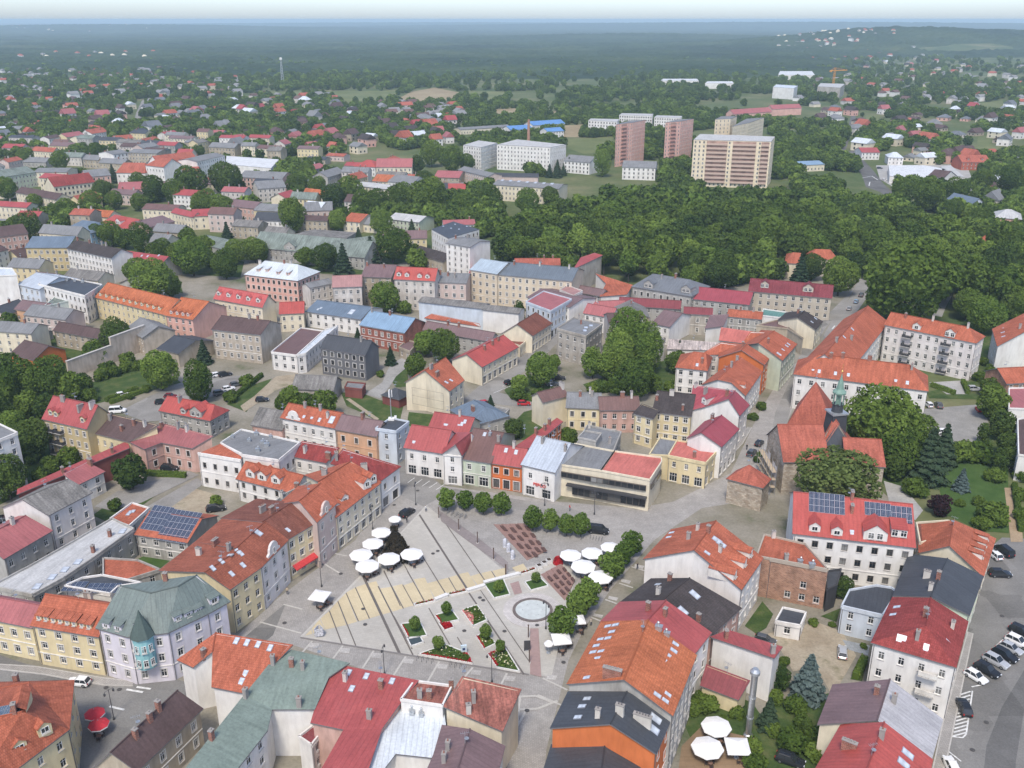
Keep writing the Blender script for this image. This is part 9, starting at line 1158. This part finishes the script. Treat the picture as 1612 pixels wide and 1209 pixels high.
def flower_mass(name,P,mat,h,n,leaf,parent,inset=.85):
    cx=sum(p[0] for p in P)/len(P); cy2=sum(p[1] for p in P)/len(P); Q=[(cx+(p[0]-cx)*inset,cy2+(p[1]-cy2)*inset) for p in P]; xs=[p[0] for p in Q]; ys=[p[1] for p in Q]; out=[]
    t=0
    while len(out)<n and t<n*12:
        t+=1; x,y=rs.uniform(min(xs),max(xs)),rs.uniform(min(ys),max(ys))
        if inside(Q,x,y): out.append((x,y,.3+h*rs.uniform(.4,1)))
    out=np.array(out) if out else np.array([[cx,cy2,.5]]); Nn=rs.normal(size=out.shape)*.5+np.array([0,0,1]); l=Vector(parent.location) if parent else Vector((0,0,0))
    return obj(name,leaf_mesh(name,out-np.array(l),Nn,leaf,mat,3,rs.uniform(0,1,len(out))),parent)
for i,(kind,P,lab) in enumerate(BD_):
    n=len(P); cx=sum(p[0] for p in P)/n; cy2=sum(p[1] for p in P)/n; e=empty('planted_bed',(cx,cy2,.06)); tag(e,lab,'flower bed')
    P=P if sum(P[j][0]*P[(j+1)%n][1]-P[(j+1)%n][0]*P[j][1] for j in range(n))>0 else P[::-1]; q=[(p[0]-cx,p[1]-cy2) for p in P]
    for j in range(n):
        a,c=Vector(q[j]),Vector(q[(j+1)%n]); d=c-a; b=MB(); b.box(((a.x+c.x)/2,(a.y+c.y)/2,.2),(d.length+.1,.22,.4),0,math.atan2(d.y,d.x)); obj('edging',b.build('edging',[WHT]),e)
    top={'dark':M_plain('slate_chips',(.05,.07,.08),.8),'red':SOIL,'strip':SOIL}.get(kind,GM['lawn']); b=MB(); b.poly(q,.0,.3 if kind!='dark' else .33); obj('bed_surface',b.build('bed_surface',[top]),e)
    sub=lambda idx,f:[[P[idx[0]][k]*(1-0) for k in (0,1)],[P[idx[1]][k] for k in (0,1)],[P[idx[1]][k]+(cx,cy2)[k]*f-P[idx[1]][k]*f for k in (0,1)],[P[idx[0]][k]+(cx,cy2)[k]*f-P[idx[0]][k]*f for k in (0,1)]]
    if kind=='red': flower_mass('red_flowers',P,FLM['red'],.45,420,.16,e)
    elif kind=='strip': flower_mass('red_flowers',P,FLM['red'],.35,70,.13,e); flower_mass('green_leaves',P,GREEN,.3,90,.14,e)
    elif kind=='mixed': flower_mass('green_leaves',P,GREEN,.6,260,.2,e); flower_mass('pink_roses',[P[0],P[1],[(P[1][k]+P[2][k])/2 for k in(0,1)],[(P[0][k]+P[3][k])/2 for k in(0,1)]] if False else [P[0],[(P[0][k]*.5+P[3][k]*.5) for k in(0,1)],P[3],P[2]] if False else sub((0,3) if n==4 else (0,1),.75),FLM['pink'],.5,330,.17,e,.95); flower_mass('pale_roses',P,FLM['pale'],.8,26,.2,e)
    elif kind in('flow','flow2','flow3'):
        flower_mass('red_flowers',sub((0,n-1) if kind!='flow3' else (0,1),.28),FLM['red'],.35,260,.14,e,.95); flower_mass('green_leaves',P,GREEN,.5,200,.2,e); flower_mass('pale_roses',P,FLM['pale'],.7,60 if kind=='flow2' else 30,.17,e)
        if kind!='flow': flower_mass('red_flowers',sub((2,3) if kind=='flow2' else (3,0),.22),FLM['red'],.35,240,.14,e,.95)
    elif kind=='grass': flower_mass('red_flowers',sub((0,3),.22),FLM['red'],.3,90,.12,e,.9)
for i,(x,y) in enumerate(PX_):
    e=empty('planter_box',(x,y,.06),.5); tag(e,['white cube planter at the lower end of the steps trio','white cube planter in the middle of the steps trio','white cube planter nearest the red bush'][i],'planter'); b=MB(); b.box((0,0,.45),(1.1,1.1,.9),0,0,.96); obj('box',b.build('box',[WHT]),e); b=MB(); b.box((0,0,.91),(.85,.85,.06)); obj('soil',b.build('soil',[SOIL]),e)
e=empty('flower_bush',(RB_[0],RB_[1],.06)); tag(e,'red flowering dome-shaped bush beside the white parasols','bush'); obj('crown',leaf_mesh('crown',*(lambda d:(np.c_[d[:,0]*1.1,d[:,1]*1.1,np.abs(d[:,2])*1.7],d+np.array([0,0,.3])))((lambda d:d/np.linalg.norm(d,axis=1,keepdims=True))(rs.normal(size=(900,3)))),.13,FLM['red'],2,rs.uniform(0,.6,900),core=blob(.9,1.5,3)),e); obj('trunk',TRUNK,e,sc=(.5,.5,.9))
CANV=M_plain('canvas_white',(.80,.79,.77),.8,0,.05); CANR=M_plain('canvas_red',(.52,.035,.05),.8); RATT=M_plain('rattan_dark',(.05,.035,.03),.8); TBL=M_plain('table_top',(.20,.12,.09),.6)
def parasol_mesh(kind,r_):
    n=8 if kind!='sq' else 4; a0=math.pi/8 if n==8 else .35; z0,zt=2.35,3.15; b=MB(); rim=[(r_*math.cos(a0+2*math.pi*i/n),r_*math.sin(a0+2*math.pi*i/n)) for i in range(n)]
    m0=0
    mid=[(x*.5,y*.5,z0+(zt-z0)*.58) for x,y in rim]; V=[(x,y,z0) for x,y in rim]+mid+[(0,0,zt)]+[(x,y,z0-.22) for x,y in rim]
    b.add(V[:2*n]+[V[2*n]],[(i,(i+1)%n,n+(i+1)%n,n+i) for i in range(n)]+[(n+i,n+(i+1)%n,2*n) for i in range(n)],0)
    b.add([(x,y,z0) for x,y in rim]+[(x*1.005,y*1.005,z0-.22) for x,y in rim],[(i,n+i,n+(i+1)%n,(i+1)%n) for i in range(n)],1)
    return b.build('canopy',[CANR if kind=='red' else CANV,CANV])
b=MB(); b.tube((0,0,0),(0,0,3.1),.05,n=8); b.lathe([(.45,0),(.42,.1),(.08,.14)],10); POLEM=b.build('pole',[METAL])
b=MB(); b.lathe([(.4,.70),(.4,.74)],14); b.tube((0,0,0),(0,0,.7),.04); b.lathe([(.24,0),(.22,.03)],10); TABM=b.build('cafe_table',[TBL])
def chair_parts():
    s=MB(); s.box((0,0,.43),(.46,.46,.06)); k=MB(); k.box((0,.22,.68),(.46,.05,.5)); l=MB(); l.box((0,0,.2),(.04,.04,.4)); return s.build('seat',[RATT]),k.build('backrest',[RATT]),l.build('leg',[RATT])
CS,CB,CL=chair_parts()
def chair(x,y,z,rz,lab,grp):
    e=empty('cafe_chair',(x,y,z),rz); tag(e,lab,'chair',grp); obj('seat',CS,e); obj('backrest',CB,e)
    for sx in (-.2,.2):
        for sy in (-.2,.2): obj('leg',CL,e,(sx,sy,0))
for i,(x,y,r_,kind,lab) in enumerate(PA_):
    e=empty('parasol',(x,y,.08),rng.uniform(0,.6)); tag(e,lab,'parasol'); obj('canopy',parasol_mesh(kind,r_),e,(0,0,0 if r_>1.8 else -.25)); obj('pole',POLEM,e)
    if r_<1.3: continue
    side='by the weeping tree' if x<-10 and y>150 else 'on the eastern side of the square' if y>140 else 'in the yards'
    for k in range(2 if r_>1.8 else 1):
        a=-1.2+k*1.5+rng.uniform(-.3,.3); tx,ty=x+math.cos(a)*r_*.62,y+math.sin(a)*r_*.62
        t=obj('cafe_table',TABM,None,(tx,ty,.08)); tag(t,'round brown cafe table under the parasols '+side,'table','cafe tables '+side)
        for c in range(3): g=a+c*2.1; chair(tx+.62*math.cos(g),ty+.62*math.sin(g),.08,g-math.pi/2,'dark rattan chair at a cafe table '+side,'cafe chairs '+side)
# light columns, lamps, info board, kiosk, bicycle stands
b=MB(); b.box((0,0,1.4),(.2,.2,2.8)); b.box((0,0,2.85),(.26,.26,.1)); LCM=b.build('shaft',[M_plain('rust_steel',(.10,.065,.05),.8)]); b=MB(); b.box((0,0,.05),(.5,.5,.1)); LCF=b.build('foot',[SILL])
for i,(x,y) in enumerate(PO_):
    e=empty('light_column',(x,y,.08)); tag(e,['slim rusty light column nearest the trimmed lindens','second slim light column in the diagonal row','third slim light column in the diagonal row','fourth slim light column in the diagonal row','slim light column at the corner of the yellow paving','slim light column south of the fountain beside the pink path','slim light column at the southern end of the pink path','slim light column beside the upper bench terrace','slim light column beside the lower yellow panel'][i],'light column'); obj('shaft',LCM,e); obj('foot',LCF,e)
b=MB(); b.tube((0,0,0),(0,0,6.2),.08,.05,8); b.lathe([(.2,0),(.16,.5),(.08,.6)],10); LPM=b.build('post',[RAIL]); b=MB(); b.tube((-.8,0,6.1),(.8,0,6.1),.035); [b.lathe([(.06,5.95),(.2,5.7),(.16,5.4),(.05,5.3)],8,(s,0,0)) for s in(-.8,.8)]; LHM=b.build('lamp_head',[RAIL])
LLAB=['at the corner where the western row ends','before the arcaded house of the western row','before the pale yellow modern building, nearer its corner','between fountain and square parasol','beside the square parasol on the western side','on the southern paving opposite the lawn beds','on the southern paving near the pink path','in the middle of the pale yellow modern front','before the white house with the red sign','beside the red parasols','before the orange house']
for i,(x,y) in enumerate(LP_):
    e=empty('street_lamp',(x,y,.05),rng.uniform(0,3)); tag(e,'black twin-arm street lamp '+LLAB[i],'street lamp'); obj('post',LPM,e); obj('lamp_head',LHM,e)
e=empty('info_board',(INF_[0],INF_[1],.08),.1); tag(e,'black information board beside the pink path','sign'); b=MB(); b.box((0,0,1.25),(1.2,.14,2.0)); obj('board',b.build('board',[RAIL]),e); b=MB(); [b.box((s,0,.15),(.1,.12,.3)) for s in(-.5,.5)]; obj('foot',b.build('foot',[RAIL]),e)
e=empty('info_kiosk',(KIO_[0],KIO_[1],.08),.2); tag(e,'pale blue totem sign standing behind the triangular bed','sign'); b=MB(); b.box((0,0,.95),(1.1,.3,1.9)); obj('panel',b.build('panel',[M_plain('pale_blue_panel',(.55,.66,.72),.5)]),e); b=MB(); b.box((0,-.16,1.1),(.5,.03,.5)); obj('emblem',b.build('emblem',[M_plain('navy',(.03,.06,.16),.5)]),e)
e=empty('poster_stand',(SIGN_[0],SIGN_[1],.08),.7); tag(e,'white three-sided poster stand at the tip of the yellow paving','sign')
for a in range(3): b=MB(); t=a*2.094; b.box((.55*math.cos(t),.55*math.sin(t),1.1),(.06,1.5,1.6),0,t); obj('poster_panel',b.build('poster_panel',[M_plain('poster',(.55,.56,.60),.6,0,.45,4.0)]),e)
b=MB(); [b.tube(p,q,.03,n=5) for p,q in (((-.35,0,0),(-.35,0,.8)),((-.35,0,.8),(.35,0,.8)),((.35,0,.8),(.35,0,0)))]; BSM=b.build('bicycle_stand',[RAIL])
for i,(x,y) in enumerate(BK_): o=obj('bicycle_stand',BSM,None,(x,y,.06),(0,0,1.2)); tag(o,'dark hoop bicycle stand '+('in the row along the triangular bed' if i<8 else 'in the row beside the black van'),'bicycle stand','bicycle stands '+('by the bed' if i<8 else 'by the van'))
def wheel_ring(r0,t,n=14):
    b=MB(); V=[];F=[]
    for i in range(n):
        a=2*math.pi*i/n
        for rr,w in ((r0,-t),(r0+t,0),(r0,t),(r0-t,0)): V.append((rr*math.cos(a),w,rr*math.sin(a)))
    for i in range(n):
        for k in range(4): F.append((i*4+k,i*4+(k+1)%4,((i+1)%n)*4+(k+1)%4,((i+1)%n)*4+k))
    b.add(V,F); return b
BW=wheel_ring(.32,.025).build('wheel',[RAIL]); b=MB(); [b.tube(p,q,.022,n=5) for p,q in (((-.5,0,.34),(-.1,0,.32)),((-.1,0,.32),(-.22,0,.85)),((-.22,0,.75),(.35,0,.78)),((-.1,0,.32),(.35,0,.75)),((.5,0,.34),(.36,0,.95)),((.36,-.25,.95),(.36,.25,.95)),((-.5,0,.34),(-.2,0,.75)))]; b.box((-.24,0,.9),(.24,.12,.06)); BF=b.build('frame',[M_plain('bicycle_paint',(.12,.14,.17),.4)])
for i,(x,y) in enumerate(BIK_):
    e=empty('bicycle',(x,y,.08),1.0+rng.uniform(-.2,.2)); tag(e,'bicycle parked under the '+('trimmed conical lindens' if i<5 else 'bushy low lindens')+' of the square','bicycle','bicycles under the '+('conical lindens' if i<5 else 'low lindens')); obj('frame',BF,e); obj('wheel',BW,e,(-.5,0,.34)); obj('wheel',BW,e,(.5,0,.34))
for i,(p,q) in enumerate(HG_):
    d=Vector(q)-Vector(p); L=d.length; nn=int(L*70); P3=np.c_[rs.uniform(-L/2,L/2,nn),rs.uniform(-.6,.6,nn),rs.uniform(.1,1.4,nn)]; k=rs.randint(0,3,nn); P3[k==0,2]=1.4+rs.uniform(-.12,.12,(k==0).sum()); P3[k==1,1]=-.62; P3[k==2,1]=.62
    Nn=np.zeros_like(P3); Nn[:,2]=.6; Nn[k==1,1]=-1; Nn[k==2,1]=1; Nn+=rs.normal(size=P3.shape)*.35; b=MB(); b.box((0,0,.68),(L,1.1,1.3))
    o=obj('hedge',leaf_mesh('hedge',P3,Nn,.2,GREEN,5,rs.uniform(0,1,nn),core=([list(v) for v in b.V],[list(f_) for f_ in b.F])),None,((p[0]+q[0])/2,(p[1]+q[1])/2,.05),(0,0,math.atan2(d.y,d.x))); m_=((p[0]+q[0])/2,(p[1]+q[1])/2); s_='clipped green hedge beside the '+near_label(*m_); n_=seen.get(s_,0); seen[s_]=n_+1; tag(o,ORD[n_]+s_,'hedge')

# ------------------------------------------------------------------ cars
CARC={'white':(.75,.75,.74),'black':(.018,.019,.022),'silver':(.48,.49,.50),'grey':(.10,.105,.11),'red':(.42,.02,.025),'darkred':(.16,.02,.03),'blue':(.28,.42,.55)}
TYRE=M_plain('tyre',(.02,.02,.02),.9); LAMP=M_plain('headlamp',(.7,.72,.74),.15); TAIL=M_plain('tail_lamp',(.35,.02,.02),.3); CGL=M_glass('car_glass',False); RIM=M_plain('wheel_rim',(.35,.36,.37),.35,.7)
def loft(secs,m=0):
    b=MB(); n=len(secs[0]); V=[v for s in secs for v in s]; F=[(j*n+i,j*n+(i+1)%n,(j+1)*n+(i+1)%n,(j+1)*n+i) for j in range(len(secs)-1) for i in range(n)]; F+=[tuple(reversed(range(n))),tuple((len(secs)-1)*n+i for i in range(n))]
    return b.add(V,F,m)
CARM={}
def car_meshes(t,c):
    if (t,c) in CARM: return CARM[(t,c)]
    L,Wd,hb,ht={'hatch':(4.1,1.75,.88,1.47),'suv':(4.6,1.85,1.0,1.65),'van':(4.9,1.95,1.12,1.95)}[t]; paint=M_plain('car_paint_'+c,CARC[c],.25,.25 if c in('silver','grey','blue') else 0,.03,2,.5)
    def sec(x,zb,zt,w): return [(x,-w,zb),(x,w,zb),(x,w*1.02,(zb+zt)*.5),(x,w*.9,zt),(x,-w*.9,zt),(x,-w*1.02,(zb+zt)*.5)]
    h=Wd/2; body=loft([sec(-L/2,.42,hb*.8,h*.82),sec(-L/2+.15,.28,hb*.98,h*.95),sec(-L/4,.22,hb,h),sec(L*.12,.22,hb,h),sec(L*.34,.24,hb*.9,h*.98),sec(L/2-.12,.3,hb*.76,h*.9),sec(L/2,.42,hb*.64,h*.78)]).build('body',[paint])
    x0,x1=-L/2+.12,L*(.2 if t!='van' else .3); r0,r1=-L/2+(.55 if t!='van' else .3),L*(.02 if t!='van' else .16)
    def rs_(x,z,w): return [(x,-w,z),(x,w,z)]
    b=MB(); A=[(x0,-h*.9,hb-.03),(x0,h*.9,hb-.03),(x1,h*.88,hb-.05),(x1,-h*.88,hb-.05),(r0,-h*.72,ht-.04),(r0,h*.72,ht-.04),(r1,h*.72,ht-.04),(r1,-h*.72,ht-.04)]
    b.add(A,[(0,4,5,1),(1,5,6,2),(2,6,7,3),(3,7,4,0)]); glass=b.build('windows',[CGL]); b=MB(); b.add([(r0-.04,-h*.73,ht-.05),(r0-.04,h*.73,ht-.05),(r1+.05,h*.73,ht-.05),(r1+.05,-h*.73,ht-.05),(r0+.1,-h*.62,ht+.02),(r0+.1,h*.62,ht+.02),(r1-.1,h*.62,ht+.02),(r1-.1,-h*.62,ht+.02)],[(4,7,6,5),(0,4,5,1),(1,5,6,2),(2,6,7,3),(3,7,4,0)])
    for y in(-1,1):
        for (xa,za,xb,zb) in ((x0,hb,r0,ht),(x1,hb,r1,ht),((x0+x1)/2-.1,hb,(r0+r1)/2-.05,ht)): b.tube((xa,y*h*.9,za-.03),(xb,y*h*.735,zb-.04),.045,n=4)
    roof=b.build('roof',[paint]); r_=.33 if t!='van' else .35; b=MB(); V=[]; 
    b.add([(r_*math.cos(i*math.pi/7),-.1,r_*math.sin(i*math.pi/7)) for i in range(14)]+[(r_*math.cos(i*math.pi/7),.1,r_*math.sin(i*math.pi/7)) for i in range(14)],[(i,(i+1)%14,14+(i+1)%14,14+i) for i in range(14)]+[tuple(reversed(range(14))),tuple(range(14,28))]); ty=b.build('tyre',[TYRE])
    b=MB(); [b.add([(.19*math.cos(i*math.pi/6),s*.105,.19*math.sin(i*math.pi/6)) for i in range(12)],[tuple(range(12)) if s>0 else tuple(reversed(range(12)))]) for s in(-1,1)]; rim=b.build('rim',[RIM])
    b=MB(); b.box((0,0,0),(.12,.34,.14)); hl=b.build('headlight',[LAMP]); b=MB(); b.box((0,0,0),(.1,.22,.3)); tl=b.build('tail_light',[TAIL])
    CARM[(t,c)]=(body,glass,roof,ty,rim,hl,tl,L,h,hb,r_); return CARM[(t,c)]
for x,y,hd,c,t,lab in CA_:
    body,glass,roof,ty,rim,hl,tl,L,h,hb,r_=car_meshes(t,c); e=empty('parked_car',(x,y,.14),R(hd)); tag(e,lab,'car'); obj('body',body,e); obj('windows',glass,e); obj('roof',roof,e)
    for sx in(-.31,.31):
        for sy in(-1,1): w=obj('wheel',ty,e,(sx*L,sy*(h-.08),r_)); obj('rim',rim,w)
    for sy in(-1,1): obj('headlight',hl,e,(L/2-.05,sy*h*.62,hb*.68)); obj('tail_light',tl,e,(-L/2+.03,sy*h*.72,hb*.78))
# ------------------------------------------------------------------ people crossing the square
def person_mesh():
    J={'pel':(0,0,.95,.15),'che':(0,-.01,1.32,.17),'nec':(0,-.01,1.5,.06),'hea':(0,-.02,1.63,.10),'top':(0,-.02,1.72,.08),'ll':(.1,0,.9,.1),'lk':(.11,-.1,.5,.075),'la':(.11,.0,.1,.05),'lt':(.11,-.14,.04,.045),'rl':(-.1,0,.9,.1),'rk':(-.11,.02,.5,.075),'ra':(-.11,.16,.1,.05),'rt':(-.11,.04,.04,.045),'ls':(.2,0,1.42,.07),'le':(.25,.06,1.14,.05),'lh':(.24,-.05,.9,.035),'rs':(-.2,0,1.42,.07),'re':(-.25,.0,1.14,.05),'rh':(-.24,-.12,.92,.035)}
    E=[('pel','che'),('che','nec'),('nec','hea'),('hea','top'),('pel','ll'),('ll','lk'),('lk','la'),('la','lt'),('pel','rl'),('rl','rk'),('rk','ra'),('ra','rt'),('che','ls'),('ls','le'),('le','lh'),('che','rs'),('rs','re'),('re','rh')]
    ks=list(J); m=bpy.data.meshes.new('person'); m.from_pydata([J[k][:3] for k in ks],[(ks.index(a),ks.index(b_)) for a,b_ in E],[]); return m,[J[k][3] for k in ks]
def cloth(name,top,leg):
    m,t,b=new_mat(name); tc=N(t,'ShaderNodeTexCoord'); s=N(t,'ShaderNodeSeparateXYZ'); t.links.new(tc.outputs['Object'],s.inputs[0]); d=N(t,'ShaderNodeMath',operation='DIVIDE'); d.inputs[1].default_value=1.8; t.links.new(s.outputs[2],d.inputs[0])
    c=ramp(t,d.outputs[0],[(0,(.03,.025,.02)),(.06,leg),(.53,leg),(.54,top),(.82,top),(.83,(.50,.30,.22)),(.92,(.06,.04,.03))]); c.node.color_ramp.interpolation='CONSTANT'; t.links.new(c,b.inputs['Base Color']); b.inputs['Roughness'].default_value=.9; return m
PLAB=['person in white top walking past the conical lindens','person in dark clothes beside the small parasol','person in red top walking by the low lindens','person in dark jacket on the eastern paving by the lindens','person in pale top under the eastern parasols','person in blue top on the long street beside the red roof','person in grey on the long street beside the red roof','person in dark clothes beside the cars in the church street','person in beige top before the western row']
PCOL=[((.6,.6,.58),(.05,.06,.1)),((.03,.03,.035),(.04,.04,.05)),((.4,.05,.05),(.05,.06,.1)),((.04,.04,.05),(.1,.1,.12)),((.55,.5,.42),(.08,.08,.1)),((.08,.15,.35),(.06,.06,.07)),((.2,.2,.2),(.05,.06,.1)),((.03,.03,.03),(.05,.05,.06)),((.45,.36,.25),(.06,.06,.08))]
for i,(x,y) in enumerate(PE_):
    m,rad=person_mesh(); o=obj('person',m,None,(x,y,.1),(0,0,rng.uniform(0,6.28))); m.materials.append(cloth('clothes_%d'%i,*PCOL[i])); md=o.modifiers.new('skin','SKIN')
    for v,r_ in zip(m.skin_vertices[0].data,rad): v.radius=(r_,r_)
    m.skin_vertices[0].data[0].use_root=True; sb=o.modifiers.new('smooth','SUBSURF'); sb.levels=1; sb.render_levels=1; tag(o,PLAB[i],'person')
_V=next(D for D in B if 'steep orange roofs' in D['l'])['V']; SCF_=[[_V[0][0]-1.7,_V[0][1]-.5],[_V[3][0]-1.7,_V[3][1]-3]]
sc_=empty('scaffold',(SCF_[0][0],SCF_[0][1],.05)); tag(sc_,'pale sheeted scaffolding along the street side of the church','scaffold'); p,q=Vector(SCF_[0]),Vector(SCF_[1]); d=q-p; L=d.length; u=d/L; n_=Vector((-u.y,u.x))
for i in range(7):
    for k in (0,1.2): b=MB(); a=u*(L*i/6)+n_*k; b.tube((a.x,a.y,0),(a.x,a.y,8.4),.05,n=5); obj('pole',b.build('pole',[METAL]),sc_)
for z in (2.1,4.2,6.3): b=MB(); m_=u*L/2+n_*.6; b.box((m_.x,m_.y,z),(L,1.2,.08),0,math.atan2(u.y,u.x)); obj('deck',b.build('deck',[M_plain('scaffold_board',(.42,.34,.24),.9)]),sc_)
for i in range(6):
    if i!=2: b=MB(); m_=u*(L*(i+.5)/6)-n_*.06; b.box((m_.x,m_.y,4.2+(i%2)*.6),(L/6-.3,.03,6.5-(i%3)*1.1),0,math.atan2(u.y,u.x)); obj('sheet',b.build('sheet',[M_plain('scaffold_sheet',(.62,.58,.55),.8)]),sc_)
for i,(x,y) in enumerate(DSP_):
    e=empty('display_column',(x,y,.09),.4*i); tag(e,['white patterned display column nearest the upper bench terrace','middle one of three white patterned display columns','white patterned display column nearest the yellow paving'][i],'display'); b=MB(); b.lathe([(.42,.1),(.42,2.0),(.3,2.15),(.05,2.2)],10); obj('column',b.build('column',[M_plain('poster',(.55,.56,.60),.6,0,.45,4.0)]),e); b=MB(); b.lathe([(.5,0),(.5,.12)],10); obj('foot',b.build('foot',[SILL]),e)
# ------------------------------------------------------------------ haze
b=MB(); b.box((0,16000,55.25),(56000,33000,119.5)); hm=bpy.data.materials.new('haze_air'); hm.use_nodes=True; t=hm.node_tree; t.nodes.clear(); out=N(t,'ShaderNodeOutputMaterial'); pv=N(t,'ShaderNodeVolumePrincipled')
pv.inputs['Color'].default_value=(.68,.89,1.0,1); pv.inputs['Density'].default_value=HAZE; pv.inputs['Anisotropy'].default_value=0.0; t.links.new(pv.outputs[0],out.inputs['Volume'])
o=obj('haze',b.build('haze',[hm])); tag(o,'thin blue-grey haze in the air over the town','haze',kind='stuff')
